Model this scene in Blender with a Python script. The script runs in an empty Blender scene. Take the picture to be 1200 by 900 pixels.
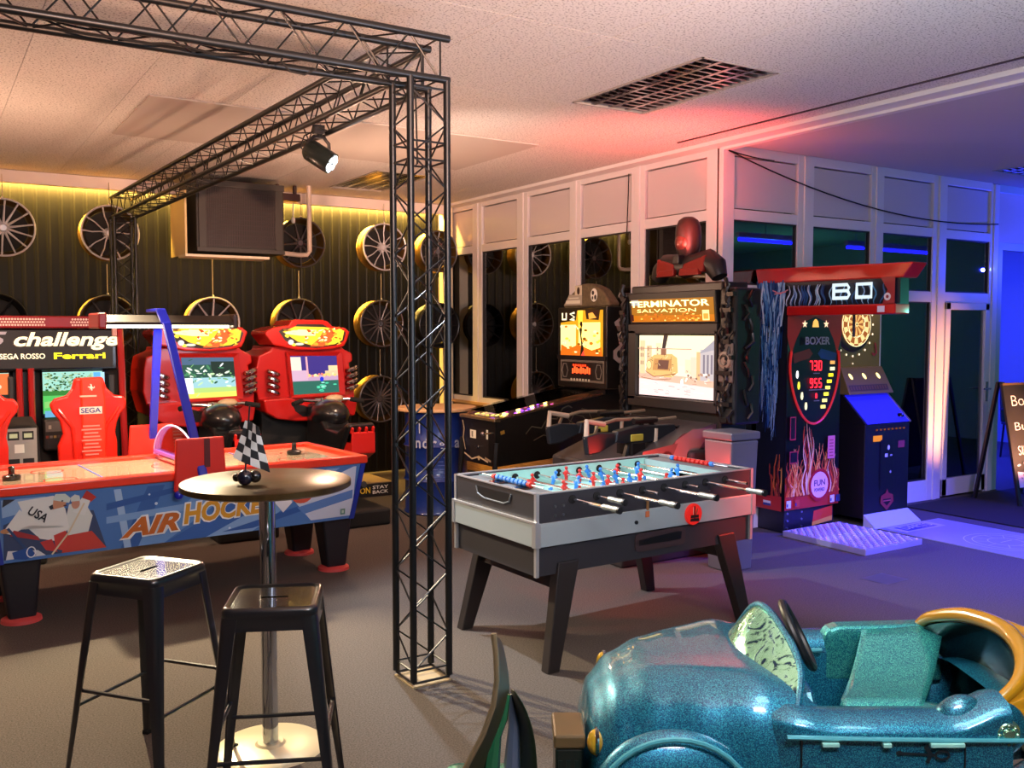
import bpy, bmesh, math, random
from math import sin, cos, pi, radians as R, sqrt, atan2
from mathutils import Vector, Matrix

random.seed(7)
SC = bpy.context.scene
COL = SC.collection

# ------------------------------------------------------------------ camera, world, exposure
YAW = R(32.4)
PITCH = math.atan(63 / 1094.0)
cam_d = bpy.data.cameras.new('camera')
cam_d.sensor_fit = 'HORIZONTAL'
cam_d.sensor_width = 36.0
cam_d.lens = 1094.0 / 1200.0 * 36.0
cam_d.clip_start = 0.05
cam_d.clip_end = 100
cam = bpy.data.objects.new('camera', cam_d)
cam.location = (0, 0, 1.65)
cam.rotation_euler = (pi / 2 - PITCH, 0, -YAW)
COL.objects.link(cam)
SC.camera = cam

world = bpy.data.worlds.new('world')
SC.world = world
world.use_nodes = True
world.node_tree.nodes['Background'].inputs[0].default_value = (0.05, 0.06, 0.10, 1)
world.node_tree.nodes['Background'].inputs[1].default_value = 0.3

SC.view_settings.view_transform = 'Standard'
SC.view_settings.look = 'None'
SC.view_settings.exposure = 0.25
SC.view_settings.gamma = 1.0
SC.view_settings.use_curve_mapping = False

def s2l(c):
    return tuple(((x / 12.92) if x <= 0.04045 else ((x + 0.055) / 1.055) ** 2.4) for x in c[:3])

def hexc(h):
    return s2l(tuple(int(h[i:i + 2], 16) / 255 for i in (0, 2, 4)))

def lamp(name, kind, loc, target, power, color, **kw):
    d = bpy.data.lights.new(name, kind)
    d.energy = power
    d.color = color
    for k, v in kw.items():
        setattr(d, k, v)
    o = bpy.data.objects.new(name, d)
    o.location = loc
    if target is not None:
        o.rotation_euler = (Vector(target) - Vector(loc)).to_track_quat('-Z', 'Y').to_euler()
    COL.objects.link(o)
    return o

# warm up-light from the left side of the hall: lights the ceiling, throws the truss shadows on it
lamp('uplight_warm', 'SPOT', (0.3, -2.2, 2.0), (1.5, 2.0, 3.65), 5200, (1.0, 0.54, 0.35), spot_size=R(46), spot_blend=0.75, shadow_soft_size=0.10)
lamp('ceiling_fill_back', 'POINT', (3.0, 7.0, 2.0), None, 62, (1.0, 0.60, 0.40), shadow_soft_size=0.06)  # this and the next: unseen points added to brighten the ceiling
lamp('ceiling_fill_left', 'POINT', (0.1, 6.9, 2.0), None, 62, (1.0, 0.58, 0.38), shadow_soft_size=0.06)
# unseen fill areas added to brighten the room and the ceiling
lamp('fill_front', 'AREA', (0.8, 0.0, 3.0), (3.2, 4.2, 0.0), 74, (0.84, 0.88, 1.0), shape='RECTANGLE', size=1.2, size_y=0.6)
lamp('ceiling_wash', 'AREA', (2.8, 1.6, 1.6), (3.2, 3.0, 3.15), 40, (0.78, 0.82, 1.0), shape='RECTANGLE', size=1.6, size_y=1.2)
# truss spots: one above the air hockey table shining towards the stools, one is the visible spotlight
lamp('spot_stools', 'SPOT', (0.95, 6.75, 2.74), (1.0, 3.3, 0.0), 900, (1.0, 0.82, 0.52), spot_size=R(62), spot_blend=0.6, shadow_soft_size=0.02)
lamp('spot_foosball', 'SPOT', (2.05, 5.02, 2.56), (3.4, 3.9, 0.2), 270, (0.76, 0.86, 1.0), spot_size=R(95), spot_blend=0.5, shadow_soft_size=0.03)
lamp('spot_games', 'SPOT', (0.6, 4.6, 2.7), (2.5, 8.2, 0.7), 130, (1.0, 0.72, 0.56), spot_size=R(48), spot_blend=1.0, shadow_soft_size=0.05)
lamp('spot_office', 'SPOT', (2.6, 5.4, 2.4), (5.4, 7.2, 2.6), 70, (1.0, 0.72, 0.60), spot_size=R(110), spot_blend=0.9, shadow_soft_size=0.1)
# red effect light at the foot of the shooting game and on the office frieze
lamp('red_effect', 'SPOT', (4.78, 5.15, 2.25), (4.95, 5.45, 3.15), 95, (1.0, 0.10, 0.07), spot_size=R(140), spot_blend=0.9, shadow_soft_size=0.1)
lamp('red_low', 'SPOT', (5.0, 2.9, 1.1), (4.0, 3.8, 0.62), 170, (1.0, 0.05, 0.03), spot_size=R(30), spot_blend=0.9, shadow_soft_size=0.06)
lamp('red_console', 'POINT', (4.35, 4.62, 0.7), None, 10, (1.0, 0.05, 0.03), shadow_soft_size=0.05)
lamp('door_orange', 'SPOT', (8.9, 3.9, 0.25), (8.5, 5.45, 1.0), 420, (1.0, 0.42, 0.22), spot_size=R(50), spot_blend=0.8, shadow_soft_size=0.05)
# blue part of the hall
lamp('teal_far', 'POINT', (11.5, 0.4, 1.9), None, 40, (0.15, 1.0, 0.75), shadow_soft_size=0.01)
lamp('blue_hall', 'SPOT', (11.2, 4.2, 2.4), (10.2, 5.4, 2.6), 300, (0.02, 0.03, 1.0), spot_size=R(80), spot_blend=0.9, shadow_soft_size=0.02)
lamp('blue_floor', 'SPOT', (8.4, 2.4, 2.95), (7.2, 3.7, 0.0), 2300, (0.03, 0.03, 1.0), spot_size=R(70), spot_blend=0.8, shadow_soft_size=0.15)
lamp('purple_spot', 'SPOT', (4.2, 1.2, 2.9), (6.0, 3.7, 0.0), 700, (0.36, 0.28, 1.0), spot_size=R(62), spot_blend=0.8, shadow_soft_size=0.06)
# lamp just above the kiddie rides
lamp('ride_light', 'AREA', (1.8, 0.9, 2.6), (2.0, 1.6, 0.6), 12, (0.5, 0.95, 0.95), shape='RECTANGLE', size=0.9, size_y=0.5)

# ------------------------------------------------------------------ materials
_mats = {}

def mat(name, hexcol='808080', rough=0.5, metal=0.0, emis=None, es=0.0, coat=0.0, noise=0.0, nscale=20.0,
        bump=0.0, bscale=80.0, alpha=None, spec=0.5, coatr=0.05, stretch=None):
    if name in _mats:
        return _mats[name]
    m = bpy.data.materials.new(name)
    m.use_nodes = True
    nt = m.node_tree
    b = nt.nodes['Principled BSDF']
    c = hexc(hexcol)
    b.inputs['Base Color'].default_value = (*c, 1)
    b.inputs['Roughness'].default_value = rough
    b.inputs['Metallic'].default_value = metal
    b.inputs['Specular IOR Level'].default_value = spec
    b.inputs['Coat Weight'].default_value = coat
    b.inputs['Coat Roughness'].default_value = coatr
    if emis:
        b.inputs['Emission Color'].default_value = (*hexc(emis), 1)
        b.inputs['Emission Strength'].default_value = es
    if alpha is not None:
        b.inputs['Alpha'].default_value = alpha
    if noise or bump:
        tc = nt.nodes.new('ShaderNodeTexCoord')
        src = tc.outputs['Object']
        if stretch:
            mp = nt.nodes.new('ShaderNodeMapping')
            mp.inputs['Scale'].default_value = stretch
            nt.links.new(src, mp.inputs['Vector'])
            src = mp.outputs['Vector']
    if noise:
        n = nt.nodes.new('ShaderNodeTexNoise')
        n.inputs['Scale'].default_value = nscale
        n.inputs['Detail'].default_value = 4
        nt.links.new(src, n.inputs['Vector'])
        r = nt.nodes.new('ShaderNodeValToRGB')
        r.color_ramp.elements[0].position = 0.3
        r.color_ramp.elements[1].position = 0.7
        r.color_ramp.elements[0].color = (*[x * (1 - noise) for x in c], 1)
        r.color_ramp.elements[1].color = (*[min(1, x * (1 + noise)) for x in c], 1)
        nt.links.new(n.outputs['Fac'], r.inputs['Fac'])
        nt.links.new(r.outputs['Color'], b.inputs['Base Color'])
    if bump:
        n2 = nt.nodes.new('ShaderNodeTexNoise')
        n2.inputs['Scale'].default_value = bscale
        n2.inputs['Detail'].default_value = 3
        nt.links.new(src, n2.inputs['Vector'])
        bp = nt.nodes.new('ShaderNodeBump')
        bp.inputs['Strength'].default_value = bump
        bp.inputs['Distance'].default_value = 0.01
        nt.links.new(n2.outputs['Fac'], bp.inputs['Height'])
        nt.links.new(bp.outputs['Normal'], b.inputs['Normal'])
    _mats[name] = m
    return m

def emit(hexcol, es=1.0):
    return mat('glow_%s_%s' % (hexcol, str(es).replace('.', '_')), '000000', rough=0.4, emis=hexcol, es=es, spec=0.2)

def flat(hexcol, rough=0.45):
    return mat('print_%s' % hexcol, hexcol, rough=rough)

def glitter(name, c1, c2, c3):
    """metal-flake paint: tiny cells of three tones with random tilt under a clear coat"""
    m = bpy.data.materials.new(name)
    m.use_nodes = True
    nt = m.node_tree
    b = nt.nodes['Principled BSDF']
    tc = nt.nodes.new('ShaderNodeTexCoord')
    v = nt.nodes.new('ShaderNodeTexVoronoi')
    v.inputs['Scale'].default_value = 620
    nt.links.new(tc.outputs['Object'], v.inputs['Vector'])
    sep = nt.nodes.new('ShaderNodeSeparateColor')
    nt.links.new(v.outputs['Color'], sep.inputs[0])
    r = nt.nodes.new('ShaderNodeValToRGB')
    e = r.color_ramp.elements
    e[0].position = 0.0
    e[0].color = (*hexc(c1), 1)
    e[1].position = 0.55
    e[1].color = (*hexc(c2), 1)
    x = e.new(0.93)
    x.color = (*hexc(c3), 1)
    nt.links.new(sep.outputs[0], r.inputs['Fac'])
    nt.links.new(r.outputs['Color'], b.inputs['Base Color'])
    bp = nt.nodes.new('ShaderNodeBump')
    bp.inputs['Strength'].default_value = 0.18
    bp.inputs['Distance'].default_value = 0.001
    nt.links.new(sep.outputs[1], bp.inputs['Height'])
    nt.links.new(bp.outputs['Normal'], b.inputs['Normal'])
    b.inputs['Metallic'].default_value = 0.55
    b.inputs['Roughness'].default_value = 0.38
    b.inputs['Coat Weight'].default_value = 1.0
    b.inputs['Coat Roughness'].default_value = 0.04
    return m

def pane_mat(name, tint, refl=0.16, clear=0.85):
    """window pane: see-through tinted glass with a mirror-like reflection that grows at grazing angles"""
    m = bpy.data.materials.new(name)
    m.use_nodes = True
    nt = m.node_tree
    nt.nodes.clear()
    out = nt.nodes.new('ShaderNodeOutputMaterial')
    mix = nt.nodes.new('ShaderNodeMixShader')
    tr = nt.nodes.new('ShaderNodeBsdfTransparent')
    tr.inputs[0].default_value = (*[clear * x for x in tint], 1)
    gl = nt.nodes.new('ShaderNodeBsdfGlossy')
    gl.inputs['Roughness'].default_value = 0.012
    gl.inputs['Color'].default_value = (0.95, 0.97, 1, 1)
    lw = nt.nodes.new('ShaderNodeFresnel')
    lw.inputs['IOR'].default_value = 1.0 + 6.0 * refl
    nt.links.new(lw.outputs[0], mix.inputs[0])
    nt.links.new(tr.outputs[0], mix.inputs[1])
    nt.links.new(gl.outputs[0], mix.inputs[2])
    nt.links.new(mix.outputs[0], out.inputs[0])
    return m

BLACK = mat('black_satin', '141416', rough=0.38)
BLACKG = mat('black_gloss', '0c0c0e', rough=0.18, coat=0.4)
BLACKM = mat('black_matte', '1a1817', rough=0.75)
DARK = mat('dark_grey_plastic', '2b2b2e', rough=0.5)
TRUSSM = mat('truss_black_powder_coat', '0c0f12', rough=0.35)
CHROME = mat('chrome', 'd8d8dc', rough=0.12, metal=1.0)
STEEL = mat('brushed_steel', 'b8b8ba', rough=0.3, metal=1.0)
WHITEP = mat('white_frame_paint', 'd9d0cf', rough=0.35, coat=0.2)
RED = mat('red_gloss', 'd01a12', rough=0.22, coat=0.6)
REDP = mat('red_plastic', 'e02a1c', rough=0.35)
DRED = mat('dark_red_gloss', 'a01410', rough=0.25, coat=0.5)
BLUE = mat('royal_blue_gloss', '0c1cb4', rough=0.3, coat=0.3)
RUBBER = mat('rubber', '101010', rough=0.9)
WOOD = mat('oak_wood', 'c9965a', rough=0.5, noise=0.25, nscale=6, stretch=(1, 1, 12))
WHITE = mat('white_plastic', 'd8d8d4', rough=0.4)

# ------------------------------------------------------------------ mesh builder
class MB:
    def __init__(self, off=(0, 0, 0)):
        self.v = []
        self.f = []
        self.mi = []
        self.cur = 0
        self.off = Vector(off)

    def add(self, verts, faces):
        n = len(self.v)
        self.v += [tuple(Vector(p) - self.off) for p in verts]
        self.f += [tuple(i + n for i in f) for f in faces]
        self.mi += [self.cur] * len(faces)
        return self

    def box(self, x0, x1, y0, y1, z0, z1, rz=0.0, pivot=None):
        vs = [(x0, y0, z0), (x1, y0, z0), (x1, y1, z0), (x0, y1, z0), (x0, y0, z1), (x1, y0, z1), (x1, y1, z1), (x0, y1, z1)]
        if rz:
            if pivot is None:
                pivot = ((x0 + x1) / 2, (y0 + y1) / 2)
            c, s = cos(rz), sin(rz)
            vs = [(pivot[0] + (x - pivot[0]) * c - (y - pivot[1]) * s, pivot[1] + (x - pivot[0]) * s + (y - pivot[1]) * c, z) for x, y, z in vs]
        return self.add(vs, [(0, 3, 2, 1), (4, 5, 6, 7), (0, 1, 5, 4), (1, 2, 6, 5), (2, 3, 7, 6), (3, 0, 4, 7)])

    def hexa(self, b, t):
        """box from 4 bottom + 4 top corners"""
        return self.add(list(b) + list(t), [(0, 3, 2, 1), (4, 5, 6, 7), (0, 1, 5, 4), (1, 2, 6, 5), (2, 3, 7, 6), (3, 0, 4, 7)])

    def bar(self, p0, p1, w, h, up=(0, 0, 1)):
        p0, p1 = Vector(p0), Vector(p1)
        d = (p1 - p0).normalized()
        u = Vector(up)
        s = d.cross(u)
        if s.length < 1e-4:
            s = d.cross(Vector((1, 0, 0)))
        s.normalize()
        u = s.cross(d).normalized()
        s = s * w / 2
        u = u * h / 2
        vs = [p0 - s - u, p0 + s - u, p0 + s + u, p0 - s + u, p1 - s - u, p1 + s - u, p1 + s + u, p1 - s + u]
        return self.add(vs, [(0, 3, 2, 1), (4, 5, 6, 7), (0, 1, 5, 4), (1, 2, 6, 5), (2, 3, 7, 6), (3, 0, 4, 7)])

    def cyl(self, p0, p1, r, n=12, r2=None, cap=True):
        p0, p1 = Vector(p0), Vector(p1)
        if r2 is None:
            r2 = r
        d = (p1 - p0).normalized()
        a = Vector((0, 0, 1)) if abs(d.z) < 0.9 else Vector((1, 0, 0))
        u = d.cross(a).normalized()
        w = d.cross(u)
        vs = []
        for i in range(n):
            t = 2 * pi * i / n
            e = u * cos(t) + w * sin(t)
            vs += [p0 + e * r, p1 + e * r2]
        fs = [(2 * i, 2 * i + 1, (2 * i + 3) % (2 * n), (2 * i + 2) % (2 * n)) for i in range(n)]
        if cap:
            fs.append(tuple(2 * i for i in range(n)))
            fs.append(tuple(2 * i + 1 for i in reversed(range(n))))
        return self.add(vs, fs)

    def tube(self, pts, r, n=8, closed=False, rs=None, flat=1.0):
        pts = [Vector(p) for p in pts]
        m = len(pts)
        vs = []
        prev = None
        for i, p in enumerate(pts):
            if closed:
                d = pts[(i + 1) % m] - pts[i - 1]
            else:
                d = pts[min(i + 1, m - 1)] - pts[max(i - 1, 0)]
            if d.length < 1e-9:
                d = Vector((0, 0, 1))
            d.normalize()
            if prev is None:
                a = Vector((0, 0, 1)) if abs(d.z) < 0.9 else Vector((1, 0, 0))
                u = d.cross(a).normalized()
            else:
                u = (prev - d * prev.dot(d))
                u = u.normalized() if u.length > 1e-6 else d.orthogonal().normalized()
            prev = u
            w = d.cross(u)
            rr = rs[i] if rs else r
            for k in range(n):
                t = 2 * pi * k / n
                vs.append(p + u * cos(t) * rr + w * sin(t) * rr * flat)
        fs = []
        lim = m if closed else m - 1
        for i in range(lim):
            j = (i + 1) % m
            for k in range(n):
                l = (k + 1) % n
                fs.append((i * n + k, i * n + l, j * n + l, j * n + k))
        if not closed:
            fs.append(tuple(reversed(range(n))))
            fs.append(tuple((m - 1) * n + k for k in range(n)))
        return self.add(vs, fs)

    def lathe(self, prof, c=(0, 0, 0), axis='z', n=24):
        """prof: list of (radius, height)"""
        vs = []
        for r, h in prof:
            for k in range(n):
                t = 2 * pi * k / n
                a, b = r * cos(t), r * sin(t)
                if axis == 'z':
                    p = (a, b, h)
                elif axis == 'y':
                    p = (a, h, b)
                else:
                    p = (h, a, b)
                vs.append((p[0] + c[0], p[1] + c[1], p[2] + c[2]))
        fs = []
        for i in range(len(prof) - 1):
            for k in range(n):
                l = (k + 1) % n
                q = (i * n + k, i * n + l, (i + 1) * n + l, (i + 1) * n + k)
                fs.append(q if axis != 'y' else q[::-1])
        m = len(prof) - 1
        loop = abs(prof[0][0] - prof[m][0]) < 1e-6 and abs(prof[0][1] - prof[m][1]) < 1e-6
        if prof[0][0] > 1e-5 and not loop:
            fs.append(tuple(reversed(range(n))))
        if prof[m][0] > 1e-5 and not loop:
            fs.append(tuple(m * n + k for k in range(n)))
        return self.add(vs, fs)

    def prism(self, poly, plane, a, b):
        """poly 2D list; plane 'xz' extrudes along y from a to b, 'yz' along x, 'xy' along z"""
        n = len(poly)
        def p(q, t):
            return {'xz': (q[0], t, q[1]), 'yz': (t, q[0], q[1]), 'xy': (q[0], q[1], t)}[plane]
        vs = [p(q, a) for q in poly] + [p(q, b) for q in poly]
        fs = [tuple(range(n)), tuple(reversed(range(n, 2 * n)))]
        for i in range(n):
            j = (i + 1) % n
            fs.append((i, i + n, j + n, j))
        return self.add(vs, fs)

    def grid(self, fn, nu, nv, closeu=False):
        vs = []
        for i in range(nu + 1):
            for j in range(nv + 1):
                vs.append(fn(i / nu, j / nv))
        fs = []
        for i in range(nu):
            for j in range(nv):
                a = i * (nv + 1) + j
                fs.append((a, a + nv + 1, a + nv + 2, a + 1))
        return self.add(vs, fs)

    def ball(self, c, rx, ry=None, rz=None, n=12, m=8):
        ry = ry or rx
        rz = rz or rx
        vs = []
        for i in range(m + 1):
            ph = pi * i / m
            for k in range(n):
                t = 2 * pi * k / n
                vs.append((c[0] + rx * sin(ph) * cos(t), c[1] + ry * sin(ph) * sin(t), c[2] + rz * cos(ph)))
        fs = []
        for i in range(m):
            for k in range(n):
                l = (k + 1) % n
                fs.append((i * n + k, (i + 1) * n + k, (i + 1) * n + l, i * n + l))
        return self.add(vs, fs)

    def build(self, name, mats, parent=None, smooth=False, bev=0.0, solid=0.0, subsurf=0, seg=2, angle=35):
        me = bpy.data.meshes.new(name)
        me.from_pydata(self.v, [], self.f)
        if not isinstance(mats, (list, tuple)):
            mats = [mats]
        for m in mats:
            me.materials.append(m)
        for p, i in zip(me.polygons, self.mi):
            p.material_index = min(i, len(mats) - 1)
        bm = bmesh.new()
        bm.from_mesh(me)
        if smooth:
            bmesh.ops.remove_doubles(bm, verts=bm.verts, dist=1e-5)
        bmesh.ops.recalc_face_normals(bm, faces=bm.faces)
        if smooth:
            for f in bm.faces:
                f.smooth = True
            if subsurf == 0:
                for e in bm.edges:
                    if len(e.link_faces) == 2 and e.calc_face_angle(0) > R(angle):
                        e.smooth = False
        bm.to_mesh(me)
        bm.free()
        o = bpy.data.objects.new(name, me)
        COL.objects.link(o)
        if parent is not None:
            o.parent = parent
        if solid:
            md = o.modifiers.new('solid', 'SOLIDIFY')
            md.thickness = solid
            md.offset = 0
        if bev:
            md = o.modifiers.new('bevel', 'BEVEL')
            md.width = bev
            md.segments = seg
            md.limit_method = 'ANGLE'
            md.angle_limit = R(40)
        if subsurf:
            md = o.modifiers.new('sub', 'SUBSURF')
            md.levels = subsurf
            md.render_levels = subsurf
        return o

def thing(name, label, cat, loc=(0, 0, 0), rz=0.0, group=None):
    o = bpy.data.objects.new(name, None)
    o.empty_display_size = 0.1
    o.location = loc
    o.rotation_euler = (0, 0, rz)
    o['label'] = label
    o['category'] = cat
    if group:
        o['group'] = group
    COL.objects.link(o)
    return o

def tag(o, label, cat, group=None):
    o['label'] = label
    o['category'] = cat
    if group:
        o['group'] = group
    return o

def struct(o):
    o['kind'] = 'structure'
    return o

def copy_tree(o, parent=None):
    c = o.copy()
    COL.objects.link(c)
    c.parent = parent
    for ch in o.children:
        copy_tree(ch, c)
    return c

class Art:
    """flat print on a surface: polygons stacked in hair-thin layers. u,v in metres along ex,ey; n = outward normal"""
    def __init__(self, o, ex, ey, n, name='artwork', step=0.0004):
        self.o, self.ex, self.ey, self.n = Vector(o), Vector(ex).normalized(), Vector(ey).normalized(), Vector(n).normalized()
        self.mb = MB()
        self.mats = []
        self.k = 0
        self.step = step
        self.name = name

    def _m(self, m):
        if isinstance(m, str):
            m = flat(m)
        if m not in self.mats:
            self.mats.append(m)
        self.mb.cur = self.mats.index(m)

    def poly(self, m, pts):
        self._m(m)
        self.k += 1
        h = self.n * (0.0012 + self.step * self.k)
        self.mb.add([self.o + self.ex * u + self.ey * v + h for u, v in pts], [tuple(range(len(pts)))])
        return self

    def rect(self, m, u0, v0, u1, v1):
        return self.poly(m, [(u0, v0), (u1, v0), (u1, v1), (u0, v1)])

    def ell(self, m, cu, cv, ru, rv=None, rot=0.0, n=18):
        rv = rv or ru
        c, s = cos(rot), sin(rot)
        return self.poly(m, [(cu + ru * cos(t) * c - rv * sin(t) * s, cv + ru * cos(t) * s + rv * sin(t) * c) for t in [2 * pi * i / n for i in range(n)]])

    def line(self, m, pts, w):
        self._m(m)
        self.k += 1
        h = self.n * (0.0012 + self.step * self.k)
        vs, fs = [], []
        for i, (u, v) in enumerate(pts):
            a = pts[max(i - 1, 0)]
            b = pts[min(i + 1, len(pts) - 1)]
            d = Vector((b[0] - a[0], b[1] - a[1]))
            d = d.normalized() if d.length > 0 else Vector((1, 0))
            ww = w[i] if isinstance(w, (list, tuple)) else w
            nx, ny = -d.y * ww / 2, d.x * ww / 2
            vs += [self.o + self.ex * (u + nx) + self.ey * (v + ny) + h, self.o + self.ex * (u - nx) + self.ey * (v - ny) + h]
        for i in range(len(pts) - 1):
            fs.append((2 * i, 2 * i + 1, 2 * i + 3, 2 * i + 2))
        self.mb.add(vs, fs)
        return self

    def done(self, parent, name=None):
        me = bpy.data.meshes.new(name or self.name)
        me.from_pydata(self.mb.v, [], self.mb.f)
        for m in self.mats:
            me.materials.append(m)
        for p, i in zip(me.polygons, self.mb.mi):
            p.material_index = i
        ob = bpy.data.objects.new(name or self.name, me)
        COL.objects.link(ob)
        ob.parent = parent
        return ob

    def text(self, s, m, cu, cv, w, h, parent, name='lettering', shear=0.0, off=0.0, rot=0.0, lift=0.0):
        if isinstance(m, str):
            m = flat(m)
        return text(s, m, self.o + self.n * (0.003 + lift), self.ex, self.ey, self.n, cu, cv, w, h, parent, name, shear, off, rot)

def text(s, m, o, ex, ey, n, cu, cv, w, h, parent, name='lettering', shear=0.0, off=0.0, rot=0.0, depth=0.0008):
    cu_ = bpy.data.curves.new(name, 'FONT')
    cu_.body = s
    cu_.size = 1.0
    cu_.offset = off
    cu_.shear = shear
    cu_.resolution_u = 3
    cu_.extrude = 0.0
    tmp = bpy.data.objects.new('tmp', cu_)
    COL.objects.link(tmp)
    dg = bpy.context.evaluated_depsgraph_get()
    me = bpy.data.meshes.new_from_object(tmp.evaluated_get(dg))
    bpy.data.objects.remove(tmp)
    bpy.data.curves.remove(cu_)
    xs = [v.co.x for v in me.vertices]
    ys = [v.co.y for v in me.vertices]
    x0, x1, y0, y1 = min(xs), max(xs), min(ys), max(ys)
    sx = w / max(1e-6, x1 - x0)
    sy = h / max(1e-6, y1 - y0)
    c, sn = cos(rot), sin(rot)
    ex, ey, n = Vector(ex).normalized(), Vector(ey).normalized(), Vector(n).normalized()
    for v in me.vertices:
        a = (v.co.x - (x0 + x1) / 2) * sx
        b = (v.co.y - (y0 + y1) / 2) * sy
        a, b = a * c - b * sn, a * sn + b * c
        v.co = Vector(o) + ex * (cu + a) + ey * (cv + b) + n * depth
    me.name = name
    me.materials.clear()
    me.materials.append(m)
    for p in me.polygons:
        p.material_index = 0
    ob = bpy.data.objects.new(name, me)
    COL.objects.link(ob)
    ob.parent = parent
    return ob

# ------------------------------------------------------------------ the setting
X0, X1, Y0, Y1, ZC = -2.6, 13.5, -4.0, 10.0, 3.13
CARPET = mat('carpet_charcoal', '5a534e', rough=0.95, noise=0.38, nscale=140, bump=0.35, bscale=260, spec=0.1)
struct(MB().box(X0, X1, Y0, Y1 + 0.4, -0.1, 0).build('floor', CARPET))

def board_mat():
    m = bpy.data.materials.new('perforated_ceiling_board')
    m.use_nodes = True
    nt = m.node_tree
    b = nt.nodes['Principled BSDF']
    b.inputs['Roughness'].default_value = 0.9
    tc = nt.nodes.new('ShaderNodeTexCoord')
    v = nt.nodes.new('ShaderNodeTexNoise')
    v.inputs['Scale'].default_value = 85
    v.inputs['Detail'].default_value = 2
    nt.links.new(tc.outputs['Object'], v.inputs['Vector'])
    r = nt.nodes.new('ShaderNodeValToRGB')
    r.color_ramp.elements[0].position = 0.36
    r.color_ramp.elements[0].color = (*hexc('8a8480'), 1)
    r.color_ramp.elements[1].position = 0.44
    r.color_ramp.elements[1].color = (*hexc('d2ccc6'), 1)
    nt.links.new(v.outputs['Fac'], r.inputs['Fac'])
    nt.links.new(r.outputs['Color'], b.inputs['Base Color'])
    return m

BOARD = board_mat()
ceil = struct(MB().box(X0, X1, Y0, Y1 + 0.4, ZC + 0.11, ZC + 0.2).build('ceiling', mat('ceiling_void', '6a6460', rough=0.9)))
PLAINC = mat('plain_ceiling_board', 'c4bdba', rough=0.85)

def ceil_boards():
    mods = {}
    xs = [0.53 + 0.62 * k for k in range(-5, 8)]
    for x in xs:
        rows = [Y0, -2.45, -1.2, 0.05, 1.3, 2.55, 3.8, 5.05, 6.3, 7.55, 8.8, Y1]
        lampcol = abs(x - 3.63) < 0.01
        if lampcol:
            rows = [Y0, -2.45, -1.2, 0.05, 1.3, 2.55, 3.8, 5.0, 6.3, 7.55, 8.07, 9.27, Y1]
        for a, b in zip(rows[:-1], rows[1:]):
            if lampcol and (abs(a - 3.8) < 0.01 or abs(a - 8.07) < 0.01):
                continue
            w = 0.62 if x + 0.62 < 5.28 else 5.29 - x
            if w < 0.05:
                continue
            k = (round(w, 3), round(b - a, 3))
            if k not in mods:
                o = MB().box(0.0015, w - 0.0015, 0.0015, b - a - 0.0015, 0, 0.012).build('ceiling_board', BOARD, ceil)
                mods[k] = o.data
            else:
                o = bpy.data.objects.new('ceiling_board', mods[k])
                COL.objects.link(o)
                o.parent = ceil
            o.location = (x, a, ZC)
ceil_boards()
# smooth boards on the other side of the trim, with the hole for the third light
for (a, b, c, d) in ((5.49, 8.47, Y0, 5.5), (9.07, X1, Y0, 5.5), (8.47, 9.07, Y0, 3.82), (8.47, 9.07, 5.02, 5.5), (X0, -2.57, Y0, Y1), (5.49, X1, 5.5, Y1 + .3)):
    MB().box(a, b, c, d, ZC, ZC + 0.012).build('ceiling_board', PLAINC, ceil)
MB().box(1.27, 4.22, 6.24, 7.6, ZC - 0.012, ZC - 0.0005).build('repair_board', mat('repair_board', 'b5aaa2', rough=0.8), ceil, bev=0.003)
struct(MB().box(5.29, 5.49, Y0, 9.78, ZC - 0.03, ZC + 0.005).box(5.43, 5.49, Y0, 5.43, ZC - 0.05, ZC - 0.03).build('trim_1', mat('trim_white', 'dcd6d4', rough=0.5)))
struct(MB().box(5.095, 5.112, Y0, 5.6, ZC - 0.008, ZC + 0.004).build('trim_2', mat('trim_dark', '3a2c30', rough=0.6)))

# back wall: black ribbed cladding
m = MB()
m.box(X0, 5.5, Y1, Y1 + 0.1, 0, ZC)
x = X0 + 0.05
while x < 5.46:
    m.add([(x - 0.022, Y1, 0), (x - 0.008, Y1 - 0.005, 0), (x + 0.008, Y1 - 0.005, 0), (x + 0.022, Y1, 0),
           (x - 0.022, Y1, ZC), (x - 0.008, Y1 - 0.005, ZC), (x + 0.008, Y1 - 0.005, ZC), (x + 0.022, Y1, ZC)],
          [(0, 1, 5, 4), (1, 2, 6, 5), (2, 3, 7, 6)])
    x += 0.11
CLAD = mat('black_cladding', '0a0908', rough=0.5, noise=0.25, nscale=3, stretch=(8, 1, 0.6), spec=0.22)
struct(m.build('wall_back', CLAD))
struct(MB().box(X0, 5.3, 9.82, 9.9, 3.015, 3.125).box(X0, 5.3, 9.9, 9.99, 3.10, 3.125).build('trim_3', mat('cornice_white', 'd8ccc8', rough=0.5)))
DIMW = mat('dim_wall_paint', '8c9a96', rough=0.8)
struct(MB().box(X0 - 0.1, X0, Y0, Y1, 0, ZC).build('wall_left', mat('left_wall_paint', '8a7a70', rough=0.8)))
struct(MB().box(X0, X1, Y0 - 0.1, Y0, 0, ZC).build('wall_front', DIMW))
struct(MB().box(X1, X1 + 0.1, Y0, Y1 + 0.3, 0, ZC).build('wall_right', DIMW))
OFFW = mat('office_dark_paint', '2a2c2c', rough=0.8)
struct(MB().box(5.5, 9.36, 10.0, 10.1, 0, ZC).build('wall_office_back', OFFW))
struct(MB().box(9.3, 9.36, 5.5, 10.0, 0, ZC).build('wall_office_side', OFFW))
struct(MB().box(9.36, X1, 8.2, 8.3, 0, ZC).build('wall_passage', mat('passage_wall', 'c8c8d0', rough=0.7)))
lamp('blue_passage', 'AREA', (10.6, 6.6, 2.9), (10.6, 7.9, 1.2), 420, (0.02, 0.03, 1.0), shape='RECTANGLE', size=1.4, size_y=0.4)

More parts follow.
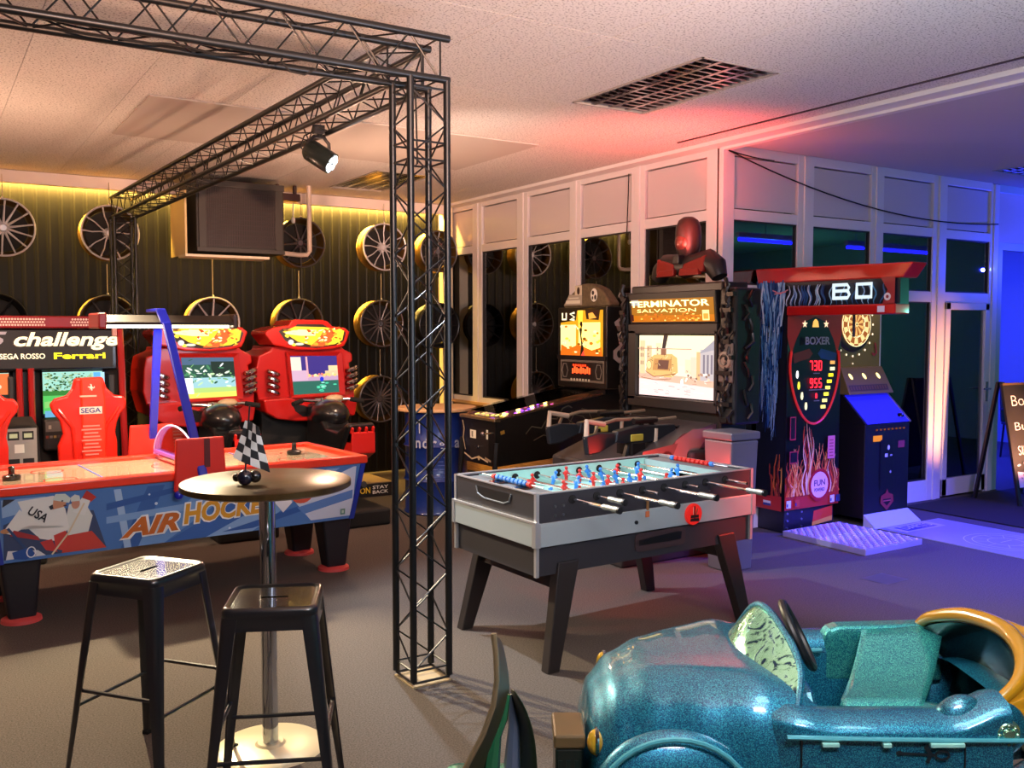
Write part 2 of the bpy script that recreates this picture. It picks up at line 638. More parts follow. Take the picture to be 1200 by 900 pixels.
# LED strip hidden behind the cornice (it is what lights the top of the black wall yellow)
led = tag(MB().box(X0 + 0.1, 5.28, 9.915, 9.93, 3.075, 3.095).build('led_strip', mat('led_yellow', '000000', emis='ffb028', es=60)),
          'yellow light strip tucked behind the cornice above the black ribbed wall', 'light strip')

lamp('led_strip_light', 'AREA', (1.4, 9.935, 3.07), (1.4, 9.99, 2.6), 520, (1.0, 0.62, 0.12), shape='RECTANGLE', size=7.6, size_y=0.02)
# office front: white frames, panes and panels
PANE = pane_mat('office_glass', (0.55, 0.62, 0.62), refl=0.22)
PANEL = mat('office_panel', 'c9bcbc', rough=0.28, coat=0.3)

PANE2 = pane_mat('office_glass_side', (0.35, 0.38, 0.4), refl=0.42)

def bay_left(n, y0, y1, zlo):
    w = bpy.data.objects.new('window_%d' % n, None)
    COL.objects.link(w)
    w['kind'] = 'structure'
    MB().box(5.464, 5.470, y0, y1, zlo, 2.54).build('pane', PANE2, w)
    MB().box(5.458, 5.475, y0 + 0.012, y1 - 0.012, 2.635, 3.04).build('panel', PANEL, w)
    f = MB()
    for a, b, z0, z1 in ((y0 - 0.001, y0 + 0.012, zlo, 2.54), (y1 - 0.012, y1 + 0.001, zlo, 2.54), (y0, y1, 2.53, 2.545), (y0, y1, zlo, zlo + 0.012)):
        f.box(5.448, 5.482, a, b, z0, z1)
    f.build('gasket', mat('gasket', '2a2424', rough=0.6), w)

for i, (a, b) in enumerate(((9.42, 9.97), (8.47, 9.21), (7.51, 8.26), (6.57, 7.33), (5.62, 6.38))):
    bay_left(i + 1, a, b, 0.88)
f = MB()
for a, b in ((5.475, 5.62), (6.38, 6.57), (7.33, 7.51), (8.26, 8.47), (9.21, 9.42), (9.97, 10.0)):
    f.box(5.435, 5.50, a, b, 0.82, 3.12)
    if 5.6 < a < 9.9:
        f.box(5.425, 5.44, (a + b) / 2 - 0.03, (a + b) / 2 + 0.03, 0.82, 3.12)
for z0, z1 in ((0.82, 0.88), (2.54, 2.625), (3.05, 3.13)):
    f.box(5.438, 5.497, 5.5, 10.0, z0, z1)
struct(f.build('trim_4', WHITEP, bev=0.004))
m = MB()
sill = struct(MB().box(5.40, 5.5, 5.55, 10.0, 0.795, 0.825).build('trim_5', mat('sill_wood', 'd0a26c', rough=0.4)))
wl = MB().box(5.47, 5.5, 5.5, 10.0, 0, 0.8).build('wall_office_left', mat('wood_backing', '6a4a2a', rough=0.7))
struct(wl)
me = None
for k in range(5):
    z = 0.0 + k * 0.158
    for (a, b) in ((5.5, 7.3), (7.3, 8.7), (8.7, 9.99)):
        MB().box(5.447, 5.47, a + 0.002, b - 0.002, z + 0.002, z + 0.156).build('plank', WOOD, wl, bev=0.003)

def bay_right(n, x0, x1, door=False):
    w = bpy.data.objects.new('window_%d' % n, None)
    COL.objects.link(w)
    w['kind'] = 'structure'
    MB().box(x0, x1, 5.458, 5.464, 2.02, 2.54).build('pane', PANE, w)
    MB().box(x0 + 0.012, x1 - 0.012, 5.452, 5.47, 2.635, 3.04).build('panel', PANEL, w)
    f = MB()
    for a, b, z0, z1 in ((x0 - 0.001, x0 + 0.012, 2.02, 2.54), (x1 - 0.012, x1 + 0.001, 2.02, 2.54), (x0, x1, 2.53, 2.545), (x0, x1, 2.02, 2.032)):
        f.box(a, b, 5.445, 5.478, z0, z1)
    if not door:
        MB().box(x0, x1, 5.458, 5.464, 0.2, 1.92).build('pane', PANE, w)
        for a, b, z0, z1 in ((x0 - 0.001, x0 + 0.012, .2, 1.92), (x1 - 0.012, x1 + 0.001, .2, 1.92), (x0, x1, 1.91, 1.925), (x0, x1, .2, .212)):
            f.box(a, b, 5.445, 5.478, z0, z1)
    f.build('gasket', mat('gasket', '2a2424', rough=0.6), w)

for i, (a, b, dr) in enumerate(((5.56, 6.31, 0), (6.51, 7.28, 0), (7.46, 8.21, 0), (8.43, 9.17, 1))):
    bay_right(i + 6, a, b, dr)
f = MB()
for a, b in ((5.435, 5.56), (6.31, 6.51), (7.28, 7.46), (8.21, 8.43), (9.17, 9.32)):
    f.box(a, b, 5.43, 5.50, 0, 3.12)
    if a > 6:
        f.box((a + b) / 2 - 0.03, (a + b) / 2 + 0.03, 5.418, 5.435, 0, 3.12)
for z0, z1 in ((1.92, 2.02), (2.54, 2.625), (3.05, 3.13)):
    f.box(5.5, 9.2, 5.433, 5.495, z0, z1)
f.box(5.5, 8.3, 5.433, 5.495, 0, 0.2)
struct(f.build('trim_6', WHITEP, bev=0.004))
# the glass door
dr = bpy.data.objects.new('door_1', None)
COL.objects.link(dr)
dr['kind'] = 'structure'
f = MB()
for a, b, z0, z1 in ((8.43, 8.51, 0.02, 1.92), (9.10, 9.17, 0.02, 1.92), (8.43, 9.17, 1.85, 1.92), (8.43, 9.17, 0.02, 0.19)):
    f.box(a, b, 5.415, 5.475, z0, z1)
f.build('door_frame', WHITEP, dr, bev=0.006)
MB().box(8.51, 9.10, 5.44, 5.447, 0.19, 1.85).build('pane', PANE, dr)
h = MB().box(9.125, 9.15, 5.395, 5.415, 0.93, 1.13).build('handle_plate', CHROME, dr)
MB().cyl((9.137, 5.39, 1.06), (9.137, 5.36, 1.06), 0.009).cyl((9.137, 5.365, 1.06), (9.03, 5.365, 1.06), 0.008).build('door_handle', CHROME, dr, smooth=True)
# passage opening: header, upper panel
f = MB().box(9.32, X1, 5.44, 5.50, 2.47, 2.55).box(9.32, 9.40, 5.43, 5.5, 0, 2.5).box(9.32, X1, 5.44, 5.5, 3.05, 3.13).box(10.35, 10.5, 5.43, 5.5, 2.5, 3.1)
struct(f.build('trim_7', mat('passage_frame', 'a9b8b0', rough=0.4), bev=0.004))
struct(MB().box(9.34, 10.35, 5.455, 5.48, 2.55, 3.05).build('wall_over_passage', PANEL))

# entrance mat, throw-line mat with its dart ring print, floor sticker
tag(MB().box(7.72, 9.6, 3.75, 5.34, 0.0, 0.012).build('entrance_mat', mat('coir_black', '17150f', rough=0.95, bump=0.5, bscale=200), bev=0.004),
    'black entrance mat lying in front of the glass door', 'mat')
t = thing('dart_mat', 'long blue-lit throwing mat with ring emblem on the floor before the dart machine', 'mat')
MB().box(6.68, 7.5, 2.3, 4.84, 0.0, 0.006).build('mat_sheet', mat('mat_rubber', '8a8a94', rough=0.5), t, bev=0.002)
a = Art((7.09, 4.0, 0.006), (1, 0, 0), (0, 1, 0), (0, 0, 1))
LM = 'c8c8d8'
for rr in (0.30, 0.24, 0.13):
    a.line(LM, [(rr * cos(q), rr * sin(q)) for q in [2 * pi * i / 28 for i in range(29)]], 0.008)
for k in range(10):
    q = 2 * pi * k / 10
    a.line(LM, [(0.13 * cos(q), 0.13 * sin(q)), (0.24 * cos(q), 0.24 * sin(q))], 0.006)
a.line(LM, [(-0.08, 0.0), (0.08, 0.0)], 0.01)
a.line(LM, [(-0.38, -0.6), (0.38, -0.6)], 0.012)
a.done(t, 'ring_emblem')
a = Art((7.0, 4.72, 0.006), (0, -1, 0), (1, 0, 0), (0, 0, 1))
a.rect('b0b0d0', -0.10, -0.27, 0.10, 0.27)
a.rect('46468a', -0.07, -0.2, 0.07, 0.2)
a.done(t, 'print_label')
text('DARTS', flat('e0e0f0'), (7.0, 4.72, 0.012), (1, 0, 0), (0, 1, 0), (0, 0, 1), 0, 0, 0.36, 0.09, t)
a = Art((5.37, 3.84, 0.0), (1, 0.05, 0), (-0.05, 1, 0), (0, 0, 1))
a.rect('504e54', -0.12, -0.1, 0.12, 0.1)
st = a.done(None, 'floor_sticker')
tag(st, 'pale worn sticker on the carpet between the foosball table and the ring-printed mat', 'sticker')

# ceiling lights: recessed louvre fixtures, switched off
LOUV = mat('louvre_aluminium', 'c8c4c8', rough=0.16, metal=1.0)
def ceiling_light(x, y, label, w=0.59, l=1.2, nx=4, ny=17):
    t = thing('ceiling_light', label, 'ceiling light', (x, y, ZC), 0, 'recessed louvre lights')
    z1 = 0.10
    f = MB()
    for a, b, c, d in ((0, w, 0, 0.012), (0, w, l - 0.012, l), (0, 0.012, 0, l), (w - 0.012, w, 0, l)):
        f.box(a, b, c, d, -0.004, z1)
    f.build('frame', mat('fixture_frame', '9a9490', rough=0.4), t)
    MB().box(0, w, 0, l, z1 - 0.005, z1).build('backplate', mat('fixture_back', '3a3438', rough=0.35, metal=0.6), t)
    lv = MB()
    for i in range(1, nx):
        xx = 0.012 + (w - 0.024) * i / nx
        lv.hexa([(xx - 0.014, 0.012, 0.0), (xx + 0.014, 0.012, 0), (xx + 0.014, l - 0.012, 0), (xx - 0.014, l - 0.012, 0)],
                [(xx - 0.002, 0.012, 0.05), (xx + 0.002, 0.012, 0.05), (xx + 0.002, l - 0.012, 0.05), (xx - 0.002, l - 0.012, 0.05)])
    o = lv.build('divider', LOUV, t)
    # one parabolic cross blade shape per cell, concave
    b = MB()
    for j in range(1, ny):
        yy = 0.012 + (l - 0.024) * j / ny
        b.hexa([(0.012, yy - 0.010, 0.001), (w - 0.012, yy - 0.010, 0.001), (w - 0.012, yy + 0.010, 0.001), (0.012, yy + 0.010, 0.001)],
               [(0.012, yy - 0.0015, 0.045), (w - 0.012, yy - 0.0015, 0.045), (w - 0.012, yy + 0.0015, 0.045), (0.012, yy + 0.0015, 0.045)])
    o = b.build('cross_blades', LOUV, t)
    o['kind'] = 'stuff'
    for i in range(nx):
        xx = 0.012 + (w - 0.024) * (i + 0.5) / nx
        if i % 2 == 0:
            MB().cyl((xx + 0.03, 0.03, 0.07), (xx + 0.03, l - 0.03, 0.07), 0.013, 8).build('tube', mat('unlit_tube', 'e8e0e0', rough=0.3), t, smooth=True)
    return t
ceiling_light(3.64, 3.80, 'large recessed louvre ceiling light nearest, right of the truss post')
ceiling_light(3.64, 8.07, 'recessed louvre ceiling light far back, partly behind the truss post near the black wall')
ceiling_light(8.475, 3.82, 'recessed louvre ceiling light cut by the right edge in the blue-lit part')

# black cable sagging along the office frieze, and short wires on the panel
def sag(p0, p1, dip, n=16):
    return [Vector(p0).lerp(Vector(p1), i / n) - Vector((0, 0, dip * 4 * (i / n) * (1 - i / n))) for i in range(n + 1)]
tag(MB().tube(sag((5.47, 5.40, 3.07), (9.25, 5.40, 2.72), 0.16), 0.006, 6).tube(sag((5.47, 5.41, 3.075), (6.0, 5.42, 3.045), 0.01, 6), 0.005, 6).build('cable', RUBBER, smooth=True),
    'thin black cable sagging across the white panels above the office door', 'cable')
tag(MB().tube([(5.42, 6.585, 3.05), (5.418, 6.59, 2.85), (5.42, 6.60, 2.68), (5.42, 6.61, 2.5)], 0.005, 6).build('hanging_wire', RUBBER, smooth=True),
    'short black wire hanging down the white panels left of the dark bust', 'wire')

# blue tubes: the fluorescents that flood the right of the hall with blue (seen mirrored in the office windows)
for k, (a, b, yy) in enumerate(((8.55, 9.55, 2.62), (10.6, 11.0, 2.62), (11.35, 12.6, 2.62))):
    t = thing('tube_light', ('blue tube light nearest the sagging cable, mirrored in the office windows', 'middle blue tube light of the row beyond the frame edge', 'farthest right blue tube light of the row on the ceiling')[k], 'tube light', ((a + b) / 2, yy, 2.86), 0, 'blue tube lights on the ceiling')
    MB().cyl((0, 0, 0), (0, 0, ZC - 2.86), 0.006, 6).build('suspension_rod', STEEL, t)
    l = (b - a) / 2
    MB().box(-l, l, -0.03, 0.03, -0.06, 0).build('housing', WHITE, t)
    MB().cyl((-l + 0.03, 0, -0.09), (l - 0.03, 0, -0.09), 0.022, 10).build('tube', emit('1414ff', 14), t, smooth=True)

# ------------------------------------------------------------------ lighting truss
truss = thing('lighting_truss', 'black lattice lighting truss gantry standing over the stools and running to the back wall', 'truss', (1.965, 3.905, 0))
_off = Vector((1.965, 3.905, 0))
_unit = MB().cyl((0, 0, 0), (0, 0, 1), 1.0, 6, cap=False).build('brace', TRUSSM, truss, smooth=True)
_unit_me = _unit.data
bpy.data.objects.remove(_unit)
_nb = [0]
_rest = MB(_off)

def brace(p0, p1, r=0.0042):
    p0, p1 = Vector(p0), Vector(p1)
    if _nb[0] < 290:
        _nb[0] += 1
        o = bpy.data.objects.new('brace', _unit_me)
        COL.objects.link(o)
        o.parent = truss
        d = p1 - p0
        q = Vector((0, 0, 1)).rotation_difference(d.normalized())
        o.rotation_mode = 'QUATERNION'
        o.rotation_quaternion = q
        o.location = p0 - _off
        o.scale = (r, r, d.length)
    else:
        _rest.cyl(p0, p1, r, 5, cap=False)

def truss_run(p0, p1, ex, ey, s=0.19, r=0.0165, pitch=0.15, faces=(0, 1, 2, 3), ring0=True, ring1=True, tint=TRUSSM):
    """square lattice run; ex, ey = unit vectors of the section"""
    p0, p1, ex, ey = Vector(p0), Vector(p1), Vector(ex).normalized(), Vector(ey).normalized()
    h = s / 2
    cor = [-ex * h - ey * h, ex * h - ey * h, ex * h + ey * h, -ex * h + ey * h]
    for c in cor:
        MB(_off).cyl(p0 + c, p1 + c, r, 14).build('chord', tint, truss, smooth=True)
    L = (p1 - p0).length
    n = max(2, round((L - 0.1) / pitch))
    d = (p1 - p0).normalized()
    for f in faces:
        a, b = cor[f], cor[(f + 1) % 4]
        for i in range(n):
            t0 = 0.05 + (L - 0.1) * i / n
            t1 = 0.05 + (L - 0.1) * (i + 1) / n
            q, w = (a, b) if (i + f) % 2 == 0 else (b, a)
            brace(p0 + d * t0 + q, p0 + d * t1 + w)
    for t, on in ((0.045, ring0), (L - 0.045, ring1)):
        if on:
            for f in range(4):
                brace(p0 + d * t + cor[f], p0 + d * t + cor[(f + 1) % 4], 0.005)

TOPZ, S = 2.97, 0.185
Zb = TOPZ - S / 2
X_, Y_, Z_ = (1, 0, 0), (0, 1, 0), (0, 0, 1)
cx, cy = 1.972, 3.90
truss_run((cx, cy, 0.03), (cx, cy, TOPZ - S + 0.0), X_, Y_, s=S)
truss_run((cx + S / 2 + 0.012, cy, Zb), (-1.9, cy, Zb), Y_, Z_, s=S)
fx, fy, fz = 1.665, 9.5, Zb - 0.07
truss_run((cx, cy + S / 2, Zb), (fx, fy + 0.09, fz), X_, Z_, s=S)
truss_run((fx, fy, 0.03), (fx, fy, fz - S / 2), X_, Y_, s=S)
truss_run((-1.9, cy, 0.03), (-1.9, cy, Zb - S / 2), X_, Y_, s=S)
# extra ring in the post where two sections are bolted together
for z in (2.42, 2.50):
    for a, b in (((-1, -1), (1, -1)), ((1, -1), (1, 1)), ((1, 1), (-1, 1)), ((-1, 1), (-1, -1))):
        _rest.cyl((cx + a[0] * S / 2, cy + a[1] * S / 2, z), (cx + b[0] * S / 2, cy + b[1] * S / 2, z), 0.005, 6)
for a, b in (((-1, -1), (1, -1)), ((1, -1), (1, 1)), ((1, 1), (-1, 1)), ((-1, 1), (-1, -1))):
    _rest.cyl((cx + a[0] * S / 2, cy + a[1] * S / 2, 0.02), (cx + b[0] * S / 2, cy + b[1] * S / 2, 0.02), 0.006, 6)
o = _rest.build('far_braces', TRUSSM, truss, smooth=True)
o['kind'] = 'stuff'
MB(_off).box(cx - .1, cx + .1, cy - .1, cy + .1, 0, 0.006).build('foot_plate', mat('foot_plate_tan', 'a89472', rough=0.6), truss)
# wires draped along the front beam
m = MB()
pts = []
for i in range(46):
    x = 1.9 - i * 0.07
    pts.append((x, 3.86 + 0.02 * sin(i * 1.7), TOPZ - S + 0.012 - 0.018 * abs(sin(i * 0.42))))
m.tube(pts, 0.0045, 6)
m.tube([(p[0], p[1] + 0.03, p[2] + 0.02 * sin(k * 0.3)) for k, p in enumerate(pts)], 0.0045, 6)
m.tube([(1.32, 3.84, 2.81), (1.30, 3.83, 2.76), (1.335, 3.83, 2.725), (1.40, 3.83, 2.72), (1.45, 3.83, 2.75), (1.47, 3.84, 2.80)], 0.004, 6)
tag(m.build('power_cable', RUBBER, smooth=True), 'black power cables draped along the front beam of the truss', 'cable')
m = MB().tube([(1.93, 3.93, 2.80), (1.92, 3.92, 2.6), (1.925, 3.93, 2.45), (1.95, 3.93, 2.40), (1.975, 3.93, 2.42), (1.965, 3.92, 2.65), (1.96, 3.92, 2.80)], 0.004, 6)
tag(m.build('cable_loop', RUBBER, smooth=True), 'loop of black cable hanging inside the top of the near truss post', 'cable')

# spotlight clamped under the side beam
t = thing('spotlight', 'small black spotlight with six white LEDs clamped under the side beam of the truss', 'spotlight', (1.95, 5.12, 2.79))
MB().tube([(0, 0, 0.02), (0.02, 0, -0.01), (0, 0, -0.04)], 0.016, 8).box(-0.03, 0.03, -0.02, 0.02, -0.03, 0.02).build('clamp', BLACK, t)
MB().tube([(-0.065, 0.0, -0.17), (-0.06, 0, -0.08), (-0.03, 0, -0.045), (0.03, 0, -0.045), (0.06, 0, -0.08), (0.065, 0, -0.17)], 0.010, 6).build('yoke', BLACK, t, smooth=True)
ax = Vector((0.62, -0.52, -0.52)).normalized()
c0 = Vector((0, 0, -0.15))
MB().cyl(c0 - ax * 0.06, c0 + ax * 0.09, 0.062, 20).cyl(c0 - ax * 0.085, c0 - ax * 0.06, 0.045, 20, r2=0.062).build('housing', mat('spot_shell', '1a211f', rough=0.3), t, smooth=True)
for k in range(6):
    q = 2 * pi * k / 6
    u = ax.orthogonal().normalized()
    w = ax.cross(u)
    p = c0 + ax * 0.091 + (u * cos(q) + w * sin(q)) * 0.036
    MB().cyl(p, p + ax * 0.004, 0.016, 10).build('led_lens', emit('e8f6ff', 14), t)
MB().tube([(-0.06, 0.03, -0.15), (-0.09, 0.05, -0.1), (-0.07, 0.04, -0.04), (0, 0, 0.0)], 0.004, 6).build('lead', RUBBER, t, smooth=True)

# ------------------------------------------------------------------ alloy wheels on the black wall
BRONZE = mat('wheel_barrel_bronze', '86683a', rough=0.35, metal=0.8)
SILV = mat('wheel_silver', 'd8d4d6', rough=0.35, metal=0.35)
GREY = mat('wheel_gunmetal', '6a6668', rough=0.35, metal=0.7)
BLKW = mat('wheel_black', '26262a', rough=0.3, metal=0.5)

def wheel(x, z, label, style='multi', n=10, face=SILV, rad=0.262, depth=0.20, cord=0.0, rot=0.0, lean=0.0, barrel=BRONZE, y=9.70):
    t = thing('alloy_wheel', label, 'wheel', (x, y, z), 0, 'alloy wheels on the black wall')
    t.rotation_euler = (0, 0, lean)
    pr = [(rad - 0.012, 0.0), (rad, 0.004), (rad + 0.004, 0.012), (rad - 0.014, 0.03), (rad - 0.03, 0.06), (rad - 0.035, depth - 0.04), (rad - 0.012, depth - 0.02), (rad, depth), (rad - 0.012, depth), (rad - 0.045, depth - 0.04), (rad - 0.042, 0.06), (rad - 0.022, 0.02), (rad - 0.012, 0.0)]
    MB().lathe(pr, axis='y', n=36).build('barrel', barrel, t, smooth=True, angle=60)
    MB().tube([(rad * 0.985 * cos(q), -0.002, rad * 0.985 * sin(q)) for q in [2 * pi * i / 40 for i in range(40)]], 0.010, 6, closed=True).build('rim_lip', face, t, smooth=True)
    for k in range(n):
        q = 2 * pi * k / n + rot
        sp = MB()
        def pt(r, a, yy):
            return (r * cos(a), yy, r * sin(a))
        if style == 'multi':
            sp.tube([pt(0.04, q, 0.045), pt(0.11, q, 0.035), pt(0.18, q + .0, 0.018), pt(rad - 0.015, q, 0.006)], 0.008, 6, rs=[0.013, 0.010, 0.008, 0.009])
        elif style == 'split':
            for s in (-1, 1):
                sp.tube([pt(0.03, q, 0.045), pt(0.09, q + s * 0.20, 0.035), pt(0.16, q + s * .30, 0.02), pt(rad - 0.015, q + s * 0.27, 0.006)], 0.007, 6, rs=[0.010, 0.006, 0.006, 0.009])
        else:
            sp.tube([pt(0.03, q, 0.045), pt(0.12, q, 0.03)], 0.014, 6)
            for s in (-1, 1):
                sp.tube([pt(0.11, q, 0.032), pt(0.17, q + s * .09, 0.02), pt(rad - 0.015, q + s * 0.17, 0.006)], 0.008, 6)
        sp.build('spoke', face, t, smooth=True)
    MB().lathe([(0.0, 0.028), (0.028, 0.028), (0.034, 0.034), (0.05, 0.05), (0.055, 0.09)], axis='y', n=18).build('hub', face, t, smooth=True)
    MB().cyl((0, 0.11, 0), (0, 0.115, 0), rad - 0.05, 24).cyl((0, 0.11, 0), (0, y and 0.30, 0), 0.02, 8).build('backing_disc', BLACKM, t)
    if cord:
        MB().cyl((0, 0.02, rad), (0, 0.02, rad + cord), 0.0035, 6).build('cord', mat('white_cord', 'b8a890', rough=0.7), t)
        MB().ball((0, 0.01, rad + 0.012), 0.012, n=8, m=6).build('hook', STEEL, t, smooth=True)
    return t
rows = (2.585, 1.725, 0.872)
wheel(0.68, rows[0], 'silver wheel with ten paired thin spokes, far left of the top row', 'multi', 14, SILV, cord=0.22, rot=0.15)
wheel(1.585, rows[0], 'silver wheel with split curved spokes behind the far truss post, top row', 'split', 5, SILV, cord=0.22, rot=0.3)
wheel(3.49, rows[0], 'dark-spoked wheel half covered by the white pipe, top row right of the heater', 'multi', 9, GREY, cord=0.22, rot=0.5)
wheel(4.46, rows[0], 'silver wheel with split spokes beside the near truss post, top row', 'split', 6, SILV, cord=0.22, rot=0.25)
wheel(0.60, rows[1], 'dark wheel above the header sign of the racing twin, far left of the second row', 'multi', 8, BLKW, cord=0.3, rot=0.2, barrel=BLKW)
wheel(1.55, rows[1], 'wheel with brassy rim behind the foot of the far truss post, second row', 'multi', 8, GREY, cord=0.3, rot=0.6)
wheel(2.55, rows[1], 'thin-spoked bright rim rising behind the left motorbike game', 'multi', 9, SILV, cord=0.5, rot=0.15)
wheel(3.46, rows[1], 'brass-edged wheel rising behind the right motorbike game', 'multi', 10, GREY, cord=0.3, rot=0.1)
wheel(4.42, rows[1], 'grey multi-spoke wheel left of the near truss post, second row', 'multi', 16, GREY, cord=0.3, rot=0.1)
wheel(4.40, rows[2], 'grey mesh wheel low on the wall beside the blue drum', 'multi', 18, GREY, cord=0.3, rot=0.0)
wheel(5.15, rows[1] - 0.02, 'dark wheel hanging between the truss post and the office corner post', 'multi', 10, BLKW, cord=0.3, barrel=BLKW)
wheel(5.15, rows[0] - 0.02, 'small-looking dark wheel at the top beside the lit corner post', 'split', 5, GREY, rad=0.24, cord=0.22)

struct(MB().box(5.30, 5.42, 9.86, 9.99, 0, ZC).build('trim_8', mat('corner_post', 'e0cfae', rough=0.4), bev=0.005))

# ------------------------------------------------------------------ heater, pipes, valves
t = thing('heater', 'wide black fan heater with a fine grille hung high on the black wall', 'heater', (2.64, 9.0, 2.36))
MB().box(-0.42, 0.42, 0.0, 0.62, 0.03, 0.70).build('body', mat('heater_body', '1d1a18', rough=0.5), t, bev=0.008)
MB().box(-0.40, -0.33, -0.02, 0.0, 0.06, 0.66).box(0.33, 0.40, -0.02, 0.0, 0.06, 0.66).box(-0.42, 0.42, -0.025, 0.0, 0.64, 0.70).box(-0.42, 0.42, -0.025, 0.0, 0.03, 0.07).build('frame', mat('heater_frame', '2e2924', rough=0.45), t, bev=0.003)
for k in range(11):
    z = 0.095 + k * 0.049
    MB().box(-0.33, 0.33, -0.018, -0.004, z, z + 0.012).build('louvre', mat('louvre_grey', '332b2c', rough=0.4, metal=0.5), t)
g = MB()
for k in range(40):
    xx = -0.325 + k * 0.65 / 39
    g.box(xx - 0.002, xx + 0.002, -0.022, -0.018, 0.08, 0.64)
o = g.build('grille_wires', mat('grille_wire', '584c4c', rough=0.35, metal=0.7), t)
o['kind'] = 'stuff'
MB().box(-0.52, -0.5, 0.02, 0.60, 0.0, 0.60).box(-0.50, -0.44, 0.58, 0.60, 0.02, 0.6).build('side_duct', mat('duct_cream', 'dcc48a', rough=0.4), t, bev=0.003)
MB().box(-0.52, 0.28, 0.02, 0.3, -0.02, 0.005).build('drip_tray', mat('tray_cream', 'e8dcc0', rough=0.4), t, bev=0.003)
PIPE = mat('pipe_paint', 'c9b7a8', rough=0.4)
t = thing('heating_pipe', 'cream painted heating pipe bending up to the ceiling in front of a wheel', 'pipe', (3.3, 9.3, 2.42))
MB().tube([(-0.30, 0, 0.02), (0.02, 0, 0.0), (0.10, 0, 0.005), (0.13, 0, 0.04), (0.13, 0, 0.71)], 0.024, 10).build('pipe_run', PIPE, t, smooth=True)
MB().cyl((-0.22, 0, 0.015), (-0.15, 0, 0.012), 0.034, 10).cyl((-0.32, 0, 0.02), (-0.27, 0, 0.02), 0.034, 10).build('valve', mat('brass_valve', '9a7a52', rough=0.4, metal=0.7), t, smooth=True)
for k, dx in enumerate((0, 0.13)):
    t = thing('pull_weight', ('left of the two small white pull weights hanging right of the heater', 'right of the two small white pull weights hanging right of the heater')[k], 'weight', (3.13 + dx, 9.3, 2.78), 0, 'pull weights')
    MB().cyl((0, 0, 0.0), (0, 0, 0.17), 0.006, 6).build('cord', WHITE, t)
    MB().ball((0, 0, -0.01), 0.022, 0.022, 0.035, 10, 8).build('weight', WHITE, t, smooth=True)
tag(MB().box(3.06, 3.32, 9.24, 9.36, 2.955, 3.03).cyl((3.1, 9.3, 3.0), (3.1, 9.3, 3.12), 0.02).cyl((3.28, 9.3, 3.0), (3.28, 9.3, 3.12), 0.02).build('valve_block', mat('valve_dark', '3a1d18', rough=0.4), bev=0.01),
    'dark red valve block on the pipes beside the heater top', 'valve')

# ------------------------------------------------------------------ air hockey table
AR = R(4.3)
ah = thing('air_hockey_table', 'long red-railed air hockey table with blue ice-hockey print on its side', 'air hockey table', (0.27, 5.70, 0), AR)
LT, WT, HT = 2.30, 0.97, 0.80
b0, b1 = 0.37, 0.745
MB().hexa([(0.06, 0.06, b0), (LT - 0.09, 0.06, b0), (LT - 0.09, WT - 0.06, b0), (0.06, WT - 0.06, b0)],
          [(0.02, 0.02, b1), (LT - 0.02, 0.02, b1), (LT - 0.02, WT - 0.02, b1), (0.02, WT - 0.02, b1)]).build('cabinet', mat('hockey_cabinet_blue', '5f83b8', rough=0.4), ah)
for sx in (0, 1):
    for sy in (0, 1):
        xb, xt = (0.055, 0.012) if sx == 0 else (LT - 0.085, LT - 0.012)
        yb, yt = (0.052, 0.012) if sy == 0 else (WT - 0.052, WT - 0.012)
        d = 0.035 * (1 if sx == 0 else -1)
        e = 0.03 * (1 if sy == 0 else -1)
        MB().hexa([(xb, yb, b0 - 0.004), (xb + d, yb, b0 - 0.004), (xb + d, yb + e, b0 - 0.004), (xb, yb + e, b0 - 0.004)],
                  [(xt, yt, b1), (xt + d, yt, b1), (xt + d, yt + e, b1), (xt, yt + e, b1)]).build('corner_trim', mat('navy_corner', '1430a0', rough=0.35, coat=0.3), ah)
RAIL = mat('red_rail', 'ee3a20', rough=0.3, coat=0.4)
m = MB()
m.box(0, LT, 0, 0.075, b1, HT).box(0, LT, WT - 0.075, WT, b1, HT)
m.build('side_rail', RAIL, ah, bev=0.012, seg=3)
MB().box(0, 0.07, 0.075, WT - 0.075, b1, HT).build('end_rail', RAIL, ah, bev=0.012, seg=3)
MB().box(LT - 0.07, LT, 0.075, WT - 0.075, b1, HT).build('end_rail', RAIL, ah, bev=0.012, seg=3)
MB().box(0.05, LT - 0.05, 0.06, WT - 0.06, b1 - 0.02, HT - 0.028).build('playfield', mat('playfield_white', 'cdb796', rough=0.12, coat=0.6), ah)
a = Art((LT / 2, WT / 2, HT - 0.028), X_, Y_, Z_)
a.rect('c83a30', -0.01, -0.40, 0.01, 0.40)
for s in (-1, 1):
    a.rect('5a7ac8', s * 0.5 - 0.006, -0.40, s * 0.5 + 0.006, 0.40)
    for q in (-0.2, 0.2):
        a.line('d04a3a', [(s * 0.72 + 0.09 * cos(w), q + 0.09 * sin(w)) for w in [2 * pi * i / 20 for i in range(21)]], 0.008)
a.line('d04a3a', [(0.14 * cos(w), 0.14 * sin(w)) for w in [2 * pi * i / 24 for i in range(25)]], 0.008)
a.done(ah, 'rink_markings')
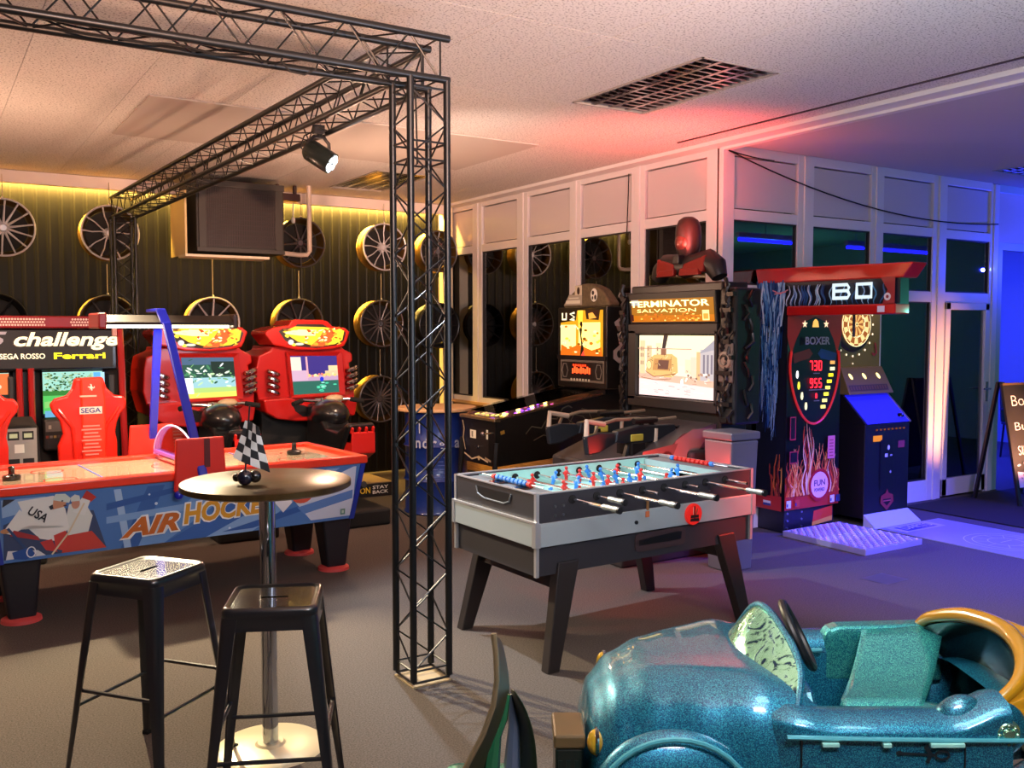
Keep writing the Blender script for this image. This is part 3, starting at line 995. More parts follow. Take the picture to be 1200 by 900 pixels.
for sx in (0.19, LT - 0.17):
    for sy in (0.20, WT - 0.20):
        s = 1 if sx < 1 else -1
        lg = MB()
        lg.hexa([(sx - 0.07, sy - 0.06, 0.02), (sx + 0.07, sy - 0.06, 0.02), (sx + 0.07, sy + 0.06, 0.02), (sx - 0.07, sy + 0.06, 0.02)],
                [(sx - 0.115, sy - 0.09, b0), (sx + 0.10, sy - 0.09, b0), (sx + 0.10, sy + 0.09, b0), (sx - 0.115, sy + 0.09, b0)])
        o = lg.build('leg', mat('leg_charcoal', '201e24', rough=0.45), ah, bev=0.02, seg=3)
        MB().lathe([(0.0, 0.03), (0.08, 0.03), (0.105, 0.018), (0.108, 0.0), (0, 0)], (sx, sy, 0), n=28).build('foot_disc', mat('foot_pink', 'd8504e', rough=0.4), ah, smooth=True)
# side print
nrm = Vector((0, -(b1 - b0), -0.04)).normalized()
a = Art((0.0, 0.06, b0), X_, (0, -0.04, b1 - b0), nrm, step=0.0002)
W0 = 0.08
a.poly('4a78b8', [(W0 + .02, 0.0), (LT - 0.115, 0.0), (LT - 0.05, 0.372), (W0 - .015, 0.372)])
for (u0, u1, u2, u3, c) in ((0.75, 0.95, 1.5, 1.25, '6f9ad0'), (0.7, 0.8, 0.95, 0.85, '3560a4'), (0.95, 1.3, 1.95, 1.7, '3a66ae'), (1.2, 1.5, 2.1, 2.0, '86abd8'), (0.72, 0.76, 0.7, 0.66, '9dbce0')):
    a.poly(c, [(u0, 0.0), (u1, 0.0), (u2, 0.36), (u3, 0.36)])
a.poly('7fa6d6', [(0.62, 0.20), (2.15, 0.30), (2.17, 0.25), (0.62, 0.16)])
a.poly('2f5aa0', [(0.62, 0.24), (1.3, 0.355), (1.15, 0.36), (0.62, 0.28)])
a.poly('2f5aa0', [(1.5, 0.02), (2.14, 0.16), (2.15, 0.2), (1.3, 0.02)])
a.poly('c8d4e6', [(1.75, 0.20), (2.2, 0.36), (2.22, 0.36), (2.2, 0.02), (1.9, 0.02)])
a.poly('5a84c4', [(1.8, 0.12), (2.2, 0.2), (2.2, 0.14), (1.85, 0.07)])
for (u, v, r) in ((0.86, 0.31, 0.006), (0.9, 0.25, 0.009), (1.02, 0.33, 0.004), (0.8, 0.16, 0.012), (1.35, 0.04, 0.008), (1.9, 0.3, 0.006), (1.6, 0.3, 0.006)):
    a.ell('cfe0f4', u, v, r)
# shadow-dark ground behind the two players, goal and players in white and red
a.poly('39486a', [(0.09, 0.02), (0.62, 0.02), (0.55, 0.25), (0.3, 0.3), (0.09, 0.22)])
a.poly('8fb0d8', [(0.085, 0.26), (0.3, 0.3), (0.3, 0.36), (0.08, 0.36)])
a.poly('d8dade', [(0.10, 0.02), (0.3, 0.02), (0.26, 0.055), (0.11, 0.07)])
# rear player
a.poly('d8dcd6', [(0.42, 0.30), (0.50, 0.31), (0.545, 0.22), (0.52, 0.12), (0.42, 0.10), (0.40, 0.2)])
a.poly('c8453c', [(0.42, 0.12), (0.54, 0.13), (0.62, 0.02), (0.38, 0.02)])
a.line('c0352c', [(0.505, 0.31), (0.54, 0.35)], [0.05, 0.07])
a.line('dfe2de', [(0.47, 0.24), (0.51, 0.32)], [0.07, 0.05])
a.ell('c89078', 0.455, 0.30, 0.022, 0.030)
a.poly('cfd6d0', [(0.43, 0.315), (0.48, 0.315), (0.475, 0.345), (0.45, 0.355), (0.43, 0.34)])
# front player: jersey, arm, trousers, gloves, helmet, stick
a.poly('e2e3de', [(0.16, 0.345), (0.34, 0.36), (0.40, 0.28), (0.42, 0.17), (0.37, 0.09), (0.27, 0.12), (0.2, 0.2), (0.12, 0.22), (0.10, 0.19), (0.2, 0.24)])
a.poly('e2e3de', [(0.17, 0.30), (0.10, 0.20), (0.08, 0.18), (0.13, 0.16), (0.24, 0.22)])
a.poly('a03038', [(0.12, 0.155), (0.27, 0.11), (0.26, 0.135), (0.14, 0.185)])
a.poly('c03a3c', [(0.27, 0.10), (0.33, 0.11), (0.36, 0.03), (0.30, 0.05)])
a.poly('c8413c', [(0.34, 0.13), (0.40, 0.15), (0.44, 0.08), (0.40, 0.03), (0.35, 0.05)])
a.ell('c0895f', 0.10, 0.185, 0.025, 0.014)
a.poly('c99070', [(0.335, 0.28), (0.395, 0.29), (0.41, 0.32), (0.39, 0.355), (0.34, 0.35)])
a.poly('cdd8cf', [(0.335, 0.335), (0.42, 0.31), (0.43, 0.335), (0.40, 0.365), (0.35, 0.368)])
a.ell('5a2e28', 0.40, 0.297, 0.010, 0.004)
a.ell('1e2a3c', 0.385, 0.325, 0.006, 0.004)
a.poly('2b2f3c', [(0.315, 0.3), (0.335, 0.31), (0.34, 0.285), (0.325, 0.28)])
a.line('d8c8a8', [(0.50, 0.30), (0.42, 0.14), (0.33, 0.02)], 0.009)
a.line('2c4a78', [(0.11, 0.2), (0.20, 0.07)], 0.014)
a.poly('24509a', [(0.13, 0.06), (0.22, 0.08), (0.25, 0.03), (0.2, 0.01), (0.14, 0.02)])
a.line('e6e8ee', [(0.225 + 0.022 * cos(w), 0.05 + 0.03 * sin(w)) for w in [2 * pi * i / 16 for i in range(17)]], 0.006)
a.poly('2f2f3a', [(0.085, 0.32), (0.15, 0.36), (0.09, 0.365)])
a.rect('5f8a80', LT - 0.19, 0.035, LT - 0.155, 0.075)
a.rect('b8d0c0', LT - 0.18, 0.045, LT - 0.165, 0.065)
# blurred red mallet near the right end
a.ell('d2563e', 1.83, 0.205, 0.075, 0.058)
a.ell('dd7a66', 1.81, 0.225, 0.045, 0.03)
a.poly('e4e2e6', [(1.62, 0.2), (1.72, 0.26), (1.76, 0.16), (1.7, 0.1)])
a.done(ah, 'side_print')
a.text('USA', '1c1e2a', 0.262, 0.262, 0.11, 0.05, ah, rot=-0.62, off=0.02, lift=0.01)
a.text('AIR', 'f0f2f4', 0.865, 0.125, 0.36, 0.135, ah, rot=0.03, off=0.09, shear=0.35, lift=0.008)
a.text('AIR', 'c86a28', 0.865, 0.125, 0.34, 0.115, ah, rot=0.03, off=0.04, shear=0.35, lift=0.010)
a.text('HOCKEY', 'f0f2f4', 1.36, 0.175, 0.62, 0.15, ah, rot=0.03, off=0.09, shear=0.15, lift=0.008)
a.text('HOCKEY', 'd89a2c', 1.36, 0.175, 0.60, 0.13, ah, rot=0.03, off=0.04, shear=0.15, lift=0.010)
# score bridge: red plates each side, acrylic half disc, blue arch, lamp hood
MC = LT / 2 - 0.0
for s, yy in ((-1, -0.035), (1, WT + 0.005)):
    MB().hexa([(MC - 0.16, yy, 0.68 if s < 0 else .78), (MC + 0.16, yy, .68 if s < 0 else .78), (MC + 0.16, yy + 0.03, .68 if s < 0 else .78), (MC - 0.16, yy + 0.03, .68 if s < 0 else .78)],
              [(MC - 0.145, yy, 1.0), (MC + 0.145, yy, 1.0), (MC + 0.145, yy + 0.03, 1.0), (MC - 0.145, yy + 0.03, 1.0)]).build('score_plate', REDP, ah, bev=0.012, seg=3)
MB().box(MC + 0.02, MC + 0.055, -0.04, -0.034, 0.82, 0.995).build('plate_slot', mat('slot_maroon', '5a0e10', rough=0.5), ah)
MB().ball((MC - 0.135, -0.03, 0.665), 0.028, n=12, m=8).build('end_knob', BLUE, ah, smooth=True)
ACR = pane_mat('acrylic_violet', (0.80, 0.70, 0.95), refl=0.09)
m = MB()
n = 24
prof = [(0.03 + (WT - 0.06) * (0.5 - 0.5 * cos(pi * i / n)), HT + 0.23 * sin(pi * i / n)) for i in range(n + 1)]
m.prism(prof, 'yz', MC - 0.004, MC + 0.004)
m.build('divider_disc', ACR, ah)
MB().tube([(MC, y, z) for y, z in prof], 0.006, 6).build('divider_edge', mat('acrylic_edge', 'e6dcff', rough=0.2, emis='cdbcff', es=0.35), ah, smooth=True)
MB().bar((MC, 0.10, HT + 0.03), (MC, WT - 0.1, HT + 0.03), 0.05, 0.02).build('divider_bar', mat('violet_bar', '9a6ae0', rough=0.3), ah)
def arch_leg(y0, z0, y1, dx):
    m = MB()
    P0, P1 = Vector((MC + 0.01, y0, z0)), Vector((MC + dx, y1, 1.70))
    m.bar(P0, P1, 0.055, 0.022, up=(0, 1, 0))
    return m
arch_leg(-0.05, 0.76, 0.30, -0.09).build('arch_leg', BLUE, ah, bev=0.008)
arch_leg(WT + 0.045, 0.84, WT - 0.36, -0.05).build('arch_leg', BLUE, ah, bev=0.008)
MB().bar((MC - 0.09, 0.30, 1.69), (MC - 0.105, 0.36, 1.775), 0.058, 0.024, up=(0, 1, 0)).bar((MC - 0.105, 0.35, 1.775), (MC - 0.10, 0.60, 1.775), 0.058, 0.022).build('arch_top', BLUE, ah, bev=0.006)
HOOD = mat('hood_clear_bronze', '2a201a', rough=0.4, coat=0.2, noise=0.2, nscale=4)
hx0, hx1 = MC - 0.45, MC + 0.36
hy = 0.46
m = MB()
pr = [(-0.12, 1.682), (-0.125, 1.70), (-0.06, 1.745), (0.06, 1.745), (0.125, 1.69), (0.12, 1.682), (0.115, 1.70), (0.055, 1.735), (-0.055, 1.735), (-0.115, 1.69)]
m.prism([(hy + y, z) for y, z in pr], 'yz', hx0, hx1)
m.build('lamp_hood', HOOD, ah)
MB().box(hx0 - 0.03, hx0 + 0.02, hy - 0.13, hy + 0.13, 1.66, 1.755).build('hood_end', mat('hood_end_red', '8a1c1a', rough=0.3), ah, bev=0.01)
MB().box(hx1 - 0.01, hx1 + 0.02, hy - 0.13, hy + 0.13, 1.66, 1.755).build('hood_end', mat('hood_end_dark', '3a2622', rough=0.3), ah, bev=0.01)
MB().cyl((hx0 + 0.02, hy - 0.06, 1.676), (hx1 - 0.02, hy - 0.06, 1.676), 0.013, 10).build('fluorescent_tube', emit('fff0c8', 9), ah, smooth=True)
ll = lamp('hood_light', 'AREA', (MC - 0.05, hy, 1.66), None, 26, (1.0, 0.84, 0.60), shape='RECTANGLE', size=0.72, size_y=0.14)
ll.parent = ah

def mallet(x, y, label, m_):
    t = thing('air_hockey_mallet', label, 'mallet', (x, y, HT - 0.026))
    MB().lathe([(0, 0), (0.048, 0), (0.05, 0.006), (0.05, 0.022), (0.042, 0.028), (0.022, 0.03), (0.018, 0.034), (0.0, 0.034)], n=28).build('puck_base', m_, t, smooth=True)
    MB().lathe([(0.018, 0.03), (0.016, 0.06), (0.019, 0.072), (0.012, 0.08), (0, 0.08)], n=20).build('knob', m_, t, smooth=True)
c, s = cos(AR), sin(AR)
mallet(0.435, 6.17, 'black mallet lying on the left end of the air hockey table', BLACKG)
mallet(2.22, 6.38, 'dark mallet on the right end of the air hockey table behind the flag', BLACK)

# ------------------------------------------------------------------ bar table, stools, flag
t = thing('bar_table', 'round dark bar table on a chrome post between the stools', 'table', (1.13, 3.57, 0))
MB().lathe([(0, 1.035), (0.31, 1.035), (0.325, 1.042), (0.325, 1.062), (0.318, 1.066), (0, 1.066)], n=64).build('table_top', mat('table_top_dark', '4c3a20', rough=0.3, metal=0.55, noise=0.35, nscale=4, stretch=(1, 14, 1)), t, smooth=True, angle=30)
MB().lathe([(0.031, 0.02), (0.031, 1.03)], n=24).build('post', mat('chrome_post', 'c8ccd4', rough=0.08, metal=1.0), t, smooth=True)
MB().lathe([(0.12, 1.032), (0.06, 1.02), (0.035, 1.0)], n=24).build('top_flange', STEEL, t, smooth=True)
MB().lathe([(0, 0.022), (0.05, 0.022), (0.06, 0.014), (0.20, 0.010), (0.215, 0.0), (0, 0)], n=48).build('base_disc', mat('base_cream', 'd8cca8', rough=0.35, metal=0.3), t, smooth=True)

STOOLM = mat('stool_black_metal', '16171c', rough=0.3, coat=0.5)
SEATM = mat('stool_seat_metal', '2c2820', rough=0.2, coat=0.7, metal=0.4)

def stool(x, y, rz, label, h=0.76):
    t = thing('bar_stool', label, 'stool', (x, y, 0), rz, 'black metal bar stools')
    s = 0.148
    def rr(k, z, r=0.035, n=5):
        pts = []
        for cx_, cy_, a0 in ((k - r, k - r, 0), (-k + r, k - r, pi / 2), (-k + r, -k + r, pi), (k - r, -k + r, 1.5 * pi)):
            for i in range(n + 1):
                q = a0 + (pi / 2) * i / n
                pts.append((cx_ + r * cos(q), cy_ + r * sin(q), z))
        return pts
    m = MB()
    loops = [rr(s + 0.006, h - 0.075), rr(s + 0.002, h - 0.035), rr(s + 0.006, h - 0.03), rr(s + 0.005, h - 0.012), rr(s, h - 0.003), rr(s - 0.006, h), rr(s - 0.014, h - 0.006), rr(s - 0.02, h - 0.007)]
    nn = len(loops[0])
    vs = [p for l in loops for p in l]
    fs = []
    for i in range(len(loops) - 1):
        for k in range(nn):
            l = (k + 1) % nn
            fs.append((i * nn + k, i * nn + l, (i + 1) * nn + l, (i + 1) * nn + k))
    m.add(vs, fs)
    m.build('seat_rim', STOOLM, t, smooth=True, angle=60)
    # seat top with the grip slot
    m = MB()
    z = h - 0.007
    o8 = rr(s - 0.02, z)
    slot = []
    for i in range(len(o8)):
        q = atan2(o8[i][1], o8[i][0])
        slot.append((0.045 * (1 if cos(q) > 0 else -1) * min(1, abs(cos(q)) * 1.6), 0.0095 * (1 if sin(q) > 0 else -1) * min(1, abs(sin(q)) * 1.6), z))
    lo = [(p[0], p[1], z - 0.02) for p in slot]
    n8 = len(o8)
    m.add(o8 + slot + lo, [(k, (k + 1) % n8, n8 + (k + 1) % n8, n8 + k) for k in range(n8)] + [(n8 + k, n8 + (k + 1) % n8, 2 * n8 + (k + 1) % n8, 2 * n8 + k) for k in range(n8)])
    m.build('seat', SEATM, t, smooth=True, angle=30)
    for sx in (-1, 1):
        for sy in (-1, 1):
            m = MB()
            N = 10
            L = []
            for i in range(N + 1):
                f = i / N
                z = (h - 0.03) * (1 - f)
                k = s + 0.004 + 0.068 * f
                w = 0.052 * (1 - f) + 0.021 * f
                cxx, cyy = sx * k, sy * k
                r = 0.022 * (1 - f) + 0.010 * f
                ring = [(cxx - sx * w, cyy, z), (cxx - sx * r, cyy, z), (cxx - sx * r * 0.3, cyy - sy * r * 0.3, z), (cxx, cyy - sy * r, z), (cxx, cyy - sy * w, z),
                        (cxx - sx * 0.006, cyy - sy * w, z), (cxx - sx * (r * 0.9 + .004), cyy - sy * (r * 0.9 + .004), z), (cxx - sx * w, cyy - sy * 0.006, z)]
                L.append(ring)
            vs = [p for r_ in L for p in r_]
            fs = []
            for i in range(N):
                for k in range(8):
                    l = (k + 1) % 8
                    fs.append((i * 8 + k, i * 8 + l, (i + 1) * 8 + l, (i + 1) * 8 + k))
            fs.append(tuple(range(8)))
            fs.append(tuple(N * 8 + k for k in reversed(range(8))))
            m.add(vs, fs)
            m.build('leg', STOOLM, t, smooth=True, angle=50)
            k = s + 0.072
            MB().box(sx * k - 0.014 - sx * 0.01, sx * k + 0.014 - sx * 0.01, sy * k - 0.014 - sy * 0.01, sy * k + 0.014 - sy * 0.01, 0, 0.018).build('foot', RUBBER, t, bev=0.003)
    for (za, axx) in ((0.27, 0), (0.33, 1)):
        k = s + 0.004 + 0.068 * (1 - za / h) - 0.012
        for q in (-1, 1):
            a_, b_ = ((-k, q * k, za), (k, q * k, za)) if axx == 0 else ((q * k, -k, za), (q * k, k, za))
            MB().cyl(a_, b_, 0.0075, 8).build('rung', STOOLM, t, smooth=True)
    return t
stool(0.705, 3.665, R(38), 'black metal bar stool left of the table with glare on its seat')
stool(0.985, 3.045, R(-25), 'black metal bar stool nearest, in front of the chrome table post')

t = thing('checkered_flag', 'small black and white checkered flag in a ball holder on the bar table', 'flag', (1.025, 3.50, 1.066), -YAW)
MB().ball((0, 0, 0.028), 0.030, n=16, m=10).build('ball_holder', mat('navy_rubber', '0c1024', rough=0.25, coat=0.5), t, smooth=True)
MB().ball((0.035, 0.012, 0.03), 0.024, n=12, m=8).ball((-0.034, 0.01, 0.026), 0.016, n=12, m=8).build('side_knobs', BLACKG, t, smooth=True)
MB().cyl((0, 0, 0.03), (0.022, 0.0, 0.30), 0.0032, 8).build('stick', BLACK, t)
m = MB()
A_, B_, C_, D_ = Vector((0.005, 0.0, 0.235)), Vector((0.055, 0.0, 0.215)), Vector((0.098, 0.01, 0.055)), Vector((-0.045, 0.0, 0.06))
A_, B_, C_, D_ = Vector((0.004, 0, 0.245)), Vector((0.062, -0.01, 0.222)), Vector((0.092, 0.0, 0.045)), Vector((-0.046, 0.006, 0.105))
nu, nv = 8, 10
for i in range(nu * 2):
    for j in range(nv):
        pass
def fp(u, v):
    p = A_.lerp(B_, u).lerp(D_.lerp(C_, u), v)
    return p + Vector((0, 0.012 * sin(u * 5 + v * 3), 0))
CN, RN = 4, 5
for i in range(CN):
    for j in range(RN):
        m.cur = (i + j) % 2
        vs, fs = [], []
        for a_ in range(4):
            for b_ in range(4):
                vs.append(fp((i + a_ / 3) / CN, (j + b_ / 3) / RN))
        for a_ in range(3):
            for b_ in range(3):
                fs.append((a_ * 4 + b_, a_ * 4 + 4 + b_, a_ * 4 + 5 + b_, a_ * 4 + 1 + b_))
        m.add(vs, fs)
m.build('cloth', [mat('flag_white', 'e4e6e4', rough=0.8), mat('flag_black', '26282c', rough=0.8)], t, solid=0.0012)

# ------------------------------------------------------------------ foosball table
fo = thing('foosball_table', 'black and silver foosball table with red and blue players and splayed legs', 'foosball table', (2.46, 3.66, 0), R(1.6))
FL, FW = 1.50, 0.76
z0, z1, z2, z3 = 0.465, 0.61, 0.725, 0.865
FBLK = mat('foosball_charcoal', '2c2a2f', rough=0.5)
FSIL = mat('foosball_silver', 'a3adb0', rough=0.4, metal=0.25)
ALU = mat('edge_aluminium', 'd4d4d6', rough=0.3, metal=0.7)
MINT = mat('playfield_mint', 'a9dcd0', rough=0.35)
MB().box(0.012, FL - 0.012, 0.012, FW - 0.012, z0, z1 + 0.01).build('lower_cabinet', FBLK, fo)
MB().box(-0.012, FL + 0.012, -0.012, FW + 0.012, z1, z2).build('silver_band', FSIL, fo, bev=0.004)
for ya in (0, FW - 0.035):
    MB().box(0, FL, ya, ya + 0.035, z2, z3).build('side_wall', FBLK, fo)
for xa in (0, FL - 0.03):
    MB().box(xa, xa + 0.03, 0.035, FW - 0.035, z2, z3).build('end_wall', FBLK, fo)
MB().box(0.10, FL - 0.10, 0.03, FW - 0.03, z2, 0.765).build('playfield', MINT, fo)
for ya in (FW - 0.036, 0.034):
    MB().box(0.13, FL - 0.13, ya, ya + 0.002, 0.765, z3 - 0.004).build('inner_side', MINT, fo)
for xa, xb in ((0.03, 0.155), (FL - 0.155, FL - 0.03)):
    MB().box(xa, xb, 0.035, FW - 0.035, z3 - 0.022, z3 - 0.008).build('end_deck', mat('deck_grey', '6c7276', rough=0.4), fo)
    xi = xb if xa < 1 else xa
    MB().box(xi - 0.008, xi + 0.008, 0.035, 0.27, 0.765, z3 - 0.01).box(xi - 0.008, xi + 0.008, FW - 0.27, FW - 0.035, 0.765, z3 - 0.01).box(xi - 0.008, xi + 0.008, 0.27, FW - .27, 0.825, z3 - 0.01).build('goal_wall', mat('goal_wall', '9fb8b4', rough=0.4), fo)
m = MB()
for a, b, c, d in ((-0.004, FL + 0.004, -0.004, 0.014), (-0.004, FL + 0.004, FW - 0.014, FW + 0.004), (-0.004, 0.014, 0, FW), (FL - 0.014, FL + 0.004, 0, FW)):
    m.box(a, b, c, d, z3, z3 + 0.006)
m.build('top_trim', ALU, fo)
for x, y in ((-0.004, -0.004), (-0.004, FW - 0.014), (FL - 0.014, -0.004), (FL - 0.014, FW - 0.014)):
    MB().box(x, x + 0.018, y, y + 0.018, z0, z3).box(x - 0.012 * (x < 0) , x + 0.018 + 0.012 * (x > 1), y - 0.012 * (y < 0), y + 0.018 + 0.012 * (y > .5), z1, z2 + 0.004).build('corner_profile', ALU, fo)
MB().box(-0.016, 0.0, -0.014, FW + 0.014, z2, z2 + 0.01).build('end_strip', ALU, fo)
# ball cups at the near end
for yy in (0.24, 0.46):
    MB().lathe([(0, 0), (0.048, 0), (0.055, 0.004), (0.05, 0.006), (0.03, 0.001)], (0.088, yy, z3 - 0.007), n=24).build('ball_cup', BLACKG, fo, smooth=True)
# centre of the pitch
a = Art((FL / 2, FW / 2, 0.765), X_, Y_, Z_)
a.rect('e8f2ee', -0.004, -0.34, 0.004, 0.34)
a.line('e8f2ee', [(0.11 * cos(w), 0.11 * sin(w)) for w in [2 * pi * i / 24 for i in range(25)]], 0.006)
for s in (-1, 1):
    a.line('e8f2ee', [(s * 0.65, -0.2), (s * 0.45, -0.2), (s * 0.45, 0.2), (s * 0.65, 0.2)], 0.006)
a.done(fo, 'pitch_lines')
ROD = mat('rod_chrome', 'e8e8ec', rough=0.12, metal=1.0)
PR = mat('player_red', 'd02a24', rough=0.35)
PB = mat('player_blue', '2f7fd0', rough=0.35)
_pl = {}
def player(kind):
    if kind in _pl:
        return _pl[kind]
    m = MB()
    m.tube([(0, 0, -0.068), (0, 0, -0.05), (0, 0, -0.02), (0, 0, 0.0), (0, 0, 0.018), (0, 0, 0.026)], 0.01, 8, rs=[0.012, 0.009, 0.011, 0.015, 0.014, 0.006], flat=0.8)
    m.ball((0, 0, 0.036), 0.0105, n=8, m=6)
    m.box(-0.011, 0.011, -0.012, 0.012, -0.078, -0.060)
    m.box(-0.008, 0.008, -0.021, 0.021, -0.002, 0.012)
    o = m.build('player', PR if kind == 'r' else PB, None, smooth=True)
    _pl[kind] = o.data
    bpy.data.objects.remove(o)
    return _pl[kind]
rows = [('r', 1), ('r', 2), ('b', 3), ('r', 5), ('b', 5), ('r', 3), ('b', 2), ('b', 1)]
ext = [0.16, 0.30, 0.13, 0.22, 0.12, 0.20, 0.28, 0.17]
tilt = [0.1, -0.2, 0.35, 0.0, -0.3, 0.15, 0.2, 0.0]
for k, (kd, n) in enumerate(rows):
    x = 0.215 + 0.152 * k
    near = (k % 2 == 0) if k < 8 else True
    near_out = (0.24, 0.10, 0.30, 0.12, 0.26, 0.10, 0.30, 0.16)[k]
    ya, yb = -near_out, FW + 0.05
    rod = MB().cyl((x, ya, 0.825), (x, yb, 0.825), 0.0075, 10).build('rod', ROD, fo, smooth=True)
    for i in range(n):
        y = FW / 2 + (i - (n - 1) / 2) * (0.62 / max(n, 2.2)) + 0.03 * sin(k * 2.3)
        o = bpy.data.objects.new('player', player(kd))
        COL.objects.link(o)
        o.parent = rod
        o.location = (x, y, 0.825)
        o.rotation_euler = (0, tilt[k], 0)
    for y, s in ((0.036, 1), (FW - 0.036, -1)):
        MB().lathe([(0.0075, 0.0), (0.02, 0.0), (0.022, 0.006 * s), (0.014, 0.014 * s), (0.0075, 0.016 * s)], (x, y, 0.825), axis='y', n=18).build('bushing', RUBBER, rod, smooth=True)
    MB().lathe([(0.0075, 0), (0.022, 0), (0.022, -0.004), (0.0075, -0.006)], (x, -0.0005, 0.825), axis='y', n=18).build('outer_bushing', RUBBER, rod, smooth=True)
    if k in (0, 2, 4, 6, 1):
        pr = [(0.008, 0), (0.014, -0.004), (0.0155, -0.03), (0.0135, -0.055), (0.016, -0.085), (0.0155, -0.108), (0.008, -0.116), (0, -0.116)]
        MB().lathe(pr, (x, ya + 0.004, 0.825), axis='y', n=12).build('handle', mat('handle_grey', 'b0b8b0', rough=0.25, metal=0.6), rod, smooth=True)
        MB().lathe([(0.0, 0.0), (0.017, 0.0), (0.017, -0.012), (0, -0.014)], (x, ya - 0.108, 0.825), axis='y', n=12).build('handle_cap', BLACK, rod, smooth=True)
# score beads
for ex_, (cx_) in ((0.135, 'blue'), (FL - 0.075, 'red')):
    bar = MB().cyl((ex_ - 0.02, 0.10, z3 + 0.01), (ex_ - 0.02, FW - 0.10, z3 + 0.01), 0.004, 6).build('score_rail', STEEL, fo)
    for i in range(10):
        y = 0.22 + i * 0.036
        col = PB if (cx_ == 'blue') == (1 <= i <= 8) else PR
        MB().lathe([(0.004, -0.013), (0.014, -0.012), (0.015, 0), (0.014, 0.012), (0.004, 0.013)], (ex_ - 0.02, y, z3 + 0.01), axis='y', n=10).build('bead', col, bar, smooth=True)
# grip hole in the end, ball return, ball drop, emblem, screws, latch
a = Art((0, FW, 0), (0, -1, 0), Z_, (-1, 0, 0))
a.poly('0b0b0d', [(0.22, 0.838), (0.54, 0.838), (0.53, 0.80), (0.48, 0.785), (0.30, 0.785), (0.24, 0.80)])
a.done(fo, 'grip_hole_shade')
MB().tube([(-0.002, FW - u, v) for u, v in ((0.22, 0.838), (0.235, 0.80), (0.30, 0.783), (0.48, 0.783), (0.53, 0.80), (0.545, 0.838))], 0.005, 6).build('grip_rim', mat('grip_rim', '5a5e60', rough=0.4), fo, smooth=True)
sp_ = []
for cxx, cyy, a0 in ((0.96, 0.572, 0), (0.66, 0.572, pi / 2), (0.66, 0.53, pi), (0.96, 0.53, 1.5 * pi)):
    for i in range(6):
        q = a0 + pi / 2 * i / 5
        sp_.append((cxx + 0.028 * cos(q), cyy + 0.028 * sin(q)))
MB().prism(sp_, 'xz', 0.004, 0.013).build('return_surround', mat('return_frame', '3a2a2c', rough=0.5), fo)
a = Art((0, 0.004, 0), X_, Z_, (0, -1, 0))
a.poly('050506', [(0.655, 0.535), (0.955, 0.535), (0.96, 0.575), (0.93, 0.58), (0.655, 0.565)])
a.done(fo, 'return_opening')
MB().cyl((0.62, -0.012, 0.665), (0.62, -0.02, 0.665), 0.010, 12).build('lock', BLACK, fo)
tg = MB().cyl((0.70, -0.002, 0.775), (0.70, -0.012, 0.775), 0.012, 10).box(0.693, 0.707, -0.014, -0.008, 0.72, 0.77).build('latch', mat('brass_tag', 'b08050', rough=0.4, metal=0.6), fo)
MB().box(0.684, 0.706, -0.019, -0.013, 0.685, 0.715).build('key_tag', mat('key_tag_orange', 'c06a40', rough=0.5), fo)
MB().lathe([(0, -0.018), (0.055, -0.018), (0.058, -0.012), (0.058, -0.002)], (1.02, -0.012, 0.665), axis='y', n=32).build('emblem', mat('emblem_red', 'e02a22', rough=0.35, emis='ff2010', es=0.25), fo, smooth=True, angle=20)
a = Art((1.02, -0.030, 0.665), X_, Z_, (0, -1, 0))
a.line('2a1410', [(0.0, -0.03), (0.0, 0.045)], 0.009)
a.line('2a1410', [(-0.03, -0.01), (0.03, -0.012)], 0.016)
a.poly('2a1410', [(-0.035, -0.035), (0.035, -0.04), (0.03, -0.022), (-0.03, -0.02)])
a.line('f0c8b0', [(-0.012, 0.0), (-0.012, 0.04)], 0.004)
a.line('2e5a2a', [(0.008, 0.0), (0.02, 0.03)], 0.006)
a.done(fo, 'emblem_print')
for u in (0.11, 0.16):
    for v in (0.755, 0.80):
        MB().cyl((u, 0.0, v), (u, -0.006, v), 0.007, 10).build('screw', STEEL, fo)
for u, v in ((1.16, 0.775), (1.30, 0.79)):
    MB().cyl((u, 0, v), (u, -0.004, v), 0.004, 8).build('screw', STEEL, fo)
# splayed legs (flat boards) and cross rails
LEGM = mat('leg_dark', '26201f', rough=0.45)
for (x, sx) in ((0.20, -1), (1.30, 1)):
    for (y, sy) in ((0.03, -1), (FW - 0.03, 1)):
        dx, dy = sx * 0.13, sy * 0.05
        b = [(x + dx - 0.035, y + dy - 0.03, 0), (x + dx + 0.035, y + dy - 0.03, 0), (x + dx + 0.035, y + dy + 0.03, 0), (x + dx - 0.035, y + dy + 0.03, 0)]
        t4 = [(x - 0.065, y - 0.03, 0.52), (x + 0.065, y - 0.03, 0.52), (x + 0.065, y + 0.03, 0.52), (x - 0.065, y + 0.03, 0.52)]
        MB().hexa(b, t4).build('leg', LEGM, fo, bev=0.005)
    MB().hexa([(x + sx * .03 - 0.03, 0.02, 0.38), (x + sx * .03 + 0.03, 0.02, 0.38), (x + sx * .03 + 0.03, FW - 0.02, 0.38), (x + sx * .03 - 0.03, FW - 0.02, 0.38)],
              [(x - 0.03, 0.02, 0.48), (x + 0.03, 0.02, 0.48), (x + 0.03, FW - 0.02, 0.48), (x - 0.03, FW - 0.02, 0.48)]).build('cross_rail', LEGM, fo)

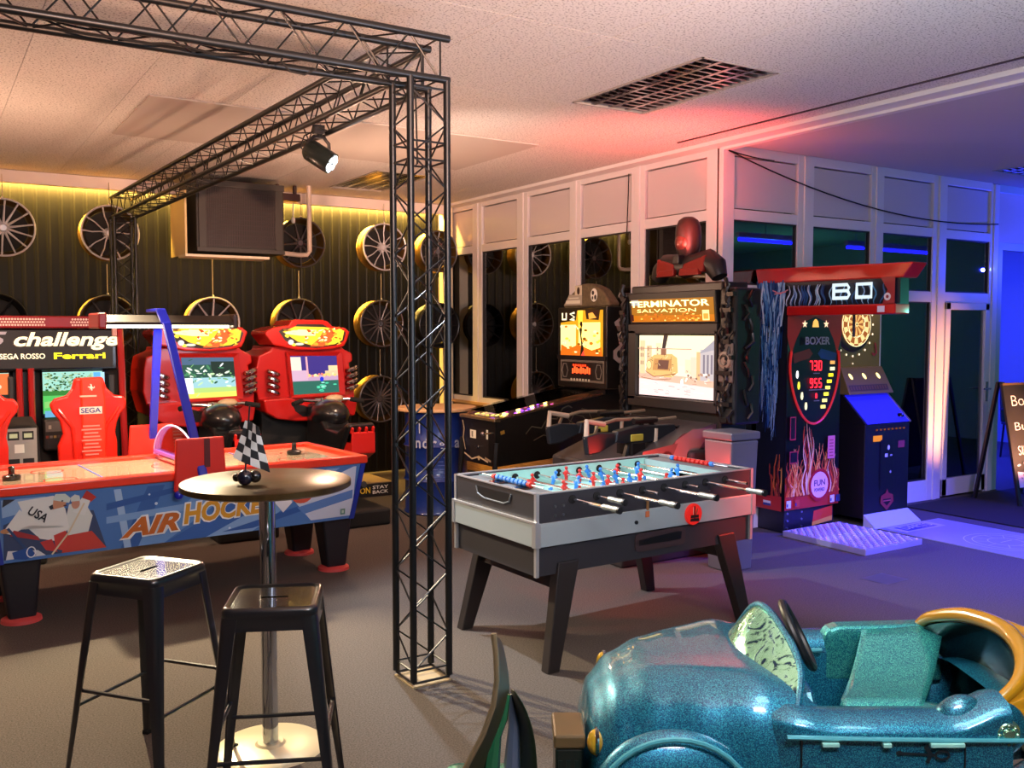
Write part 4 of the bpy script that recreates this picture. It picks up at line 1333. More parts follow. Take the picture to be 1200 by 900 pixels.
# ------------------------------------------------------------------ racing twin with the long header sign
fc = thing('racing_game', 'twin racing cabinet with black header sign, red posts and green landscape on its screen', 'arcade game', (0, 8.0, 0))
MB().box(-1.0, 1.33, -0.02, 0.3, 1.34, 1.66).build('header_box', BLACKG, fo and fc, bev=0.01)
MB().box(-1.0, 1.31, -0.05, 0.3, 1.665, 1.76).build('header_light_box', mat('header_strip', '8e1a22', rough=0.3), fc, bev=0.012)
HOLE = mat('perforated_strip', 'd8b8a8', rough=0.35, emis='ffb8a0', es=0.18)
m = MB()
for i in range(116):
    for j in range(3):
        x = -0.98 + i * 0.0197 + (j % 2) * 0.01
        if 0.82 < x < 1.0:
            continue
        m.cyl((x, -0.052, 1.69 + j * 0.022), (x, -0.0525, 1.69 + j * 0.022), 0.0085, 6)
o = m.build('perforations', HOLE, fc)
o['kind'] = 'stuff'
MB().box(1.295, 1.33, -0.055, 0.32, 1.60, 1.765).build('header_end', mat('header_end_pale', 'd8a098', rough=0.4), fc, bev=0.01)
a = Art((0, -0.02, 0), X_, Z_, (0, -1, 0))
a.rect('17120f', -0.98, 1.36, 1.3, 1.65)
a.done(fc, 'header_face')
GLW = mat('sign_cream', 'f2ecd0', rough=0.4, emis='f4ecc4', es=0.75)
a.text('F355', emit('f4c8c0', 0.6), 0.28, 1.585, 0.56, 0.11, fc, shear=0.25, off=0.03, lift=0.002)
a.text('challenge', flat('3a2a20'), 0.975, 1.563, 0.76, 0.155, fc, shear=0.25, off=0.05, lift=0.001)
a.text('challenge', GLW, 0.975, 1.565, 0.74, 0.14, fc, shear=0.25, off=0.03, lift=0.003)
a.text('Ferrari', mat('sign_yellow', 'f2e810', rough=0.4, emis='f4e810', es=0.9), 1.06, 1.452, 0.37, 0.05, fc, off=0.03, lift=0.002)
a.text('SEGA ROSSO', GLW, 0.66, 1.452, 0.31, 0.042, fc, off=0.02, lift=0.002)
FRED = mat('post_red', 'a81c1e', rough=0.3, coat=0.4)
for x in (0.635, 0.715):
    MB().tube([(x, -0.02, 1.36), (x, -0.02, 1.12), (x, -0.04, 1.0), (x, -0.06, 0.88)], 0.023, 10).build('post', FRED, fc, smooth=True)
MB().tube([(1.355, -0.02, 1.66), (1.365, -0.02, 1.3), (1.365, -0.03, 1.0), (1.37, -0.05, 0.7), (1.37, -0.06, 0.0)], 0.026, 10).build('post', FRED, fc, smooth=True)
MB().box(-1.0, 0.60, 0.10, 0.75, 0.0, 1.5).build('cabinet_left', BLACKM, fc)
MB().box(0.75, 1.35, 0.10, 0.75, 0.0, 1.5).build('cabinet_right', BLACKM, fc)
MB().box(0.60, 0.75, 0.05, 0.6, 0, 1.36).build('centre_column', BLACK, fc)
for xa in (1.27, 0.56):
    MB().box(xa, xa + 0.04, -0.02, 0.12, 1.02, 1.30).build('side_speaker', DARK, fc, bev=0.01)
for (xa, xb) in ((0.79, 1.24), (0.06, 0.58)):
    sc = MB().box(xa, xb, 0.06, 0.10, 0.98, 1.34).build('screen', BLACKG, fc, bev=0.006)
    a = Art((xa, 0.06, 0.98), X_, Z_, (0, -1, 0))
    w = xb - xa
    a.rect(emit('58c860', 1.0), 0.01, 0.02, w - 0.01, 0.2)
    a.rect(emit('3a8a3a', 0.9), 0.01, 0.16, w - 0.01, 0.22)
    a.rect(emit('9fd8c8', 1.1), 0.01, 0.2, w - 0.01, 0.345)
    rnd = random.Random(3)
    if xa > 0.5:
        for i in range(260):
            u, v = rnd.uniform(0.02, w - 0.08), rnd.uniform(0.2, 0.335)
            a.ell(emit(rnd.choice(('2f6a30', '86b070', 'c8e0b8', '1f4a24', 'a8c890')), 0.9), u, v, rnd.uniform(.004, .013), rnd.uniform(.003, .007), n=6)
        a.rect(emit('58a8e8', 1.2), w - 0.09, 0.21, w - 0.01, 0.34)
        a.rect(emit('a8d8f0', 1.2), w - 0.04, 0.23, w - 0.01, 0.34)
        a.rect(emit('74b8e0', 0.9), 0.01, 0.0, w * .35, 0.05)
        a.poly(emit('8ad070', 1.0), [(0.01, 0.07), (w * .6, 0.12), (w * .5, 0.14), (0.01, 0.12)])
    else:
        a.rect(emit('e8743c', 1.1), 0.01, 0.17, w - 0.01, 0.34)
        a.ell(emit('f8d0b0', 1.1), w - 0.09, 0.24, 0.03, 0.02)
        a.rect(emit('303a38', 0.5), 0.01, 0.14, w - 0.01, 0.18)
    a.done(sc, 'race_picture')
    MB().box(xa, xb, -0.06, 0.1, 0.72, 0.97).build('dashboard', DARK, fc, bev=0.02)
    a = Art((xa, -0.06, 0.72), X_, Z_, (0, -1, 0))
    a.rect('6a6a6c', 0.01, 0.15, 0.14, 0.23)
    a.rect('b8b8b0', 0.03, 0.17, 0.05, 0.20)
    for i in range(5):
        a.rect(('8a3a2a', '7a7a78', '9a8a5a', '44464a', '7a2a22')[i], 0.01 + i * 0.027, 0.10, 0.03 + i * 0.027, 0.12)
    a.done(fc, 'dash_buttons')
# coin console between the two seats
MB().hexa([(0.42, -0.75, 0), (0.72, -0.75, 0), (0.72, -0.1, 0), (0.42, -0.1, 0)], [(0.47, -0.72, 0.98), (0.69, -0.72, 0.98), (0.69, -0.3, 1.02), (0.47, -0.3, 1.02)]).build('coin_console', BLACKM, fc, bev=0.02)
a = Art((0.475, -0.74, 0.70), X_, Z_, (0, -1, 0.03))
a.rect('9a9690', 0.0, 0.0, 0.20, 0.27)
a.rect('15130f', 0.02, 0.19, 0.09, 0.25)
a.rect('15130f', 0.11, 0.19, 0.18, 0.25)
a.rect(emit('e8d8a0', 0.6), 0.03, 0.205, 0.08, 0.235)
a.rect(emit('e8d8a0', 0.6), 0.12, 0.205, 0.17, 0.235)
a.rect('e8e4d8', 0.06, 0.10, 0.12, 0.16)
a.rect('1a1816', 0.02, 0.01, 0.09, 0.06)
a.rect('1a1816', 0.11, 0.01, 0.18, 0.06)
a.done(fc, 'coin_plate')
# the two red bucket seats
def seat(cxs, dy):
    def q(px, py):
        return ((px - 103) * 0.0058 + cxs, 1.65 - (py - 387) * 0.00605)
    right = [(120, 442), (124, 455), (133, 464), (143, 465), (147, 472), (145, 480), (139, 487), (135, 497), (133, 508), (135, 520), (134, 600)]
    left = [(88, 443), (85, 455), (79, 463), (66, 466), (60, 473), (63, 482), (71, 493), (74, 508), (68, 522), (70, 600)]
    poly = [q(*p) for p in right] + [q(*p) for p in reversed(left)]
    m = MB()
    m.prism(poly, 'xz', dy, dy + 0.07)
    st = m.build('seat_shell', mat('seat_red', 'ee2a1a', rough=0.28, coat=0.5), fc, bev=0.016, seg=3)
    c = [q(94, 443), q(119, 443), q(122, 470), q(121, 560), q(95, 560), q(94, 470)]
    MB().prism(c, 'xz', dy - 0.022, dy + 0.02).build('seat_spine', mat('seat_red_bright', 'f63a20', rough=0.3, coat=0.4), st, bev=0.012)
    for s in (-1, 1):
        MB().tube([(cxs + s * 0.085, dy - 0.006, q(0, 560)[1]), (cxs + s * 0.11, dy - 0.012, q(0, 500)[1]), (cxs + s * 0.16, dy - 0.012, q(0, 488)[1]), (cxs + s * .2, dy - 0.004, q(0, 478)[1])], 0.012, 8).build('seat_rib', mat('seat_red', 'ee2a1a'), st, smooth=True)
    a = Art((cxs + 0.01, dy - 0.022, 0), X_, Z_, (0, -1, 0))
    a.rect('2c3a86', -0.068, q(0, 484)[1], 0.068, q(0, 477)[1])
    a.rect('f0d8c8', -0.074, q(0, 485)[1], 0.074, q(0, 476.5)[1])
    a.rect('f4b8a0', -0.07, q(0, 465)[1], 0.04, q(0, 463)[1])
    # small rearing horse emblem
    hz = q(0, 454)[1]
    a.poly('f4e0d4', [(-0.006, hz - 0.018), (0.0, hz - 0.004), (-0.018, hz + 0.004), (-0.014, hz + 0.008), (0.0, hz + 0.006), (0.002, hz + 0.018), (-0.004, hz + 0.026), (0.008, hz + 0.024), (0.012, hz + 0.006), (0.022, hz + 0.0), (0.026, hz + 0.012), (0.03, hz + 0.0), (0.02, hz - 0.008), (0.012, hz - 0.004), (0.014, hz - 0.02), (0.006, hz - 0.022), (0.006, hz - 0.006)])
    for k in range(9):
        zz = q(0, 500 + k * 4.2)[1]
        ww = 0.055 + 0.012 * sin(k * 2.1)
        a.rect('f0887a', -ww, zz, ww, zz + 0.011)
    a.done(st, 'seat_print')
    text('SEGA', flat('24307e'), (cxs + 0.01, dy - 0.0265, q(0, 480.7)[1]), X_, Z_, (0, -1, 0), 0, 0, 0.13, 0.036, st, off=0.02)
    return st
seat(1.005, -0.80)
seat(0.31, -0.80)

# ------------------------------------------------------------------ two motorbike games
CHR2 = mat('exhaust_chrome', 'c0b8b8', rough=0.18, metal=1.0)
REDC = mat('cabinet_red', 'c01c16', rough=0.28, coat=0.5)

def moto(x, y, label, pic):
    t = thing('motorbike_game', label, 'arcade game', (x, y, 0), 0, 'red motorbike games')
    t.scale = (0.96, 1, 1)
    def q(cx_, cy_):
        return ((280 + cx_ / 7.5 - 298) * 0.0083, 1.65 - ((360 + cy_ / 7.5) - 387) * 0.00795)
    mq = [(165, 235), (180, 205), (250, 178), (370, 160), (400, 118), (440, 108), (690, 112), (730, 125), (775, 168), (890, 180), (935, 215), (905, 300), (880, 345), (760, 370), (600, 378), (430, 372), (330, 350), (240, 330)]
    MB().prism([q(*p) for p in mq], 'xz', -0.05, 0.40).build('marquee_box', mat('marquee_red', 'd02218', rough=0.25, coat=0.5), t, bev=0.015, seg=3)
    inner = [(285, 210), (320, 190), (420, 180), (450, 150), (680, 150), (740, 185), (870, 200), (895, 225), (870, 300), (800, 335), (620, 357), (430, 340), (340, 290)]
    a = Art((0, -0.05, 0), X_, Z_, (0, -1, 0))
    a.poly('2a140c', [q(*p) for p in inner])
    rnd = random.Random(5)
    a.poly(emit('f2c832', 1.5), [q(*p) for p in ((320, 215), (430, 170), (690, 175), (880, 205), (860, 290), (790, 325), (620, 345), (450, 300))])
    a.poly(emit('f8f2a0', 1.7), [q(*p) for p in ((335, 220), (450, 195), (620, 200), (610, 250), (480, 250), (350, 235))])
    a.poly(emit('e8622a', 1.3), [q(*p) for p in ((560, 345), (640, 280), (700, 190), (760, 185), (790, 240), (760, 300), (680, 345))])
    for i in range(46):
        u, v = rnd.uniform(340, 860), rnd.uniform(185, 330)
        a.ell(emit(rnd.choice(('fff8c0', 'f0e040', 'f0a030', 'c84818', '8a5a20', 'fff0a0')), 1.4), *q(u, v), rnd.uniform(.008, .03), rnd.uniform(.005, .014), rot=rnd.uniform(-.5, .5), n=8)
    a.line(emit('c8d838', 1.4), [(q(790, 285)[0] + 0.035 * cos(w), q(790, 285)[1] + 0.03 * sin(w)) for w in [2 * pi * i / 14 for i in range(15)]], 0.008)
    a.ell(emit('f8e8e0', 1.1), *q(385, 305), 0.028, 0.024)
    a.ell(emit('f0e8d0', 1.1), *q(460, 322), 0.045, 0.012)
    a.done(t, 'marquee_picture')
    body = [(240, 340), (880, 350), (900, 370), (980, 410), (985, 480), (950, 500), (1000, 700), (1000, 830), (960, 900), (150, 900), (100, 700), (110, 520), (130, 420), (235, 375)]
    MB().prism([q(*p) for p in body], 'xz', 0.02, 0.60).build('cabinet', REDC, t, bev=0.015, seg=3)
    xl, xr = q(110, 0)[0], q(1000, 0)[0]
    MB().box(xl + 0.05, xr - 0.05, 0.05, 0.58, 0.0, q(0, 895)[1]).build('lower_cabinet', BLACKM, t, bev=0.01)
    fr = [(360, 390), (860, 395), (895, 780), (395, 790)]
    m = MB()
    o4 = [q(*p) for p in fr]
    i4 = [q(*p) for p in ((395, 425), (820, 430), (845, 755), (425, 765))]
    for i in range(4):
        j = (i + 1) % 4
        m.hexa([(o4[i][0], -0.03, o4[i][1]), (o4[j][0], -0.03, o4[j][1]), (i4[j][0], -0.01, i4[j][1]), (i4[i][0], -0.01, i4[i][1])],
               [(o4[i][0], 0.05, o4[i][1]), (o4[j][0], 0.05, o4[j][1]), (i4[j][0], 0.05, i4[j][1]), (i4[i][0], 0.05, i4[i][1])])
    m.build('screen_bezel', mat('bezel_red', 'b41a16', rough=0.3, coat=0.3), t)
    sc = MB().prism(i4, 'xz', -0.004, 0.01).build('screen', BLACKG, t)
    a = Art((0, -0.004, 0), X_, Z_, (0, -1, 0))
    def s4(u0, v0, u1, v1):
        def b(u, v):
            p = [i4[3][k] * (1 - u) * (1 - v) + i4[2][k] * u * (1 - v) + i4[1][k] * u * v + i4[0][k] * (1 - u) * v for k in (0, 1)]
            return tuple(p)
        return [b(u0, v0), b(u1, v0), b(u1, v1), b(u0, v1)]
    if pic == 0:
        a.poly(emit('b8d878', 1.1), s4(0, 0, 1, 0.25))
        a.poly(emit('e8e060', 1.2), s4(0, 0, 1, 0.13))
        a.poly(emit('a8d8e0', 1.0), s4(0, 0.25, 1, 0.55))
        a.poly(emit('3a6a5a', 0.7), s4(0, 0.5, 1, 0.85))
        a.poly(emit('5a7898', 0.8), s4(0, 0.82, 1, 1))
        a.poly(emit('284038', .7), s4(0.55, 0.55, 1, 0.9))
        for i in range(60):
            u, v = rnd.uniform(0.05, 0.95), rnd.gauss(0.55, 0.17)
            v = min(max(v, .08), .94)
            c = s4(u, v, u + .01, v + .01)[0]
            a.ell(emit(rnd.choice(('2a5a3a', '7ab070', 'e0f4d8', 'f8ffff', '4a8a60', 'c8e8b0')), 1.1), c[0], c[1], rnd.uniform(.006, .03), rnd.uniform(.003, .012), rot=rnd.uniform(-1, 1), n=7)
        a.poly(emit('f0f8ff', 1.3), s4(0.0, 0.12, 0.16, 0.5))
    else:
        a.poly(emit('3a7a6a', 0.8), s4(0, 0, 1, 0.36))
        a.poly(emit('c8a0c0', 1.1), s4(0, 0.34, 1, 0.5))
        a.poly(emit('4a3a90', 0.9), s4(0, 0.5, 1, 1))
        a.poly(emit('f0d8c8', 1.2), s4(0, 0.45, 0.22, 0.97))
        a.poly(emit('d8b0c8', 1.1), s4(0.0, 0.36, 0.34, 0.62))
        a.poly(emit('f0a8b0', 1.2), s4(0.32, 0.42, 0.36, 0.98))
        a.poly(emit('f0d0a0', 1.2), s4(0.8, 0.5, 1, 0.74))
        a.poly(emit('e8c8a0', 1.1), s4(0.72, 0.46, 1, 0.6))
        for i in range(26):
            u = rnd.uniform(.36, .97)
            c = s4(u, 0.47 + 0.05 * rnd.random(), u, 0.5)[0]
            a.ell(emit(rnd.choice(('f8e8a0', 'f8c070', 'e87868')), 1.3), c[0], c[1], .011, .012, n=7)
        for i in range(18):
            c = s4(rnd.gauss(.62, .08), rnd.uniform(.05, .3), 0, 0)[0]
            a.ell(emit(rnd.choice(('58e0b0', '38b890', 'a0f0d8')), 1.0), c[0], c[1], .02, .007, n=7)
        c = s4(0.62, 0.38, 0, 0)[0]
        a.ell(emit('2838d8', 1.1), c[0], c[1], .02, .022)
    a.done(sc, 'ride_picture')
    # chrome exhaust ribs each side of the screen
    for s, cx0 in ((-1, 245), (1, 960)):
        for k in range(4):
            x0_, zz = q(cx0, 570 + k * 55 - (20 if s > 0 else 0))
            pts = [(x0_ + 0.05 * cos(w), 0.0 - 0.045 * sin(w) - 0.0, zz + 0.018 * cos(w) * s) for w in [pi * i / 6 for i in range(7)]]
            MB().tube(pts, 0.021, 8).build('exhaust_pipe', CHR2, t, smooth=True)
    # pointed console under the screen, gauge pod
    c = [(145, 900), (125, 790), (350, 780), (470, 830), (600, 880), (680, 880), (720, 820), (900, 800), (975, 830), (950, 960), (700, 990), (560, 990), (400, 985), (240, 960)]
    MB().prism([q(*p) for p in c], 'xz', -0.12, 0.10).build('console', REDC, t, bev=0.015, seg=3)
    a = Art((0, -0.12, 0), X_, Z_, (0, -1, 0))
    a.poly('15100e', [q(*p) for p in ((370, 830), (470, 850), (590, 900), (610, 950), (470, 950), (400, 900))])
    a.done(t, 'console_recess')
    gp = MB().ball((q(760, 0)[0], -0.12, q(0, 815)[1]), 0.12, 0.10, 0.05, 18, 10).build('gauge_pod', REDC, t, smooth=True)
    a = Art((q(760, 0)[0], -0.218, q(0, 812)[1]), X_, Z_, (0, -1, 0))
    for i, (u, w, c) in enumerate(((-0.04, .02, 'f0e0c8'), (-0.01, .012, 'f0c070'), (0.018, .016, 'f8e8d8'), (0.05, .012, 'e8b060'))):
        a.ell(emit(c, .6), u, 0.004 * (i % 2), w, 0.012, n=10)
    a.done(gp, 'gauge_lights')
    MB().box(q(575, 0)[0], q(650, 0)[0], -0.135, -0.12, q(0, 825)[1], q(0, 795)[1]).build('coin_slot', mat('slot_grey', '9a9488', rough=0.4), t)
    # the motorbike
    bx = q(760, 0)[0] - 0.16
    prof = [(-0.12, 0.98), (-0.30, 1.0), (-0.42, 0.93), (-0.60, 0.80), (-0.85, 0.79), (-1.05, 0.88), (-1.12, 0.86), (-1.0, 0.70), (-0.85, 0.55), (-0.60, 0.40), (-0.25, 0.42), (-0.10, 0.6)]
    BK = mat('bike_black', '18181a', rough=0.3, coat=0.4)
    MB().prism(prof, 'yz', bx - 0.13, bx + 0.13).build('bike_body', BK, t, bev=0.05, seg=4)
    MB().ball((bx, -0.38, 0.90), 0.17, 0.24, 0.13, 20, 12).build('fuel_tank', BK, t, smooth=True)
    MB().tube([(bx - 0.34, -0.36, 1.0), (bx - 0.22, -0.28, 1.02), (bx, -0.24, 1.0), (bx + 0.22, -0.28, 1.02), (bx + 0.34, -0.36, 1.0)], 0.014, 8).build('handlebar', STEEL, t, smooth=True)
    for s in (-1, 1):
        MB().cyl((bx + s * 0.24, -0.30, 1.017), (bx + s * 0.35, -0.37, 0.998), 0.022, 10).build('grip', RUBBER, t, smooth=True)
    MB().ball((bx + 0.08, -0.31, 1.03), 0.09, 0.05, 0.035, 12, 8).build('mirror_pod', mat('pod_cream', 'c8b088', rough=0.35), t, smooth=True)
    MB().tube([(bx + 0.02 + 0.035 * cos(w), -0.34, 0.95 + 0.05 * sin(w)) for w in [2 * pi * i / 12 for i in range(12)]], 0.012, 8, closed=True).build('steering_clamp', STEEL, t, smooth=True)
    MB().cyl((bx - .06, -0.33, 1.04), (bx - .02, -0.34, 0.93), 0.010, 8).build('lever', STEEL, t)
    m = MB()
    m.prism([(-0.98, 0.80), (-1.12, 0.80), (-1.12, 0.62), (-0.9, 0.52), (-0.8, 0.66)], 'yz', bx - 0.10, bx + 0.12)
    for k in range(4):
        m.prism([(-0.96, 0.70), (-1.10, 0.70), (-1.13, 0.84), (-1.0, 0.86)], 'yz', bx - 0.10 + k * 0.065, bx - 0.08 + k * 0.065)
    m.build('tail_fairing', mat('fairing_red', 'd8241c', rough=0.3, coat=0.4), t, bev=0.03, seg=3)
    for s in (-1, 1):
        MB().tube([(bx + s * 0.15, -0.3, 0.35), (bx + s * .16, -0.55, 0.22), (bx + s * .15, -0.8, 0.3)], 0.03, 8).build('side_pipe', DARK, t, smooth=True)
    MB().box(bx - 0.25, bx + 0.25, -1.15, 0.0, 0, 0.14).build('bike_plinth', BLACKM, t, bev=0.02)
    MB().cyl((bx, -0.5, 0.12), (bx, -0.5, 0.45), 0.06, 12).build('bike_pivot', DARK, t, smooth=True)
    return t
moto(1.63, 8.35, 'red motorbike game with green landscape on its screen, left of the pair', 0)
moto(2.60, 8.35, 'red motorbike game with purple city street on its screen, right of the pair', 1)

st = thing('step_platform', 'low black platform edge printed in yellow and white beside the air hockey table', 'platform', (3.72, 8.5, 0))
MB().box(-0.12, 0.27, 0, 0.6, 0, 0.13).build('platform_box', BLACKM, st, bev=0.006)
MB().box(-0.11, 0.26, 0.01, 0.59, 0.13, 0.136).build('tread', mat('tread_tan', '8a7458', rough=0.8, bump=0.5, bscale=120), st)
a = Art((0, 0, 0), X_, Z_, (0, -1, 0))
a.text('ON', 'f0c838', -0.045, 0.068, 0.11, 0.062, st, off=0.02)
a.text('STAY', 'f0ece4', 0.12, 0.092, 0.17, 0.034, st, off=0.02)
a.text('BACK', 'f0ece4', 0.12, 0.045, 0.17, 0.034, st, off=0.02)

# ------------------------------------------------------------------ oil drum standing table
t = thing('oil_drum', 'dark blue oil drum with a round wooden top, behind the near truss post', 'drum', (3.97, 7.55, 0))
t.rotation_euler = (0, 0, 0)
pr = [(0.0, 0.0), (0.285, 0.0), (0.295, 0.01), (0.285, 0.03), (0.285, 0.29), (0.298, 0.305), (0.285, 0.32), (0.285, 0.60), (0.298, 0.615), (0.285, 0.63), (0.285, 0.89), (0.295, 0.91), (0.285, 0.925), (0.0, 0.925)]
MB().lathe(pr, n=48).build('drum_body', mat('drum_blue', '14307e', rough=0.4, coat=0.3), t, smooth=True, angle=50)
MB().lathe([(0, 0.926), (0.36, 0.926), (0.365, 0.932), (0.365, 0.95), (0.36, 0.955), (0, 0.955)], n=48).build('round_top', mat('birch_top', 'd2a878', rough=0.4, noise=0.15, nscale=6, stretch=(1, 8, 1)), t, smooth=True, angle=30)
# lettering wrapped round the drum
def drum_text(s, ang0, z, size, step, mt):
    for k, ch in enumerate(s):
        if ch == ' ':
            continue
        q = ang0 + k * step
        n = Vector((cos(q), sin(q), 0))
        ex = Vector((-sin(q), cos(q), 0))
        hh = size * (1.35 if ch in 'gqpyltdb' else 1.0)
        text(ch, mt, n * 0.302 + Vector((0, 0, z - (hh - size) / 2)), ex, Z_, n, 0, 0, size * (0.35 if ch in '.il' else 0.8), size if ch != '.' else size * 0.25, t, 'letter', off=0.02)
DW = mat('drum_print', 'b8bcd0', rough=0.5)
drum_text('gnorg.a', R(196), 0.64, 0.07, R(14), DW)
for i in range(6):
    q0 = R(235)
    m = MB()
    z = 0.52 - i * 0.035
    for j in range(10):
        qa, qb = q0 + j * R(3.2), q0 + (j + 1) * R(3.2)
        if (i * 7 + j * 3) % 5 == 0:
            continue
        m.add([(0.2995 * cos(qa), 0.2995 * sin(qa), z), (0.2995 * cos(qb), 0.2995 * sin(qb), z), (0.2995 * cos(qb), 0.2995 * sin(qb), z + 0.006), (0.2995 * cos(qa), 0.2995 * sin(qa), z + 0.006)], [(0, 1, 2, 3)])
    m.build('print_line', mat('drum_print_dim', '5a70b8', rough=0.5), t)
MB().cyl((0.31 * cos(R(214)), 0.31 * sin(R(214)), 0.86), (0.31 * cos(R(214)), 0.31 * sin(R(214)), 0.74), 0.006, 6).build('print_mark', DW, t)

# ------------------------------------------------------------------ pinball machine
pb = thing('pinball_machine', 'black pinball machine with glowing yellow backglass and helmet-shaped topper', 'pinball machine', (3.98, 6.53, 0))
PW = 0.56
m = MB()
m.prism([(0, 0.52), (0.0, 0.90), (1.12, 1.08), (1.37, 1.08), (1.37, 0.60)], 'xz', 0, PW)
m.build('cabinet', mat('pinball_black', '15120f', rough=0.35, coat=0.3), pb)
SR = mat('rail_bronze', '7a5c44', rough=0.25, metal=0.7)
for y in (0, PW):
    MB().bar((0.0, y, 0.912), (1.10, y, 1.09), 0.03, 0.014).build('side_rail', SR, pb)
MB().box(-0.018, 0.045, -0.012, PW + 0.012, 0.895, 0.925).build('lockdown_bar', mat('lockbar', 'b89a70', rough=0.25, metal=0.8), pb, bev=0.006)
sl = (1.08 - 0.90) / 1.12
MB().hexa([(0.05, 0.02, 0.900), (1.08, 0.02, 0.900 + 1.03 * sl), (1.08, PW - 0.02, 0.900 + 1.03 * sl), (0.05, PW - 0.02, 0.900)],
          [(0.05, 0.02, 0.915), (1.08, 0.02, 0.915 + 1.03 * sl), (1.08, PW - 0.02, 0.915 + 1.03 * sl), (0.05, PW - 0.02, 0.915)]).build('playfield', mat('pinfield', '4a3020', rough=0.3, coat=0.4, noise=0.5, nscale=14), pb)
a = Art((0.05, 0.02, 0.916), (1, 0, sl), Y_, (-sl, 0, 1))
rnd = random.Random(11)
a.poly('7a6a4a', [(0.02, 0.1), (0.16, 0.14), (0.16, 0.38), (0.02, 0.42)])
a.rect('d8d0c0', 0.03, 0.3, 0.13, 0.42)
for i in range(40):
    u, v = rnd.uniform(0.03, 0.62), rnd.uniform(0.02, PW - 0.06)
    c = rnd.choice(('f8e060', 'f0d040') if u < 0.18 else ('a040f0', '6030f0', 'f050a0', 'e04060', 'c060ff'))
    a.ell(emit(c, 6.0), u, v, rnd.uniform(0.01, 0.028), rnd.uniform(.008, .016), n=8)
for i in range(16):
    a.line(rnd.choice(('8a5a30', 'a87840', '5a3a20')), [(rnd.uniform(.6, 1.0), rnd.uniform(0, .5)), (rnd.uniform(.6, 1.0), rnd.uniform(0, .5))], 0.012)
a.done(pb, 'playfield_lights')
for i in range(10):
    u, v = 0.1 + 0.055 * i, 0.08 + 0.4 * ((i * 37) % 10) / 10
    MB().lathe([(0.0, 0.03), (0.016, 0.028), (0.02, 0.015), (0.01, 0)], (0.05 + u, 0.02 + v, 0.912 + u * sl), n=10).build('bumper_lamp', emit(('ffe070', 'b050ff', 'ff5090')[i % 3], 4.0), pb, smooth=True)
pg = pane_mat('pinball_glass', (0.98, 0.98, 0.98), refl=0.004, clear=1.0)
MB().hexa([(0.04, 0.015, 0.962), (1.10, 0.015, 1.135), (1.10, PW - 0.015, 1.135), (0.04, PW - 0.015, 0.962)], [(0.04, 0.015, 0.965), (1.10, 0.015, 1.138), (1.10, PW - 0.015, 1.138), (0.04, PW - 0.015, 0.965)]).build('top_glass', pg, pb)
for (x, y) in ((0.0, 0.0), (0.0, PW), (1.30, 0.0), (1.30, PW)):
    s = 1 if y > 0.1 else -1
    MB().tube([(x + 0.01, y, 0.72), (x - 0.02 + 0.03 * (x > 1), y + s * 0.01, 0.35), (x - 0.03 + 0.05 * (x > 1), y + s * 0.015, 0.06)], 0.022, 6, rs=[0.026, 0.02, 0.014]).cyl((x - 0.03 + 0.05 * (x > 1), y + s * 0.015, 0.0), (x - 0.03 + 0.05 * (x > 1), y + s * 0.015, 0.06), 0.02, 10, r2=0.01).build('leg', mat('pinball_leg', '2a2624', rough=0.3, metal=0.6), pb, smooth=True)
a = Art((0, PW, 0.52), (0, -1, 0), Z_, (-1, 0, 0))
a.rect('221c18', 0.14, 0.05, 0.46, 0.30)
a.rect('e8e4d0', 0.15, 0.21, 0.25, 0.28)
a.rect('8a867a', 0.175, 0.22, 0.2, 0.27)
a.rect('d8d8c8', 0.42, 0.22, 0.45, 0.30)
a.line('c8b090', [(0.02, 0.35), (0.05, 0.28), (0.03, 0.2), (0.07, 0.1)], 0.01)
a.line('c8b090', [(0.05, 0.07), (0.18, 0.03), (0.3, 0.06), (0.45, 0.03)], 0.014)
a.ell('c0a880', 0.30, 0.05, 0.02)
a.line('9a8468', [(0.40, 0.06), (0.5, 0.04)], 0.02)
a.done(pb, 'front_print')
MB().cyl((-0.01, PW - 0.30, 0.66), (-0.02, PW - 0.30, 0.66), 0.010, 10).build('start_button', CHROME, pb)
MB().cyl((-0.0, 0.035, 0.80), (-0.10, 0.035, 0.80), 0.007, 8).ball((-0.10, 0.035, 0.80), 0.018, n=10, m=8).build('plunger', CHROME, pb, smooth=True)
# pale lightning-like line art along the side
a = Art((0, 0, 0), X_, Z_, (0, -1, 0))
LN = '5f5646'
a.line(LN, [(0.30, 0.78), (0.36, 0.84), (0.46, 0.82), (0.52, 0.90), (0.62, 0.89), (0.68, 0.98), (0.74, 1.00), (0.78, 0.98)], 0.009)
a.line(LN, [(0.38, 0.72), (0.48, 0.76), (0.58, 0.74), (0.66, 0.83), (0.72, 0.80), (0.80, 0.92), (0.90, 0.9), (0.96, 0.83), (0.92, 0.78)], 0.009)
a.line(LN, [(0.78, 0.95), (0.74, 0.88), (0.8, 0.84)], 0.008)
a.line(LN, [(0.88, 0.97), (0.95, 0.95), (1.0, 0.86), (0.96, 0.78)], 0.009)
a.line('a07828', [(0.05, 0.80), (0.09, 0.81)], 0.03)
a.done(pb, 'side_print')
